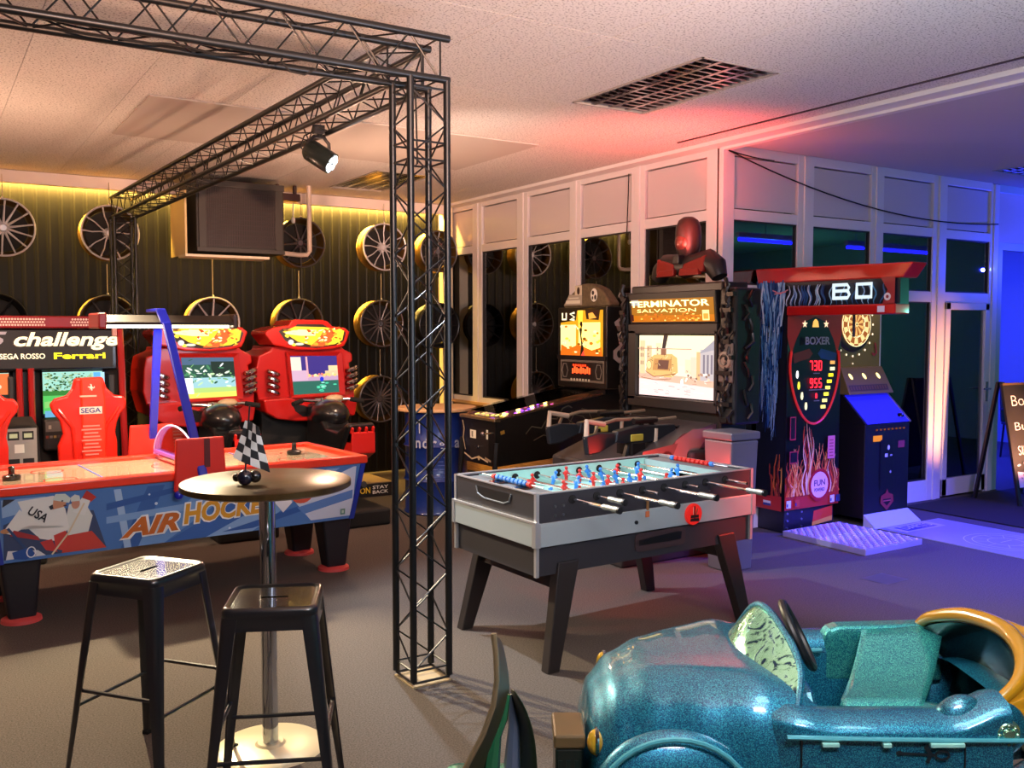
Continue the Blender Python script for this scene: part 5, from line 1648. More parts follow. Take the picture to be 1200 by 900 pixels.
# backbox
BX = 1.10
bb = MB().box(BX, BX + 0.28, -0.075, 0.665, 1.13, 1.86).build('backbox', mat('pinball_black', '15120f'), pb, bev=0.008)
MB().box(BX + 0.06, BX + 0.24, 0.02, PW, 1.06, 1.14).build('backbox_neck', BLACK, pb)
a = Art((BX, 0.64, 0), (0, -1, 0), Z_, (-1, 0, 0))
a.rect(emit('d8941c', 1.3), 0.02, 1.42, 0.66, 1.83)
a.rect(emit('ffe070', 2.2), 0.30, 1.44, 0.62, 1.72)
a.rect(emit('ffe890', 1.5), 0.02, 1.46, 0.26, 1.70)
a.poly(emit('e06a18', 1.2), [(0.02, 1.42), (0.66, 1.42), (0.64, 1.50), (0.5, 1.47), (0.3, 1.52), (0.15, 1.48), (0.03, 1.52)])
a.poly('2a1a10', [(0.02, 1.83), (0.28, 1.83), (0.26, 1.74), (0.02, 1.72)])
a.poly('3a2014', [(0.40, 1.83), (0.62, 1.83), (0.6, 1.74), (0.42, 1.75)])
a.line(emit('fff4c0', 1.6), [(0.05, 1.81), (0.05, 1.75), (0.11, 1.75), (0.11, 1.81)], 0.02)
a.line(emit('fff4c0', 1.6), [(0.24, 1.81), (0.17, 1.80), (0.24, 1.77), (0.17, 1.745), (0.24, 1.745)], 0.02)
a.poly(emit('ffc83c', 1.6), [(0.29, 1.83), (0.37, 1.83), (0.36, 1.70), (0.30, 1.70)])
a.poly(emit('f4a040', 1.4), [(0.45, 1.80), (0.51, 1.81), (0.57, 1.76), (0.46, 1.75)])
a.poly('20130c', [(0.33, 1.70), (0.36, 1.66), (0.35, 1.60), (0.38, 1.50), (0.39, 1.42), (0.33, 1.42), (0.345, 1.52), (0.33, 1.60), (0.31, 1.68)])
a.ell('3a2418', 0.345, 1.70, 0.022, 0.03)
rnd = random.Random(2)
for i in range(34):
    a.ell(emit(rnd.choice(('fff8b0', 'f8c840', 'd87018', '8a4a10', 'f0e8a0')), 1.4), rnd.uniform(.05, .62), rnd.uniform(1.44, 1.70), rnd.uniform(.008, .03), rnd.uniform(.006, .016), n=7)
a.poly(emit('f04a38', 1.2), [(0.36, 1.42), (0.42, 1.42), (0.40, 1.47)])
a.done(bb, 'backglass')
MB().box(BX - 0.014, BX, -0.07, 0.66, 1.385, 1.42).build('divider_bar', BLACK, pb)
a = Art((BX, 0.64, 0), (0, -1, 0), Z_, (-1, 0, 0))
a.rect('6a6258', 0.02, 1.18, 0.68, 1.38)
a.rect('181412', 0.04, 1.20, 0.66, 1.36)
for c in (0.09, 0.60):
    a.line('9a948a', [(c + 0.045 * cos(w), 1.28 + 0.07 * sin(w)) for w in [2 * pi * i / 6 for i in range(7)]], 0.006)
a.rect('1a0806', 0.19, 1.22, 0.50, 1.36)
for i in range(9):
    a.rect(emit('ff4a20', 3.0), 0.205 + i * 0.032, 1.255 + 0.006 * (i % 2), 0.228 + i * 0.032, 1.30 + 0.01 * ((i * 5) % 3))
for i in range(6):
    a.rect(emit('ff3a18', 2.4), 0.22 + i * 0.036, 1.322, 0.245 + i * 0.036, 1.34)
for i in range(7):
    a.rect('c8c0a8', 0.19 + i * 0.045, 1.19, 0.215 + i * 0.045, 1.21)
a.done(bb, 'score_display')
# white figure print on the backbox side
a = Art((BX, -0.075, 0), X_, Z_, (0, -1, 0))
WF = 'b8b4ac'
a.poly(WF, [(0.08, 1.72), (0.14, 1.76), (0.2, 1.72), (0.19, 1.68), (0.09, 1.69)])
a.poly('8a7a68', [(0.10, 1.69), (0.18, 1.68), (0.16, 1.64), (0.12, 1.64)])
a.poly(WF, [(0.11, 1.62), (0.16, 1.63), (0.2, 1.5), (0.22, 1.42), (0.2, 1.34), (0.13, 1.36), (0.07, 1.40), (0.07, 1.47), (0.14, 1.52)])
a.ell('2a2622', 0.14, 1.44, 0.03, 0.035)
a.poly(WF, [(0.14, 1.35), (0.2, 1.33), (0.17, 1.28), (0.13, 1.3)])
a.done(bb, 'side_figure_print')
# topper: flat-topped dome shield with two stickers
tp = [(-0.06, 1.86), (0.64, 1.86), (0.645, 1.90), (0.58, 1.93), (0.53, 1.98), (0.47, 2.01), (0.46, 2.06), (0.30, 2.075), (0.20, 2.06), (0.08, 2.02), (0.0, 1.95), (-0.05, 1.90)]
to = MB().prism([(y, z) for y, z in tp], 'yz', BX + 0.04, BX + 0.16).build('topper', mat('topper_olive', '5a4c34', rough=0.7, noise=0.3, nscale=30), pb, bev=0.02, seg=3)
a = Art((BX + 0.038, 0.64, 0), (0, -1, 0), Z_, (-1, 0, 0))
a.poly('9a9080', [(0.02, 1.88), (0.3, 1.88), (0.3, 1.97), (0.1, 1.98), (0.06, 1.93)])
a.rect('cfc8b4', 0.05, 1.895, 0.27, 1.925)
a.rect('cfc8b4', 0.10, 1.94, 0.25, 1.95)
a.rect('bfb49a', 0.19, 1.97, 0.30, 2.06)
a.ell('2a1410', 0.245, 2.01, 0.022, 0.035)
a.ell('d8d4c8', 0.48, 1.965, 0.05, 0.06)
a.ell('1e1c18', 0.465, 1.985, 0.018, 0.02)
a.ell('1e1c18', 0.50, 1.945, 0.016, 0.022)
a.ell('1e1c18', 0.46, 1.94, 0.012, 0.016)
a.done(to, 'topper_print')

# ------------------------------------------------------------------ shooting game
sg = thing('shooting_game', 'tall black shooting game with orange lit title and helicopter street scene on its screen', 'arcade game', (4.86, 4.88, 0))
SW = 0.93
SGM = mat('shooter_black', '171312', rough=0.4)
MB().box(0.0, 0.26, -0.03, SW + 0.05, 0.0, 1.10).build('lower_cabinet', SGM, sg, bev=0.01)
m = MB()
m.box(0.0, 0.26, -0.03, SW + 0.05, 1.06, 2.0)
m.build('upper_cabinet', SGM, sg, bev=0.012)
m = MB()
m.box(-0.05, 0.0, -0.03, SW + 0.03, 1.62, 1.70).box(-0.05, 0.0, -0.03, SW + 0.03, 1.05, 1.13).box(-0.05, 0.0, -0.03, 0.0, 1.1, 1.65).box(-0.05, 0.0, 0.87, SW + 0.03, 1.1, 1.65)
m.build('screen_bezel', mat('shooter_bezel', '241e1d', rough=0.45), sg, bev=0.006)
sc = MB().box(-0.012, 0.0, 0.0, 0.87, 1.13, 1.62).build('screen', BLACKG, sg)
a = Art((-0.012, 0.87, 1.13), (0, -1, 0), Z_, (-1, 0, 0))
E_ = lambda c, s=1.45: emit(c, s)
a.rect(E_('f2d4bc'), 0.01, 0.01, 0.86, 0.48)
a.rect(E_('fbe6b8'), 0.01, 0.25, 0.86, 0.48)
a.rect(E_('eac8c4'), 0.01, 0.01, 0.86, 0.14)
a.poly(E_('d8a890'), [(0.01, 0.14), (0.86, 0.10), (0.86, 0.16), (0.01, 0.19)])
# street: houses on both sides
for (u0, v0, u1, v1, c) in ((0.02, 0.18, 0.08, 0.44, 'e0bc90'), (0.10, 0.18, 0.16, 0.40, 'd8b088'), (0.21, 0.20, 0.27, 0.42, 'e6c8a0'), (0.66, 0.15, 0.70, 0.36, 'd8a878'), (0.70, 0.15, 0.86, 0.38, 'b4a8a8'), (0.54, 0.2, 0.6, 0.3, 'e8c8a8'), (0.6, 0.17, 0.66, 0.32, 'dcc0a8')):
    a.rect(E_(c), u0, v0, u1, v1)
a.poly(E_('98929a'), [(0.69, 0.35), (0.86, 0.46), (0.86, 0.38), (0.70, 0.35)])
for u in (0.73, 0.77, 0.81):
    a.rect(E_('786e78'), u, 0.2, u + 0.02, 0.34)
for u in (0.03, 0.055, 0.12, 0.23):
    for v in (0.25, 0.31, 0.36):
        a.rect(E_('a07a60'), u, v, u + 0.014, v + 0.03)
# helicopter: fuselage, cockpit, mast, rotor, tail, skids
a.poly(E_('d9a868'), [(0.10, 0.20), (0.13, 0.29), (0.2, 0.33), (0.40, 0.34), (0.46, 0.31), (0.47, 0.2), (0.4, 0.16), (0.18, 0.16)])
a.poly(E_('b8824e'), [(0.18, 0.21), (0.4, 0.21), (0.4, 0.3), (0.2, 0.3)])
a.poly(E_('6a4438'), [(0.24, 0.22), (0.36, 0.22), (0.37, 0.29), (0.25, 0.29)])
a.ell(E_('f0c890'), 0.14, 0.25, 0.03, 0.035)
a.line(E_('7a5038'), [(0.14 + 0.03 * cos(w), 0.25 + 0.035 * sin(w)) for w in [2 * pi * i / 12 for i in range(13)]], 0.004)
a.rect(E_('8a5a44'), 0.28, 0.33, 0.34, 0.38)
a.poly(E_('4a3838', .8), [(0.29, 0.38), (0.33, 0.38), (0.36, 0.48), (0.31, 0.48)])
a.rect(E_('a87868'), 0.01, 0.375, 0.62, 0.381)
a.line(E_('9a6a50'), [(0.05, 0.15), (0.22, 0.135), (0.4, 0.15)], 0.006)
a.line(E_('8a4a38'), [(0.1, 0.2), (0.2, 0.16), (0.3, 0.17), (0.45, 0.19)], 0.006)
rnd = random.Random(4)
for i in range(44):
    u, v = rnd.uniform(0.03, 0.8), rnd.uniform(0.03, 0.17)
    a.line(E_(rnd.choice(('b88880', 'c8a098', 'f8ece4', 'a87468'))), [(u, v), (u + rnd.uniform(.02, .07), v + rnd.uniform(-.008, .008))], 0.003)
for i in range(26):
    u, v = rnd.uniform(0.14, 0.46), rnd.uniform(0.17, 0.33)
    a.line(E_(rnd.choice(('7a4a34', '5a382e', 'f0d0a0'))), [(u, v), (u + rnd.uniform(-.03, .03), v + rnd.uniform(-.03, .03))], 0.004)
for i in range(22):
    u, v = rnd.uniform(0.56, 0.84), rnd.uniform(0.14, 0.22)
    a.ell(E_(rnd.choice(('e8c0a0', 'a8806a', 'f4e0d0', '8a6858'))), u, v, .012, .01, n=7)
a.ell(E_('fff4ea', 1.6), 0.56, 0.13, 0.016, 0.028)
a.done(sc, 'street_picture')
MB().hexa([(-0.035, -0.02, 1.70), (0.0, -0.02, 1.70), (0.0, SW + 0.02, 1.70), (-0.035, SW + 0.02, 1.70)], [(-0.06, -0.02, 1.94), (0.0, -0.02, 1.94), (0.0, SW + 0.02, 1.94), (-0.06, SW + 0.02, 1.94)]).build('marquee_box', SGM, sg, bev=0.006)
nn = Vector((-0.24, 0, -0.025)).normalized()
a = Art((-0.036, SW + 0.0, 1.715), (0, -1, 0), (-0.025, 0, 0.24), nn)
a.rect(emit('d87818', 1.0), 0.01, 0.0, 0.925, 0.175)
a.rect(emit('c87c20', 0.8), 0.01, 0.05, 0.925, 0.175)
a.rect(emit('b8b8b8', 1.0), 0.012, 0.13, 0.10, 0.172)
rnd = random.Random(9)
for i in range(60):
    a.ell(emit(rnd.choice(('c8641c', 'f0b040', 'a04a14', 'f8d878', 'd87a24')), 1.4), rnd.uniform(0.14, .8), rnd.uniform(0.008, 0.075), rnd.uniform(.006, .02), rnd.uniform(.004, .008), n=7)
a.rect(emit('5a1a14', .6), 0.02, 0.01, 0.06, 0.06)
a.rect(emit('f4e08a', 1.5), 0.83, 0.01, 0.90, 0.085)
a.rect(emit('d8a040', 1.2), 0.84, 0.02, 0.89, 0.06)
a.done(sg, 'marquee_face')
a.text('TERMINATOR', emit('f8f4a0', 2.4), 0.47, 0.140, 0.88, 0.048, sg, off=0.02, lift=0.026)
a.text('SALVATION', emit('fbe48c', 2.2), 0.44, 0.088, 0.66, 0.026, sg, off=0.0, lift=0.026)
# ragged mechanical-looking side pillars
DKM = mat('pillar_dark_metal', '2e2826', rough=0.35, metal=0.6)
def pillar(y0, w):
    m = MB()
    rnd = random.Random(int(y0 * 100) + 77)
    m.box(-0.04, 0.22, y0, y0 + w, 0.98, 1.95)
    base = m.build('pillar', SGM, sg, bev=0.02)
    for i in range(26):
        z = 1.0 + i * 0.037
        m = MB()
        a_ = rnd.uniform(0.2, 0.8) * w
        m.tube([(-0.05, y0 + a_, z), (-0.065, y0 + a_ + rnd.uniform(-.02, .02), z + 0.04), (-0.05, y0 + a_ + rnd.uniform(-.03, .03), z + 0.09)], rnd.uniform(.008, .016), 6)
        if i % 3 == 0:
            m.box(-0.07, -0.03, y0 + rnd.uniform(0, .3) * w, y0 + rnd.uniform(.5, 1) * w, z, z + 0.03)
        m.build('pillar_pipe', DKM, base, smooth=True)
    for i in range(9):
        z = 1.02 + i * 0.1
        MB().tube([(0.02 + rnd.uniform(0, .1), y0 - 0.005, z), (0.05 + rnd.uniform(0, .1), y0 - 0.02, z + 0.05), (0.04 + rnd.uniform(0, .1), y0 - 0.01, z + 0.11)], 0.012, 6).build('pillar_pipe', DKM, base, smooth=True)
    return base
p1_ = pillar(-0.20, 0.16)
pillar(SW + 0.06, 0.06)
MB().lathe([(0, -0.075), (0.02, -0.075), (0.024, -0.065), (0.038, -0.065), (0.042, -0.072), (0.06, -0.068), (0.066, -0.05), (0.0, -0.05)], (0, -0.12, 1.44), axis='x', n=24).build('round_emblem', mat('emblem_bone', '8a7460', rough=0.5), p1_, smooth=True)
MB().box(-0.055, -0.04, -0.19, -0.05, 1.28, 1.56).build('emblem_plate', mat('emblem_plate', '5a4a40', rough=0.5), p1_, bev=0.02)
MB().cyl((-0.02, SW + 0.07, 1.05), (-0.02, SW + 0.07, 1.9), 0.006, 6).build('side_cable', DARK, sg)
# console body with red-lit print, under the guns
MB().hexa([(-0.80, 0.10, 0), (0, 0.10, 0), (0, 0.92, 0), (-0.80, 0.92, 0)], [(-0.80, 0.05, 0.70), (0.0, 0.02, 0.98), (0.0, 0.95, 0.98), (-0.80, 0.95, 0.70)]).build('console', mat('console_grey', '3a3230', rough=0.4), sg, bev=0.015)
a = Art((-0.80, 0.05, 0.0), X_, (0, -0.05, 0.9), (0, -1, -0.06), step=0.0002)
a.poly('463a36', [(0.25, 0.60), (0.78, 0.60), (0.78, 0.98), (0.45, 0.92), (0.3, 0.8)])
a.poly('7a6c66', [(0.3, 0.70), (0.5, 0.66), (0.75, 0.95), (0.55, 0.95), (0.4, 0.88)])
a.poly('5a4c48', [(0.05, 0.6), (0.3, 0.62), (0.42, 0.86), (0.1, 0.82)])
a.ell('2c1a18', 0.32, 0.72, 0.07, 0.09)
a.ell('7a4a44', 0.33, 0.73, 0.04, 0.06)
a.poly('e01c14', [(0.12, 0.5), (0.6, 0.45), (0.58, 0.62), (0.45, 0.68), (0.36, 0.58), (0.2, 0.64)])
a.poly('8c1010', [(0.1, 0.3), (0.7, 0.3), (0.62, 0.5), (0.12, 0.52)])
a.line('3a0808', [(0.2, 0.6), (0.3, 0.5), (0.4, 0.62), (0.5, 0.5)], 0.012)
a.poly('261414', [(0.60, 0.5), (0.78, 0.52), (0.76, 0.75), (0.66, 0.72)])
a.done(sg, 'console_print')
MB().box(-0.30, -0.02, -0.05, 0.015, 0.50, 0.80).build('side_speaker', BLACKM, sg, bev=0.03, seg=3)
for k, (y, z) in enumerate(((0.30, 0.87), (0.70, 0.88))):
    MB().box(-0.62, -0.50, y - 0.09, y + 0.09, z - 0.12, z - 0.02).cyl((-0.56, y, z - 0.06), (-0.56, y, z + 0.03), 0.03, 10).build('gun_mount', DKM, sg, bev=0.004)

def light_gun(x, y, z, label, rz):
    t = thing('light_gun', label, 'toy gun', (x, y, z), rz, 'mounted guns')
    G1 = mat('gun_dark', '2a2c30', rough=0.35, metal=0.3)
    m = MB()
    m.prism([(-0.36, -0.02), (-0.34, 0.06), (-0.12, 0.09), (0.22, 0.08), (0.24, 0.0), (0.05, -0.03), (-0.1, -0.04)], 'xz', -0.035, 0.035)
    m.build('receiver', G1, t, bev=0.008)
    MB().prism([(-0.36, 0.05), (-0.34, -0.02), (-0.50, -0.08), (-0.60, -0.09), (-0.62, 0.04), (-0.5, 0.06)], 'xz', -0.025, 0.025).build('stock', G1, t, bev=0.008)
    MB().prism([(-0.22, -0.03), (-0.13, -0.03), (-0.18, -0.16), (-0.27, -0.16)], 'xz', -0.022, 0.022).build('grip', G1, t, bev=0.008)
    MB().prism([(0.0, -0.02), (0.10, -0.02), (0.14, -0.15), (0.05, -0.16)], 'xz', -0.02, 0.02).build('magazine', DKM, t, bev=0.005)
    MB().cyl((0.22, 0, 0.045), (0.50, 0, 0.045), 0.022, 12).cyl((0.50, 0, 0.045), (0.56, 0, 0.045), 0.03, 12).build('barrel', G1, t, smooth=True)
    MB().box(0.0, 0.38, -0.028, 0.028, 0.0, 0.03).build('fore_end', mat('gun_mid', '44444a', rough=0.4), t, bev=0.006)
    for k in range(6):
        MB().box(0.02 + k * 0.055, 0.04 + k * 0.055, -0.034, 0.034, 0.03, 0.062).build('rail_rib', DKM, t)
    MB().cyl((-0.16, 0, 0.12), (0.06, 0, 0.12), 0.022, 12).box(-0.1, -0.07, -0.012, 0.012, 0.08, 0.12).box(0.0, 0.03, -0.012, 0.012, 0.08, 0.12).build('scope', DKM, t, smooth=True)
    MB().tube([(-0.5, 0.03, 0.03), (-0.45, 0.06, 0.10), (-0.30, 0.04, 0.135), (-0.1, 0.04, 0.13), (0.1, 0.05, 0.11), (0.3, 0.04, 0.12)], 0.013, 8).build('hose', mat('hose_tan', '7a6650', rough=0.5), t, smooth=True)
    MB().tube([(-0.60, 0.0, 0.02), (-0.58, 0.02, 0.14), (-0.42, 0.02, 0.11)], 0.02, 8).build('pale_handle', mat('pale_handle', 'b89c84', rough=0.5), t, smooth=True)
    MB().tube([(0.02, -0.03, -0.12), (0.03, -0.03, 0.06)], 0.018, 8).build('foregrip', mat('pale_handle', 'b89c84'), t, smooth=True)
    MB().box(-0.22, -0.10, -0.042, -0.03, -0.02, 0.03).build('yellow_patch', mat('patch_yellow', 'c8b040', rough=0.5), t, bev=0.01)
    return t
light_gun(4.46, 5.16, 0.88, 'dark toy rifle on the console, nearer to the white bin', R(3))
light_gun(4.50, 5.60, 0.90, 'dark toy rifle on the console, nearer to the pinball machine', R(-4))

# plain dark bust standing on the cabinet (generic, faceless)
bt = thing('display_bust', 'dark faceless armoured bust lit red from below on top of the shooting game', 'statue', (5.02, 5.38, 2.062), 0)
BUSTM = mat('bust_dark', '2b2321', rough=0.4, metal=0.3)
m = MB()
prof = [(0.0, 0.46), (0.04, 0.455), (0.075, 0.43), (0.095, 0.38), (0.10, 0.31), (0.098, 0.24), (0.09, 0.20), (0.07, 0.16), (0.06, 0.12), (0.065, 0.09), (0.09, 0.05)]
m.lathe(prof, (0, 0, 0), n=24)
m.build('head', BUSTM, bt, smooth=True, angle=80)
MB().ball((-0.045, 0.0, 0.26), 0.065, 0.075, 0.085, 16, 10).build('visor', mat('visor_bronze', '5a3a34', rough=0.3, metal=0.5), bt, smooth=True)
m = MB().tube([(0.0, -0.34, -0.02), (0.0, -0.30, 0.06), (0.0, -0.22, 0.11), (0.0, -0.12, 0.10), (-0.02, 0.0, 0.07), (0.0, 0.12, 0.10), (0.0, 0.22, 0.10), (0.0, 0.30, 0.05), (0.0, 0.34, -0.01)], 0.09, 12, rs=[0.06, 0.085, 0.09, 0.08, 0.09, 0.08, 0.09, 0.08, 0.06])
m.build('shoulders', BUSTM, bt, smooth=True)
RL = mat('bust_plate_redlit', '8a2018', rough=0.3, metal=0.3)  # red light on collar and chest is put into this colour
for s in (-1, 1):
    MB().hexa([(-0.12, s * 0.05, 0.03), (-0.10, s * 0.26, 0.02), (-0.05, s * 0.26, 0.02), (-0.08, s * 0.05, 0.03)], [(-0.10, s * 0.05, 0.09), (-0.08, s * 0.27, 0.15), (-0.02, s * 0.27, 0.15), (-0.04, s * 0.05, 0.10)]).build('collar_plate', RL, bt, bev=0.012)
    MB().hexa([(-0.13, s * 0.03, 0.0), (-0.12, s * 0.24, 0.0), (-0.08, s * 0.24, 0.0), (-0.09, s * 0.03, 0.0)], [(-0.12, s * 0.03, 0.055), (-0.11, s * 0.22, 0.05), (-0.06, s * 0.22, 0.05), (-0.08, s * 0.03, 0.06)]).build('chest_plate', RL, bt, bev=0.01)
MB().box(-0.13, -0.06, -0.035, 0.035, 0.09, 0.16).build('neck_guard', DKM, bt, bev=0.008)

tag(MB().hexa([(4.60, 4.50, 0), (4.82, 4.50, 0), (4.82, 4.70, 0), (4.60, 4.70, 0)], [(4.58, 4.47, 0.90), (4.84, 4.47, 0.90), (4.84, 4.73, 0.90), (4.58, 4.73, 0.90)]).box(4.57, 4.85, 4.46, 4.74, 0.905, 0.96).build('waste_bin', mat('bin_white', '5c5c60', rough=0.4), bev=0.012),
    'white lidded bin between the shooting game and the punching machine', 'bin')

# ------------------------------------------------------------------ punching machine
bx = thing('punching_machine', 'black and red punching machine with blue smoke and flame print and long top arm', 'arcade game', (5.85, 5.12, 0))
BW = 0.66
BXM = mat('boxer_black', '0e0c10', rough=0.3, coat=0.4)
MB().box(0, BW, 0, 0.32, 0.19, 2.10).build('body', BXM, bx, bev=0.008)
MB().box(0.03, BW - 0.02, 0.03, 0.31, 0.0, 0.19).build('plinth', mat('boxer_plinth', '15131f', rough=0.4), bx, bev=0.01)
m = MB()
m.prism([(-1.04, 2.02), (0.30, 2.03), (0.33, 2.15), (-1.12, 2.125)], 'yz', -0.02, 0.15)
m.build('arm_cap', mat('boxer_red', 'c01a16', rough=0.3, coat=0.5), bx, bev=0.01)
MB().box(0.0, 0.14, -0.98, 0.30, 1.835, 2.03).build('arm_body', BXM, bx)
MB().box(-0.015, 0.155, -0.98, 0.0, 1.765, 1.84).build('arm_rail', mat('boxer_red', 'c01a16'), bx, bev=0.01)
MB().cyl((0.10, -0.55, 1.765), (0.10, -0.55, 1.60), 0.01, 8).cyl((0.10, -0.75, 1.80), (0.10, -0.75, 1.77), 0.09, 16).build('ball_hanger', DARK, bx, smooth=True)
# sign on the arm side, facing the shooting game
a = Art((0.0, 0.32, 1.84), (0, -1, 0), Z_, (-1, 0, 0))
a.rect('0c1424', 0.02, 0.0, 1.33, 0.19)
rnd = random.Random(8)
def smoke(a, u, v, du, dv, n, w, cols):
    pts = []
    for i in range(n):
        pts.append((u + du * i / n + w * sin(i * 1.1 + u * 9), v + dv * i / n))
    a.line(rnd.choice(cols), pts, [max(.003, .011 * sin(pi * i / (n - 1)) + .003) for i in range(n)])
for i in range(34):
    smoke(a, 0.03 + 0.02 * i + rnd.uniform(-.02, .02), 0.0, rnd.uniform(-.05, .05), 0.185, 8, 0.012, ('2a5a9a', '5a8ac8', '9ab8e0', 'c8d4ea', '1c3c78'))
for i in range(12):
    smoke(a, 0.64 + 0.05 * i, 0.0, rnd.uniform(-.04, .04), 0.18, 8, 0.014, ('2a5a8a', '4a8ab0', '88b8d8'))
a.poly('96282a', [(1.18, 0.19), (1.30, 0.19), (1.30, 0.0), (1.20, 0.0), (1.24, 0.1)])
a.ell('d8d0cc', 1.24, 0.05, 0.028)
a.ell('96282a', 1.24, 0.05, 0.012)
a.rect('d8d8d8', 1.16, -0.06, 1.22, -0.015)
a.line('e08a98', [(0.18, 0.13), (0.26, 0.10), (0.34, 0.13)], 0.01)
a.line('e08a98', [(0.2, 0.10), (0.32, 0.115)], 0.01)
a.done(bx, 'arm_print')
SG = emit('cfe0ea', 1.15)
def blk(pts, w):
    a.line(SG, pts, w)
a = Art((-0.022, 0.32, 1.84), (0, -1, 0), Z_, (-1, 0, 0))
w = 0.028
for (p, q_) in (((0.78, 0.04), (0.78, 0.16)),):
    a.line(SG, [p, q_], w)
a.line(SG, [(0.77, 0.148), (0.90, 0.148), (0.915, 0.125), (0.905, 0.104), (0.77, 0.102)], 0.024)
a.line(SG, [(0.905, 0.10), (0.92, 0.075), (0.905, 0.05), (0.77, 0.05)], 0.026)
a.line(SG, [(0.985, 0.052), (0.985, 0.147), (1.11, 0.147), (1.11, 0.052), (0.972, 0.052)], 0.028)
a.done(bx, 'big_letters')
# left flank print: blue smoke falling down
a = Art((0.0, 0.32, 0.19), (0, -1, 0), Z_, (-1, 0, 0))
a.rect('0a0d16', 0.01, 0.0, 0.31, 1.88)
for i in range(52):
    u0 = rnd.uniform(0.02, 0.28)
    pts = [(min(.305, max(.012, u0 + 0.03 * sin(k * 0.7 + i) + (0.14 - u0) * (k / 14) * .6)), 1.86 - (0.8 + 0.5 * rnd.random()) * k / 14) for k in range(15)]
    a.line(rnd.choice(('16346e', '2a5c9c', '4a84c0', '88b4dc', 'c0d4ea', '1c4684')), pts, [0.015 * (1 - k / 15) + 0.002 for k in range(15)])
for i in range(9):
    u0 = rnd.uniform(0.14, 0.30)
    pts = [(min(.305, max(.012, u0 + 0.016 * sin(k * 0.9 + i))), 0.02 + (0.25 + .2 * rnd.random()) * k / 8) for k in range(9)]
    a.line(rnd.choice(('a8341c', 'd8662c', 'e89048', '7a2018')), pts, [0.024 * (1 - k / 9) + 0.003 for k in range(9)])
a.poly('b82820', [(0.0, 0.0), (0.31, 0.0), (0.31, 0.12), (0.0, 0.10)])
a.rect('e4dcdc', 0.12, 0.03, 0.20, 0.09)
a.rect('c03030', 0.12, 0.07, 0.20, 0.09)
a.rect('2a3a80', 0.12, 0.03, 0.20, 0.05)
a.done(bx, 'flank_print')
# front: red yoke around an oval display
a = Art((0, 0, 0), X_, Z_, (0, -1, 0))
a.poly('b01814', [(0.0, 1.83), (BW, 1.83), (BW, 1.62), (0.56, 1.30), (0.54, 1.45), (0.12, 1.45), (0.10, 1.30), (0.0, 1.60)])
a.poly('0a090c', [(0.12, 1.60), (0.20, 1.72), (0.33, 1.76), (0.46, 1.72), (0.54, 1.60), (0.58, 1.35), (0.08, 1.35)])
a.ell('09080c', 0.33, 1.32, 0.29, 0.41, n=36)
a.done(bx, 'front_shield')
oval = [(0.33 + (0.30 - 0.04 * max(0, -sin(w))) * cos(w), -0.008, 1.34 + 0.455 * sin(w)) for w in [pi * 0.90 + (1.2 * pi) * i / 30 for i in range(31)]]
MB().tube(oval, 0.010, 8).build('oval_rim', mat('oval_rim_red', 'd8342c', rough=0.3, emis='ff2a1a', es=0.15), bx, smooth=True)
a = Art((0, -0.004, 0), X_, Z_, (0, -1, 0))
def star(u, v, r, m_):
    a.poly(m_, [(u + (r if k % 2 == 0 else r * .42) * cos(pi / 2 + k * pi / 5), v + (r if k % 2 == 0 else r * .42) * sin(pi / 2 + k * pi / 5)) for k in range(10)])
def newart():
    return Art((0, -0.004, 0), X_, Z_, (0, -1, 0))
for u in (0.20, 0.46):
    a = newart()
    star(u, 1.70, 0.034, emit('f0c8a0', 1.4))
    a.done(bx, 'star_lamp')
a = newart()
a.poly(emit('e0a050', 1.5), [(0.29, 1.675), (0.37, 1.675), (0.36, 1.72), (0.34, 1.74), (0.32, 1.74), (0.30, 1.72)])
a.done(bx, 'bell_lamp')
a = newart()
a.poly('6a2018', [(0.06, 1.46), (0.26, 1.50), (0.30, 1.46), (0.26, 1.42), (0.14, 1.40), (0.08, 1.38)])
a.done(bx, 'red_glove_print')
a = newart()
a.poly('243a66', [(0.60, 1.46), (0.40, 1.50), (0.36, 1.46), (0.40, 1.42), (0.52, 1.40), (0.58, 1.38)])
a.done(bx, 'blue_glove_print')
for i in range(8):
    a = newart()
    dz = 0.18 + i * 0.010
    a.rect(emit(('c88a48', 'd8d0a0', 'e8d020', 'e8cc30', 'e8d860', 'e8e040', 'e8e080', 'e8d070')[i], 1.8), 0.545 - 0.018 * max(0, i - 1) - 0.028, dz + 1.19 - i * 0.062, 0.545 - 0.018 * max(0, i - 1) + 0.032, dz + 1.218 - i * 0.062)
    a.done(bx, 'score_lamp')
for (u, v, c) in ((0.12, 1.29, 'f0ece8'), (0.14, 1.20, 'e8d840'), (0.18, 1.115, 'e8e0b0'), (0.23, 1.03, 'e8dcb0')):
    a = newart()
    a.ell(emit(c, 1.6), u, v, 0.016, 0.030, n=10)
    a.ell(emit(c, 1.6), u, v + 0.022, 0.013, 0.013, n=8)
    a.done(bx, 'figure_lamp')
RD = emit('ff2030', 3.2)
a = Art((0, -0.007, 0), X_, Z_, (0, -1, 0))
SEG = {'0': 'abcdef', '1': 'bc', '2': 'abged', '3': 'abgcd', '4': 'fgbc', '5': 'afgcd', '6': 'afgedc', '7': 'abc', '8': 'abcdefg', '9': 'abcdfg'}
def digit(ch, u, v, w, h, m_):
    L = {'a': ((0, h), (w, h)), 'b': ((w, h), (w, h / 2)), 'c': ((w, h / 2), (w, 0)), 'd': ((0, 0), (w, 0)), 'e': ((0, 0), (0, h / 2)), 'f': ((0, h / 2), (0, h)), 'g': ((0, h / 2), (w, h / 2))}
    for s in SEG[ch]:
        p, q_ = L[s]
        a.line(m_, [(u + p[0], v + p[1]), (u + q_[0], v + q_[1])], 0.011)
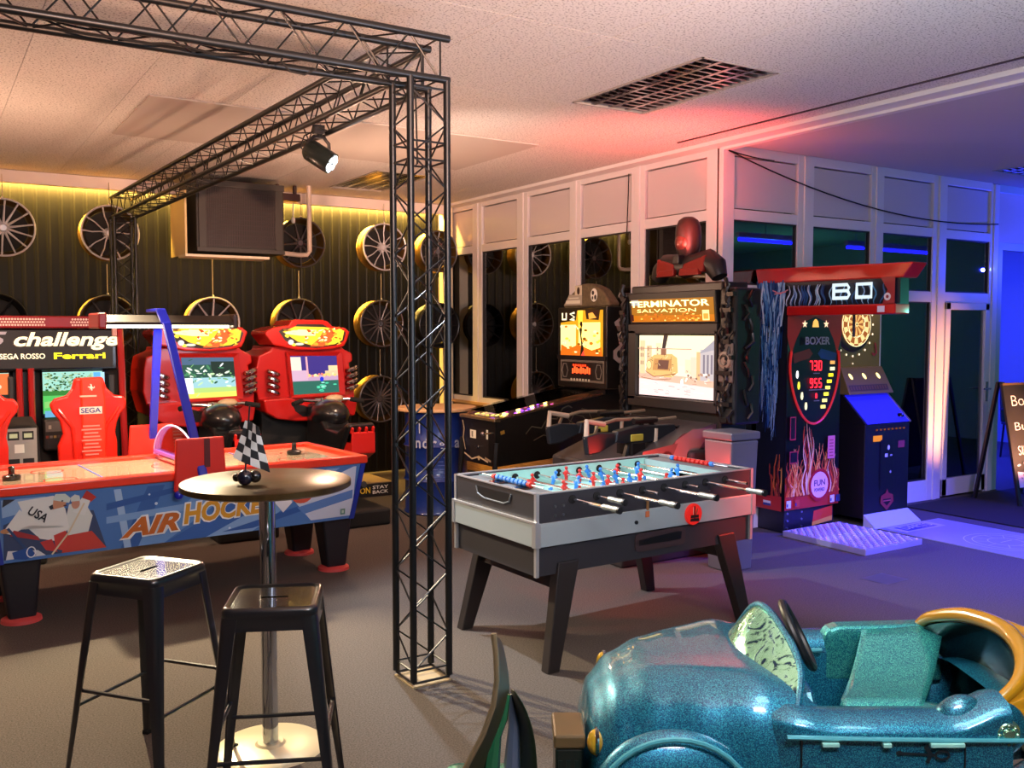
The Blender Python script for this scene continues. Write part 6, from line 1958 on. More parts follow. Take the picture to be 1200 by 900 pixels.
for k, ch in enumerate('730'):
    digit(ch, 0.265 + k * 0.052, 1.325, 0.032, 0.072, RD)
for k, ch in enumerate('955'):
    digit(ch, 0.265 + k * 0.050, 1.185, 0.030, 0.068, RD)
digit('0', 0.325, 1.10, 0.016, 0.030, RD)
for (v, u0, u1) in ((1.295, .29, .37), (1.16, .24, .46), (1.07, .30, .37)):
    a.rect('8a7a78', u0, v, u1, v + 0.008)
a.done(bx, 'score_digits')
a.text('BOXER', '9a8c8c', 0.33, 1.565, 0.30, 0.065, bx, off=0.03, lift=0.02)
# flames, round badge, flags, stickers
a = Art((0, 0, -0.095), X_, Z_, (0, -1, 0), step=0.0002)
a.poly('b82a1c', [(0.0, 0.29), (BW, 0.29), (BW, 0.42), (0.0, 0.42)])
a.poly('9a2c18', [(0.0, 0.42), (BW, 0.42), (BW, 0.58), (0.5, 0.64), (0.42, 0.56), (0.3, 0.66), (0.2, 0.56), (0.08, 0.62), (0.0, 0.55)])
for i in range(75):
    u0 = rnd.uniform(0.02, BW - 0.03)
    hgt = rnd.uniform(0.10, 0.42) if not 0.22 < u0 < 0.32 else rnd.uniform(.4, .60)
    pts = [(min(BW - 0.005, max(.005, u0 + 0.022 * sin(k * 0.8 + i))), 0.40 + hgt * k / 9) for k in range(10)]
    a.line(rnd.choice(('e8642a', 'f09048', 'f4b070', 'd84a20', 'f0c090', 'a83018')), pts, [0.017 * (1 - k / 10) + 0.002 for k in range(10)])
a.ell('b01420', 0.40, 0.47, 0.135, 0.135, n=30)
a.ell('f4b8c0', 0.40, 0.47, 0.105, 0.108, n=30)
for i, (u, c) in enumerate(((0.03, 'e0d8d8'), (0.13, 'c84030'), (0.56, 'e0d0d0'), (0.63, '30304a'))):
    a.rect(c, u - 0.025, 0.31, u + 0.028, 0.37)
    a.rect('303a70', u - 0.022, 0.32, u - 0.006, 0.345)
a.rect('b02838', 0.03, 0.86, 0.10, 1.05)
a.rect('1c0c10', 0.04, 0.87, 0.09, 1.04)
a.rect('a02838', 0.03, 0.67, 0.13, 0.77)
a.rect('160a0e', 0.04, 0.68, 0.12, 0.76)
a.rect('e07484', 0.49, 0.68, 0.58, 0.87)
for k in range(6):
    a.rect('a03848', 0.51, 0.70 + k * 0.026, 0.56, 0.708 + k * 0.026)
a.done(bx, 'flame_print')
a.text('FUN', '6a3a5a', 0.40, 0.488, 0.135, 0.05, bx, off=0.02, rot=0.03, lift=0.014)
a.text('POWERED', '4a3058', 0.40, 0.43, 0.125, 0.028, bx, off=0.02, lift=0.014)
a = Art((0, 0.03, 0), X_, Z_, (0, -1, 0))
a.poly('d83c18', [(0.37, 0.03), (0.62, 0.05), (0.62, 0.175), (0.39, 0.15)])
a.poly('e8a040', [(0.37, 0.03), (0.62, 0.05), (0.62, 0.09), (0.37, 0.06)])
a.done(bx, 'plinth_print')
for u in (0.07, 0.24):
    for v in (0.04, 0.10, 0.16):
        MB().cyl((u, 0.03, v), (u, 0.024, v), 0.009, 8).build('rivet', STEEL, bx)
t = thing('tread_plate', 'raised diamond tread steel plate on the floor in front of the punching machine', 'plate', (5.80, 4.31, 0))
PLT = mat('tread_steel', 'd4cce8', rough=0.3, metal=0.6)
MB().box(0, 0.68, 0, 0.78, 0.0, 0.045).build('plate', PLT, t, bev=0.004)
m = MB()
for i in range(17):
    for j in range(19):
        cx_, cy_ = 0.03 + i * 0.0385, 0.03 + j * 0.040
        if cx_ > 0.66 or cy_ > 0.76:
            continue
        q = pi / 4 if (i + j) % 2 else -pi / 4
        c, s = cos(q), sin(q)
        ps = [(0.019, 0), (0, 0.0065), (-0.019, 0), (0, -0.0065)]
        m.add([(cx_ + x * c - y * s, cy_ + x * s + y * c, 0.0452) for x, y in ps] + [(cx_, cy_, 0.054)], [(0, 1, 4), (1, 2, 4), (2, 3, 4), (3, 0, 4)])
o = m.build('tread_studs', PLT, t)
o['kind'] = 'stuff'

# ------------------------------------------------------------------ dart machine
dm = thing('dart_machine', 'electronic dart machine with lit board, brass panel and blue sloped control desk', 'dart machine', (6.66, 4.98, 0))
DW_ = 0.60
DMB = mat('dart_black', '0a0507', rough=0.5)
BR = mat('dart_brass', '7e6434', rough=0.4, metal=0.2)
MB().box(0, DW_, 0, 0.42, 0.06, 0.86).build('lower_cabinet', DMB, dm, bev=0.008)
MB().hexa([(0, -0.005, 0.86), (DW_ + 0.0, -0.005, 0.86), (DW_ + 0.0, 0.42, 0.86), (0, 0.42, 0.86)], [(0.0, 0.24, 1.10), (DW_, 0.24, 1.10), (DW_, 0.42, 1.10), (0, 0.42, 1.10)]).build('control_desk', DMB, dm)
MB().hexa([(0.02, -0.012, 0.865), (DW_ - 0.02, -0.012, 0.865), (DW_ - 0.02, 0.0, 0.86), (0.02, 0.0, 0.86)], [(0.02, 0.222, 1.095), (DW_ - 0.02, 0.222, 1.095), (DW_ - 0.02, 0.235, 1.09), (0.02, 0.235, 1.09)]).build('desk_panel', mat('desk_plate', '3434b8', rough=0.3, emis='2020ff', es=0.5), dm)  # blue light put in as a faint glow of the plate itself
MB().tube([(DW_ - 0.01, -0.015, 0.86), (DW_ - 0.01, 0.235, 1.10)], 0.010, 6).build('desk_edge', STEEL, dm, smooth=True)
MB().lathe([(0, 0.03), (0.02, 0.028), (0.03, 0.01), (0.032, 0)], (DW_ - 0.09, 0.03, 0.905), n=16).build('desk_knob', BLACKG, dm, smooth=True)
MB().hexa([(0.0, 0.16, 1.10), (DW_, 0.16, 1.10), (DW_, 0.42, 1.10), (0, 0.42, 1.10)], [(0.0, 0.26, 1.33), (DW_ - 0.04, 0.26, 1.33), (DW_ - 0.04, 0.42, 1.33), (0, 0.42, 1.33)]).build('score_head', BR, dm, bev=0.006)
nn = Vector((0, -0.23, 0.10)).normalized()
a = Art((0, 0.16, 1.10), X_, (0, 0.10, 0.23), nn)
for u in (0.09, 0.27, 0.46):
    a.ell(emit('ffe890', 2.4), u, 0.165, 0.018, 0.030, rot=0.5)
a.rect('4a3418', 0.02, 0.03, 0.54, 0.085)
for k in range(14):
    a.rect('6e4a26', 0.035 + k * 0.035, 0.04, 0.055 + k * 0.035, 0.075)
a.done(dm, 'score_lamps')
MB().box(-0.02, DW_ - 0.02, 0.30, 0.42, 1.30, 2.18).build('board_panel', BR, dm, bev=0.006)
BC = (0.20, 0.30, 1.70)
bl = lamp('board_lamp', 'SPOT', (0.35, -0.05, 2.16), (0.25, 0.30, 1.6), 9, (1.0, 0.78, 0.42), spot_size=R(120), spot_blend=0.8, shadow_soft_size=0.05)
bl.parent = dm
bd = MB().lathe([(0, -0.03), (0.20, -0.03), (0.225, -0.025), (0.24, 0.0)], BC, axis='y', n=40).build('dartboard', mat('dartboard_ring', '2a2018', rough=0.5), dm, smooth=True, angle=20)
a = Art((BC[0], BC[1] - 0.031, BC[2]), X_, Z_, (0, -1, 0), step=0.00012)
E1, E2, E3, E4 = emit('f8d890', 1.1), emit('b0602c', 0.8), emit('f0b868', 1.0), emit('503018', 0.4)
a.ell(emit('d89048', 0.9), 0, 0, 0.19, n=40)
for k in range(20):
    q0, q1 = 2 * pi * (k - .5) / 20, 2 * pi * (k + .5) / 20
    for (r0, r1, m_) in ((0.02, 0.10, E3 if k % 2 else E2), (0.10, 0.118, E2 if k % 2 else E1), (0.118, 0.17, E1 if k % 2 else E2), (0.17, 0.19, E2 if k % 2 else E1)):
        a.poly(m_, [(r0 * cos(q0), r0 * sin(q0)), (r1 * cos(q0), r1 * sin(q0)), (r1 * cos(q1), r1 * sin(q1)), (r0 * cos(q1), r0 * sin(q1))])
for r in (0.19, 0.11):
    a.line(emit('ffe8b0', 1.6), [(r * cos(w), r * sin(w)) for w in [2 * pi * i / 32 for i in range(33)]], 0.006)
a.ell(E1, 0, 0, 0.02)
a.ell(E4, 0, 0, 0.009)
a.done(bd, 'board_segments')
a = Art((BC[0], 0.30, BC[2]), X_, Z_, (0, -1, 0))
for k in range(20):
    q = 2 * pi * k / 20
    a.ell(emit('ffe8c0', 1.6), 0.275 * cos(q), 0.275 * sin(q), 0.010, n=8)
a.ell(emit('e8d0b0', 1.2), 0, -0.34, 0.009, n=8)
a.line('a02030', [(0.30, -0.16), (0.32, -0.25), (0.29, -0.27), (0.26, -0.25)], 0.02)
a.done(dm, 'number_lamps')
a = Art((0, 0, 0), X_, Z_, (0, -1, 0))
for k in range(8):
    a.rect(emit('b05a20', .5), 0.14 + k * 0.052, 0.80, 0.165 + k * 0.052, 0.815)
a.rect(emit('e88a30', .9), 0.10, 0.71, 0.22, 0.76)
a.rect('0a0608', 0.20, 0.30, 0.40, 0.72)
a.rect('8a3040', 0.44, 0.64, 0.53, 0.70)
a.ell('d8d4d0', 0.31, 0.65, 0.015, 0.02)
a.rect('c8c4c0', 0.26, 0.57, 0.30, 0.60)
a.rect('9a9694', 0.33, 0.575, 0.36, 0.59)
a.ell('a8a4a0', 0.34, 0.44, 0.012)
# crest near the foot
a.poly('8a2a2c', [(0.22, 0.24), (0.28, 0.26), (0.30, 0.30), (0.32, 0.26), (0.38, 0.24), (0.39, 0.18), (0.30, 0.11), (0.21, 0.18)])
a.poly('1a0a0c', [(0.245, 0.21), (0.355, 0.21), (0.35, 0.185), (0.30, 0.15), (0.25, 0.185)])
a.rect('b04a48', 0.25, 0.188, 0.35, 0.198)
a.done(dm, 'cabinet_print')
MB().hexa([(0.0, -0.12, 0.0), (DW_ + 0.02, -0.12, 0.0), (DW_ + 0.02, 0.0, 0.0), (0.0, 0.0, 0.0)], [(0.0, -0.11, 0.012), (DW_ + 0.02, -0.11, 0.012), (DW_ + 0.0, 0.0, 0.10), (0.0, 0.0, 0.10)]).build('foot_ramp', mat('foot_ramp_pale', 'b8bcd8', rough=0.4), dm)

# ------------------------------------------------------------------ chalkboard stand by the door
cb = thing('chalkboard_sign', 'black A-shaped chalkboard stand with white handwriting at the right edge', 'chalkboard', (8.99, 4.95, 0), R(-6))
for s in (-1, 1):
    f = MB()
    zt, yb, yt = 1.16, s * -0.24, s * -0.02
    f = MB()
    f.hexa([(-0.36, yb - 0.012, 0), (-0.32, yb - 0.012, 0), (-0.32, yb + 0.012, 0), (-0.36, yb + 0.012, 0)], [(-0.36, yt - 0.012, zt), (-0.32, yt - 0.012, zt), (-0.32, yt + 0.012, zt), (-0.36, yt + 0.012, zt)])
    f.build('leg', mat('sign_frame', '1c1814', rough=0.5), cb)
    f = MB()
    f.hexa([(0.32, yb - 0.012, 0), (0.36, yb - 0.012, 0), (0.36, yb + 0.012, 0), (0.32, yb + 0.012, 0)], [(0.32, yt - 0.012, zt), (0.36, yt - 0.012, zt), (0.36, yt + 0.012, zt), (0.32, yt + 0.012, zt)])
    f.build('leg', mat('sign_frame', '1c1814', rough=0.5), cb)
up = Vector((0, 0.22, 1.16)).normalized()
nn = Vector((0, -1.16, 0.22)).normalized()
o0 = Vector((0, -0.24, 0)) + up * 0.17
v8 = []
for hgt in (0.0, 0.98):
    for (u, d) in ((-0.34, 0), (0.34, 0), (0.34, 0.012), (-0.34, 0.012)):
        v8.append(o0 + up * hgt + Vector((u, 0, 0)) + nn * (0.012 - d))
MB().hexa(v8[:4], v8[4:]).build('board', mat('slate_black', '16120f', rough=0.6, noise=0.3, nscale=8), cb)
MB().bar(o0 + up * 0.99 + Vector((-0.36, 0, 0)), o0 + up * 0.99 + Vector((0.36, 0, 0)), 0.03, 0.02).build('top_rail', mat('sign_rail', '5a4428', rough=0.5), cb)
a = Art(o0 + nn * 0.012, X_, up, nn)
a.poly('d8c8b8', [(-0.32, 0.01), (0.32, 0.01), (0.32, 0.10), (0.12, 0.16), (0.0, 0.10), (-0.12, 0.08), (-0.24, 0.15), (-0.32, 0.16)])
rnd = random.Random(6)
for i in range(60):
    u = rnd.uniform(-.31, .31)
    a.ell(rnd.choice(('d8d0c4', 'e8e4dc', '16120f')), u, rnd.uniform(0.08, 0.25), rnd.uniform(.006, .018), rnd.uniform(.005, .014), n=7)
a.done(cb, 'crumpled_print')
CH = 'd8d4cc'
for s_, u, v, w_, h_ in (('Boxer', -0.05, 0.83, 0.44, 0.10), ('STOP', 0.03, 0.70, 0.26, 0.075), ('Burger', -0.03, 0.575, 0.48, 0.10), ('&', 0.0, 0.47, 0.045, 0.07), ('SIM-RACING', 0.04, 0.36, 0.62, 0.085)):
    a.text(s_, CH, u, v, w_, h_, cb, off=-0.012, rot=0.02)
a.text('um 9 Uhr', CH, 0.0, 0.265, 0.30, 0.05, cb, off=-0.01, rot=0.5)

# stacked mesh chairs in the blue passage behind the sign
def mesh_chair(x, y, rz, label):
    t = thing('wire_chair', label, 'chair', (x, y, 0), rz, 'dark chairs in the blue passage')
    BM_ = mat('chair_dark', '10101c', rough=0.5)
    MB().box(-0.24, 0.24, -0.22, 0.22, 0.43, 0.46).build('seat', BM_, t, bev=0.015)
    MB().hexa([(-0.24, 0.20, 0.46), (0.24, 0.20, 0.46), (0.24, 0.23, 0.46), (-0.24, 0.23, 0.46)], [(-0.23, 0.27, 0.95), (0.23, 0.27, 0.95), (0.23, 0.30, 0.95), (-0.23, 0.30, 0.95)]).build('backrest', BM_, t, bev=0.012)
    for sx in (-1, 1):
        for sy in (-1, 1):
            MB().cyl((sx * 0.21, sy * 0.19, 0.44), (sx * 0.23, sy * 0.22, 0), 0.013, 8).build('leg', BM_, t, smooth=True)
        MB().tube([(sx * 0.24, 0.22, 0.62), (sx * 0.27, 0.0, 0.66), (sx * 0.26, -0.18, 0.64), (sx * 0.25, -0.2, 0.44)], 0.013, 8).build('armrest', BM_, t, smooth=True)
mesh_chair(11.15, 6.9, R(20), 'dark armchair in the blue passage, just above the chalkboard')
mesh_chair(11.95, 6.5, R(-30), 'dark armchair in the blue passage, farther right')

# ------------------------------------------------------------------ kiddie ride car (local frame: x = along the car, nose at -x; y = across, near side at -y)
L0, D0 = 0.86, 2.50
def ride_loc(l, d):
    return (cos(YAW) * l + sin(YAW) * d, -sin(YAW) * l + cos(YAW) * d, 0)
car = thing('kiddie_ride_car', 'glittering turquoise toy convertible ride with yellow folded roof in the foreground', 'kiddie ride', ride_loc(L0, D0), -YAW)
OFF = (L0, D0, 0)
TEAL = glitter('turquoise_flake', '083a5c', '0f6690', '34a8bc')
TEALD = glitter('turquoise_flake_deep', '083450', '0e587c', '309cac')
YEL = mat('roof_ochre', 'aa7c16', rough=0.25, coat=0.8)
LIP = mat('beltline_pale', '4fa8b8', rough=0.25, coat=0.6, metal=0.3)

def lerp_tab(tab, s):
    for (a, va), (b, vb) in zip(tab[:-1], tab[1:]):
        if s <= b:
            f = 0 if b == a else max(0, (s - a) / (b - a))
            f = f * f * (3 - 2 * f) * 0.5 + f * 0.5
            return [x + (y - x) * f for x, y in zip(va, vb)]
    return list(tab[-1][1])

def spl(P, t):
    n = len(P) - 1
    x = min(max(t, 0), 1) * n
    i = min(int(x), n - 1)
    f = x - i
    p = [Vector(P[max(0, min(n, i + k))]) for k in (-1, 0, 1, 2)]
    return 0.5 * ((2 * p[1]) + (p[2] - p[0]) * f + (2 * p[0] - 5 * p[1] + 4 * p[2] - p[3]) * f * f + (3 * p[1] - p[0] - 3 * p[2] + p[3]) * f ** 3)

# hood: rounded nose rising to the windscreen (L, (half width, top z))
hood = [(0.175, (0.02, 0.50)), (0.185, (0.16, 0.60)), (0.21, (0.225, 0.67)), (0.27, (0.265, 0.735)), (0.36, (0.295, 0.775)), (0.48, (0.335, 0.79)), (0.60, (0.362, 0.80)), (0.70, (0.362, 0.78)), (0.745, (0.355, 0.755))]
def hood_pt(u, v):
    s = 0.175 + (0.745 - 0.175) * (u ** 1.35)
    w, zt = lerp_tab(hood, s)
    th = pi * v
    c, sn = cos(th), sin(th)
    e = 0.62 - 0.30 * min(1, max(0, (s - 0.3) / 0.28))
    y = -w * (abs(c) ** e) * (1 if c > 0 else -1)
    z = 0.40 + (zt - 0.40) * (abs(sn) ** (0.55 if abs(sn) > 0 else 1))
    return (s, D0 + y, z)
MB(OFF).grid(hood_pt, 30, 30).build('hood', TEAL, car, smooth=True, angle=80)
# bulkhead with dash under the windscreen
m = MB(OFF)
m.prism([(D0 - 0.31, 0.3), (D0 + 0.31, 0.3), (D0 + 0.315, 0.70), (D0 + 0.25, 0.76), (D0 + .1, 0.785), (D0 - .1, 0.785), (D0 - 0.25, 0.76), (D0 - 0.315, 0.70)], 'yz', 0.715, 0.745)
m.build('dashboard', TEALD, car, bev=0.01)
# raised V moulding on the hood with small chrome vents
for s in (-1, 1):
    pass

def fender(cl, dd, rl, rd, rz, zc, name='front_fender'):
    m = MB(OFF)
    def f(u, v):
        a_ = pi * u
        b_ = pi * v
        x = cl - rl * cos(a_)
        r = sin(a_) ** 0.6
        return (x, dd - rd * r * cos(b_), zc + rz * r * (abs(sin(b_)) ** 0.8))
    m.grid(f, 22, 16)
    return m.build(name, TEAL, car, smooth=True, angle=80)
for s in (-1, 1):
    dd = D0 + s * 0.315
    fender(0.385 + (0.06 if s > 0 else 0), dd - (0.05 if s > 0 else 0), 0.205, 0.085, 0.30, 0.395, 'front_fender')
    fender(1.36, dd, 0.23, 0.09, 0.285, 0.36, 'rear_fender')
    # lips along the fender crowns
    pts = [(0.385 + (0.06 if s > 0 else 0) - 0.21 * cos(q), dd - (0.05 if s > 0 else 0) + s * 0.045, 0.395 + 0.295 * (sin(q) ** 0.75)) for q in [pi * i / 20 for i in range(1, 20)]]
    MB(OFF).tube(pts, 0.007, 8).build('fender_lip', LIP, car, smooth=True)
    pts = [(1.36 - 0.23 * cos(q), dd + s * 0.05, 0.36 + 0.275 * (sin(q) ** 0.75)) for q in [pi * i / 20 for i in range(1, 20)]]
    MB(OFF).tube(pts, 0.007, 8).build('fender_lip', LIP, car, smooth=True)
    for cl in (0.385, 1.36):
        MB(OFF).lathe([(0, -0.03), (0.10, -0.03), (0.13, -0.02), (0.135, 0.0), (0.13, 0.02), (0.10, 0.03), (0, 0.03)], (cl, dd + s * 0.06, 0.30), axis='y', n=28).build('wheel', RUBBER, car, smooth=True)
        MB(OFF).lathe([(0, s * 0.012), (0.05, s * 0.01), (0.075, 0.0)], (cl, dd + s * 0.09, 0.30), axis='y', n=24).build('hub_cap', CHROME, car, smooth=True)
    # headlight
    hc = (0.272, D0 + 0.25, 0.655) if s > 0 else (0.205, D0 - 0.25, 0.635)
    hl = MB(OFF).ball(hc, 0.020, 0.024, 0.032, 16, 10).build('headlight', mat('headlight_yellow', 'b08c24', rough=0.15, coat=1.0, noise=0.5, nscale=40), car, smooth=True)
    MB(OFF).tube([(hc[0] + 0.004, hc[1] + 0.025 * cos(w), hc[2] + 0.033 * sin(w)) for w in [2 * pi * i / 18 for i in range(18)]], 0.005, 6, closed=True).build('headlight_ring', CHROME, car, smooth=True)
MB(OFF).tube([(0.26, D0 - 0.32, 0.36), (0.22, D0 - 0.2, 0.36), (0.215, D0, 0.36), (0.22, D0 + 0.2, 0.36), (0.26, D0 + 0.32, 0.36)], 0.028, 10).build('front_bumper', CHROME, car, smooth=True)

# sides of the tub: near side lower, both with rounded sill and belt moulding
near = [(2.150, .26), (2.140, .66), (2.148, .692), (2.146, .704), (2.152, .714), (2.17, .728), (2.20, .737), (2.235, .735), (2.258, .72), (2.268, .69), (2.275, .30), (2.2, .26)]
def side(sec, s, l0=0.62, l1=1.17, n=16, name='near_side', rise=True):
    m = MB(OFF)
    k = len(sec)
    vs = []
    for i in range(n + 1):
        l = l0 + (l1 - l0) * i / n
        t = (l - l0) / (l1 - l0)
        bow = 0.02 * sin(pi * min(1, max(0, (l - 0.3) / 1.2)))
        lift = 0.0
        if rise:
            lift = 0.045 * max(0, min(1, (l - 1.05) / 0.10)) + 0.03 * max(0, min(1, (0.74 - l) / 0.12))
        for d, z in sec:
            zz = z + (lift if z > 0.66 else 0)
            q = max(0.0, 1 - (l - l0) / 0.08) ** 2
            dd = (D0 - d) + bow * (1 if d < 2.2 else 0.3)
            dd -= 0.03 * q * (1 if d < 2.22 else 0)
            zz -= 0.02 * q * (1 if z > 0.6 else 0)
            vs.append((l, D0 + s * dd, zz))
    fs = []
    for i in range(n):
        for j in range(k):
            q = (j + 1) % k
            fs.append((i * k + j, i * k + q, (i + 1) * k + q, (i + 1) * k + j))
    fs.append(tuple(range(k)))
    fs.append(tuple(n * k + j for j in reversed(range(k))))
    m.add(vs, fs)
    return m.build(name, TEAL, car, smooth=True, angle=50)
side(near, -1, name='near_side')
far = [(d, z) for d, z in near]
side(far, 1, l1=1.25, name='far_side', rise=False)
# taller rear part of the far wall (inner face in a lit copy of the car paint)
m = MB(OFF)
m.prism([(0.93, 0.60), (0.935, 0.745), (0.95, 0.758), (0.975, 0.767), (1.27, 0.775), (1.29, 0.60)], 'xz', D0 + 0.235, D0 + 0.30)
m.build('far_shoulder', glitter('turquoise_flake_lit', '0e5c78', '1e8a98', '5cd0b8'), car, bev=0.015, seg=3)
# slanted seat back joining both sides
def seatback(u, v):
    a_ = Vector((0.868, 2.42, 0.66)).lerp(Vector((1.092, 2.42, 0.66)), u)
    b_ = Vector((1.045, 2.745, 0.752)).lerp(Vector((1.29, 2.745, 0.765)), u)
    p = a_.lerp(b_, v) if v >= 0 else a_
    return p + Vector((0, 0, -0.03 * sin(pi * v)))
def seatlow(u, v):
    a_ = seatback(u, 0)
    return Vector((a_.x - 0.02, a_.y - 0.12, 0.45)).lerp(a_, v)
m = MB(OFF)
m.grid(lambda u, v: seatlow(u, v * 2) if v < 0.5 else seatback(u, v * 2 - 1), 12, 20)
m.build('seat_back', glitter('turquoise_flake_lit2', '0e5c78', '1e8a90', '5cd0b8'), car, smooth=True, solid=0.02, angle=80)  # brighter copy of the car paint stands for the lit seat
MB(OFF).hexa([(1.00, D0 - 0.235, 0.45), (1.03, D0 - 0.235, 0.45), (1.11, 2.43, 0.45), (1.08, 2.43, 0.45)], [(1.05, D0 - 0.235, 0.725), (1.08, D0 - 0.235, 0.725), (1.115, 2.43, 0.665), (1.09, 2.43, 0.665)]).build('seat_wing', TEALD, car, bev=0.01)
MB(OFF).box(0.74, 1.0, D0 - 0.235, D0 + 0.235, 0.42, 0.47).build('seat_cushion', TEALD, car, bev=0.02, seg=3)
MB(OFF).box(0.30, 1.45, D0 - 0.27, D0 + 0.27, 0.22, 0.34).build('underbody', BLACKM, car, bev=0.02)
MB(OFF).tube([(0.60, D0 + 0.225, 0.705), (0.78, D0 + 0.222, 0.70), (0.92, D0 + 0.225, 0.70)], 0.007, 8).build('inner_moulding', LIP, car, smooth=True)
MB(OFF).box(0.752, 0.762, D0 - 0.20, D0 - 0.14, 0.62, 0.69).build('dash_plate', mat('dash_plate', '7fb0b0', rough=0.4), car, bev=0.003)
# belt line and door joints, handle, painted key mark on the near side
y_side = D0 - (D0 - 2.135) - 0.02
def ys(l):
    return D0 - ((D0 - 2.140) + 0.02 * sin(pi * min(1, max(0, (l - 0.3) / 1.2))))
MB(OFF).tube([(l, ys(l) - 0.001, 0.704 - 0.014 * ((l - .6) / .9)) for l in [0.64 + 0.06 * i for i in range(16)]], 0.008, 8, flat=0.7).build('belt_moulding', LIP, car, smooth=True)
for l in (0.675, 1.055):
    MB(OFF).box(l - 0.0015, l + 0.0015, ys(l) - 0.003, ys(l) + 0.01, 0.28, 0.695).build('door_gap', BLACK, car)
for (a_, b_) in ((0.72, 0.76), (0.86, 0.88), (0.97, 1.05)):
    MB(OFF).box(a_, b_, ys(a_) - 0.012, ys(a_) + 0.005, 0.684, 0.694).build('moulding_clip', mat('clip_pale', '8fd0c8', rough=0.3), car, bev=0.002)
a = Art((0.965 - L0, ys(0.965) - D0 - 0.002, 0.668), X_, Z_, (0, -1, 0))
MK = '0c1c24'
a.line(MK, [(-0.065, 0.0), (0.02, -0.004)], 0.007)
a.ell(MK, -0.065, 0.001, 0.008, 0.006, n=10)
a.line(MK, [(-0.005, 0.018), (0.008, -0.002), (0.0, -0.022)], 0.010)
a.line(MK, [(0.035 + 0.016 * cos(w), -0.004 + 0.010 * sin(w)) for w in [2 * pi * i / 14 for i in range(15)]], 0.006)
a.done(car, 'key_mark')

# tail: rear deck dome
tail = [(1.26, (0.345, 0.70)), (1.32, (0.345, 0.705)), (1.45, (0.30, 0.68)), (1.55, (0.24, 0.60)), (1.60, (0.12, 0.50)), (1.61, (0.02, 0.42))]
def tail_pt(u, v):
    s = 1.26 + (1.61 - 1.26) * (1 - (1 - u) ** 1.4)
    w, zt = lerp_tab(tail, s)
    th = pi * v
    c, sn = cos(th), sin(th)
    return (s, D0 - w * (abs(c) ** 0.6) * (1 if c > 0 else -1), 0.36 + (zt - 0.36) * (abs(sn) ** 0.5))
MB(OFF).grid(tail_pt, 20, 30).build('tail_deck', TEAL, car, smooth=True, angle=80)
# near shoulder bulge behind the sill with the chrome rosette (filler cap)
MB(OFF).ball((1.085, D0 - 0.30, 0.69), 0.075, 0.045, 0.085, 18, 12).build('shoulder', TEALD, car, smooth=True)
cap = MB(OFF).ball((1.16, D0 - 0.335, 0.705), 0.062, 0.028, 0.066, 18, 12).build('cap_dome', TEALD, car, smooth=True)
m = MB(OFF)
cc = (1.16, D0 - 0.368, 0.705)
m.lathe([(0, -0.008), (0.012, -0.008), (0.016, 0.0), (0.026, -0.004), (0.03, 0.003), (0.034, 0.008)], cc, axis='y', n=18)
m.build('filler_cap', mat('cap_chrome', '9cc8b0', rough=0.2, metal=0.9), cap, smooth=True)
for k in range(8):
    q = 2 * pi * k / 8
    MB(OFF).ball((cc[0] + 0.021 * cos(q), cc[1] - 0.002, cc[2] + 0.021 * sin(q)), 0.0055, n=8, m=6).build('cap_stud', mat('cap_chrome', '9cc8b0'), cap, smooth=True)

# yellow folded roof: arch and pleats behind it
BOW = [(1.225, 2.80, .735), (1.235, 2.72, .80), (1.28, 2.60, .845), (1.312, 2.46, .855), (1.295, 2.33, .835), (1.235, 2.23, .795), (1.14, 2.185, .745)]
def arch(t, r=1.0):
    p = spl(BOW, t)
    c_ = Vector((1.2, D0, 0.72))
    return c_ + (p - c_) * r
m = MB(OFF)
m.tube([arch(i / 28) for i in range(29)], 0.026, 12, rs=[0.013 + 0.010 * sin(pi * i / 28) for i in range(29)])
m.build('roof_bow', YEL, car, smooth=True)
def pleat(u, v):
    a_ = arch(v)
    q = pi * v
    end = Vector((1.205 + 0.36 * (sin(q) ** 0.8) + 0.03, D0 + 0.34 * cos(q), 0.70 - 0.05 * sin(q)))
    p = a_.lerp(end, u)
    p.z += 0.055 * sin(pi * min(1, u * 0.9)) * (0.4 + 0.6 * sin(q)) + 0.010 * sin(u * 24) * (1 if u > 0.03 else 0)
    return p
MB(OFF).grid(pleat, 40, 28).build('folded_roof', YEL, car, smooth=True, angle=80)
# dark hollow under the bow
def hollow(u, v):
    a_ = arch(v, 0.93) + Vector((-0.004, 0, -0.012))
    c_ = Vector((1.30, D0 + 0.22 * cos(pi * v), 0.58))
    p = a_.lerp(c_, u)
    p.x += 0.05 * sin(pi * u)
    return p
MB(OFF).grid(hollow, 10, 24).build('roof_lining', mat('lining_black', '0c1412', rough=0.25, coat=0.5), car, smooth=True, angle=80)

# windscreen: bowed plastic with a greenish-white reflection painted in by noise
WM = bpy.data.materials.new('windscreen_reflection')
WM.use_nodes = True
nt = WM.node_tree
b = nt.nodes['Principled BSDF']
b.inputs['Metallic'].default_value = 0.75
b.inputs['Roughness'].default_value = 0.12
tc = nt.nodes.new('ShaderNodeTexCoord')
wv = nt.nodes.new('ShaderNodeTexNoise')
wv.inputs['Scale'].default_value = 22
wv.inputs['Detail'].default_value = 5
wv.inputs['Distortion'].default_value = 2.5
mp = nt.nodes.new('ShaderNodeMapping')
mp.inputs['Rotation'].default_value = (0.5, 0.4, 0.3)
mp.inputs['Scale'].default_value = (1, 1, 0.35)
nt.links.new(tc.outputs['Object'], mp.inputs['Vector'])
nt.links.new(mp.outputs['Vector'], wv.inputs['Vector'])
rp = nt.nodes.new('ShaderNodeValToRGB')
e = rp.color_ramp.elements
e[0].position, e[0].color = 0.36, (*hexc('24405c'), 1)
e[1].position, e[1].color = 0.44, (*hexc('9cdcb8'), 1)
x_ = e.new(0.60)
x_.color = (*hexc('a8e6c8'), 1)
x_ = e.new(0.66)
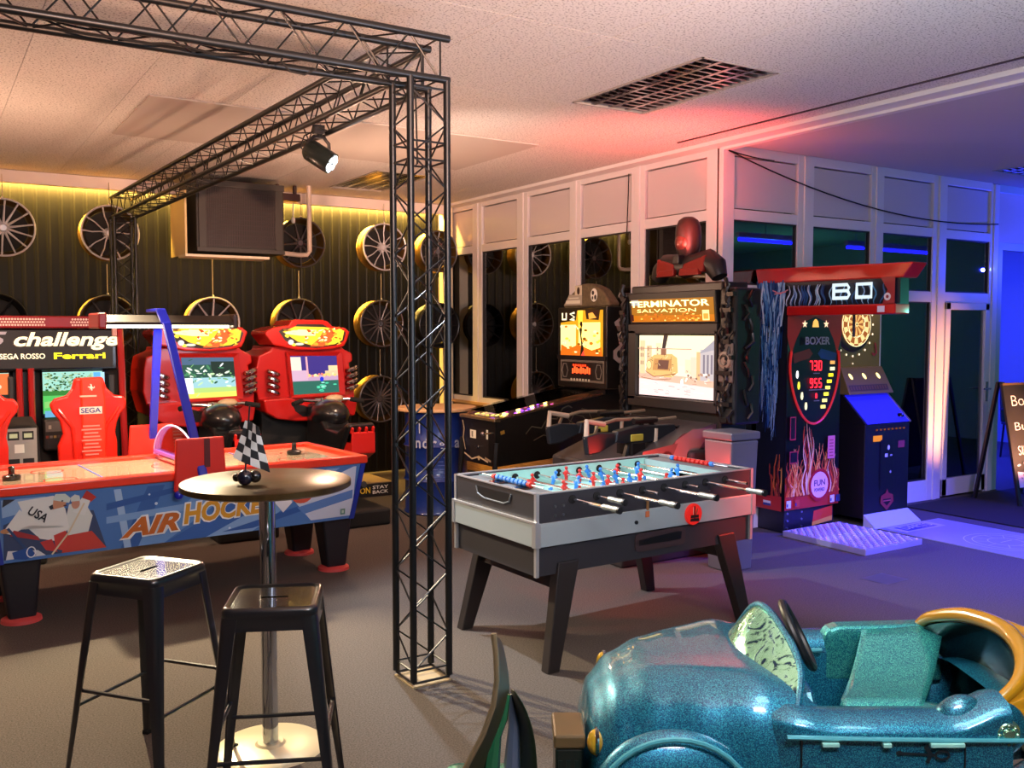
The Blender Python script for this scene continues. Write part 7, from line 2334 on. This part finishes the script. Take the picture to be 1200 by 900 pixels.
x_.color = (*hexc('405a80'), 1)
nt.links.new(wv.outputs['Fac'], rp.inputs['Fac'])
nt.links.new(rp.outputs['Color'], b.inputs['Base Color'])
bp = nt.nodes.new('ShaderNodeBump')
bp.inputs['Strength'].default_value = 0.3
bp.inputs['Distance'].default_value = 0.01
nt.links.new(wv.outputs['Fac'], bp.inputs['Height'])
nt.links.new(bp.outputs['Normal'], b.inputs['Normal'])

WB = [(.625, 2.76, .69), (.590, 2.62, .742), (.577, 2.45, .742), (.603, 2.30, .724), (.64, 2.225, .722), (.68, 2.19, .730)]
WT_ = [(.626, 2.76, .695), (.652, 2.66, .795), (.682, 2.55, .892), (.712, 2.42, .868), (.722, 2.29, .805), (.684, 2.19, .735)]
def ws(u, v):
    # u across (0 far .. 1 near), v up
    b_, t_ = spl(WB, u), spl(WT_, u)
    p = b_.lerp(t_, v)
    return p + Vector((-0.018 * sin(pi * v) * sin(pi * u), 0, 0))
MB(OFF).grid(ws, 30, 10).build('windscreen', WM, car, smooth=True, angle=80, solid=0.004)
rim = [ws(i / 40, 1) for i in range(41)]
MB(OFF).tube(rim, 0.009, 8).build('windscreen_frame', TEAL, car, smooth=True)
MB(OFF).tube([ws(i / 40, 0) for i in range(41)], 0.007, 8).build('windscreen_seal', LIP, car, smooth=True)
MB(OFF).tube([ws(0.66, 0.02), ws(0.76, 0.5), ws(0.84, 0.96)], 0.0022, 6).build('windscreen_seam', BLACK, car)

# steering wheel on its column
ax = Vector((-0.85, 0.20, -0.45)).normalized()
sc_ = Vector((0.765, D0 - 0.04, 0.835))
u_ = ax.cross(Vector((0, 1, 0))).normalized()
w_ = ax.cross(u_)
ring = [sc_ + (u_ * cos(q) + w_ * sin(q)) * 0.090 for q in [2 * pi * i / 32 for i in range(32)]]
SWM = mat('steering_black', '14161a', rough=0.45)
sw = MB(OFF).tube(ring, 0.011, 10, closed=True).build('steering_wheel', SWM, car, smooth=True)
for q in (0.3, 0.3 + 2.09, 0.3 + 4.19):
    MB(OFF).bar(sc_ + ax * 0.02, sc_ + (u_ * cos(q) + w_ * sin(q)) * 0.086, 0.022, 0.008, up=ax).build('spoke', SWM, sw, bev=0.002)
MB(OFF).cyl(sc_ + ax * 0.01, sc_ + ax * 0.10, 0.022, 14, r2=0.03).build('steering_column', SWM, car, smooth=True)
# base box of the ride
MB(OFF).box(0.35, 1.40, D0 - 0.24, D0 + 0.24, 0.02, 0.22).build('ride_base', BLACKM, car, bev=0.03)

# coin box post in front of the car
cbx = thing('coin_box', 'dark coin box post with tan top at the nose of the turquoise car', 'coin box', ride_loc(0.145, 2.36), -YAW)
MB().box(-0.036, 0.036, -0.07, 0.07, 0, 0.60).build('post_box', mat('coinbox_black', '0c1614', rough=0.35, coat=0.3), cbx, bev=0.006)
MB().box(-0.04, 0.04, -0.075, 0.075, 0.60, 0.635).build('top_cap', mat('coinbox_tan', '5a4a30', rough=0.4), cbx, bev=0.006)
for k in range(3):
    MB().box(-0.028 + k * 0.02, -0.018 + k * 0.02, -0.074, -0.07, 0.12, 0.57).build('front_rib', mat('rib_dark', '101e1c', rough=0.3), cbx)

# second ride: only its tall curved shell edge rises into the picture
r2 = thing('curved_ride_shell', 'upright curved olive and green shell of another ride at the bottom centre', 'kiddie ride', ride_loc(-0.02, 2.0), -YAW)
def P2(px, py, d):
    # point on the ride's own upright cross-plane at distance d
    return Vector(((px - 600) * d / 1094.0 + 0.02, d - 2.0, 1.65 - (py - 387) * d / 1094.0))
A = [(578, 748), (581, 775), (582, 805), (578, 835), (566, 870), (548, 905), (520, 960), (500, 1040)]
B = [(587, 752), (592, 775), (597, 800), (598, 822), (591, 855), (575, 895), (560, 950), (548, 1040)]
m = MB()
vs = []
for (a_, b_) in zip(A, B):
    vs += [P2(*a_, 1.90), P2(*b_, 2.03)]
m.add(vs, [(2 * i, 2 * i + 1, 2 * i + 3, 2 * i + 2) for i in range(len(A) - 1)])
m.build('back_board', mat('shell_olive', '3e3826', rough=0.45), r2, smooth=True, solid=0.010, subsurf=2)
MB().tube([P2(*a_, 1.895) for a_ in A], 0.006, 8).build('board_edge', mat('shell_edge', '6a5e46', rough=0.4), r2, smooth=True)
A = [(597, 812), (600, 835), (603, 870), (602, 905), (600, 960), (600, 1040)]
B = [(602, 815), (617, 838), (628, 868), (632, 905), (634, 960), (634, 1040)]
m = MB()
vs = []
for (a_, b_) in zip(A, B):
    vs += [P2(*a_, 2.08), P2(*b_, 1.98)]
m.add(vs, [(2 * i, 2 * i + 1, 2 * i + 3, 2 * i + 2) for i in range(len(A) - 1)])
m.build('side_leaf', mat('shell_green_black', '1c2a1c', rough=0.4), r2, smooth=True, solid=0.010, subsurf=2)
MB().tube([P2(px, py, 2.0) for px, py in ((596, 822), (590, 850), (580, 872), (576, 905), (572, 950), (570, 1040))], 0.012, 8, rs=[0.004, 0.010, 0.014, 0.018, 0.02, 0.02]).build('inner_bead', mat('bead_green', '1c5a3c', rough=0.25, coat=0.6), r2, smooth=True)
MB().tube([P2(px, py, 2.04) for px, py in ((598, 822), (602, 860), (600, 905), (598, 1000))], 0.014, 8, rs=[0.004, 0.012, 0.018, 0.022]).build('blue_bead', mat('bead_slate', '4a5a70', rough=0.25, coat=0.4), r2, smooth=True)
MB().hexa([(-0.22, -0.02, 0), (0.06, -0.02, 0), (0.06, 0.30, 0), (-0.22, 0.30, 0)], [(-0.15, 0.03, 0.62), (0.04, 0.03, 0.62), (0.04, 0.2, 0.62), (-0.15, 0.2, 0.62)]).build('lower_shell', glitter('green_flake', '0a4a44', '107068', '38b090'), r2, bev=0.04, seg=3)
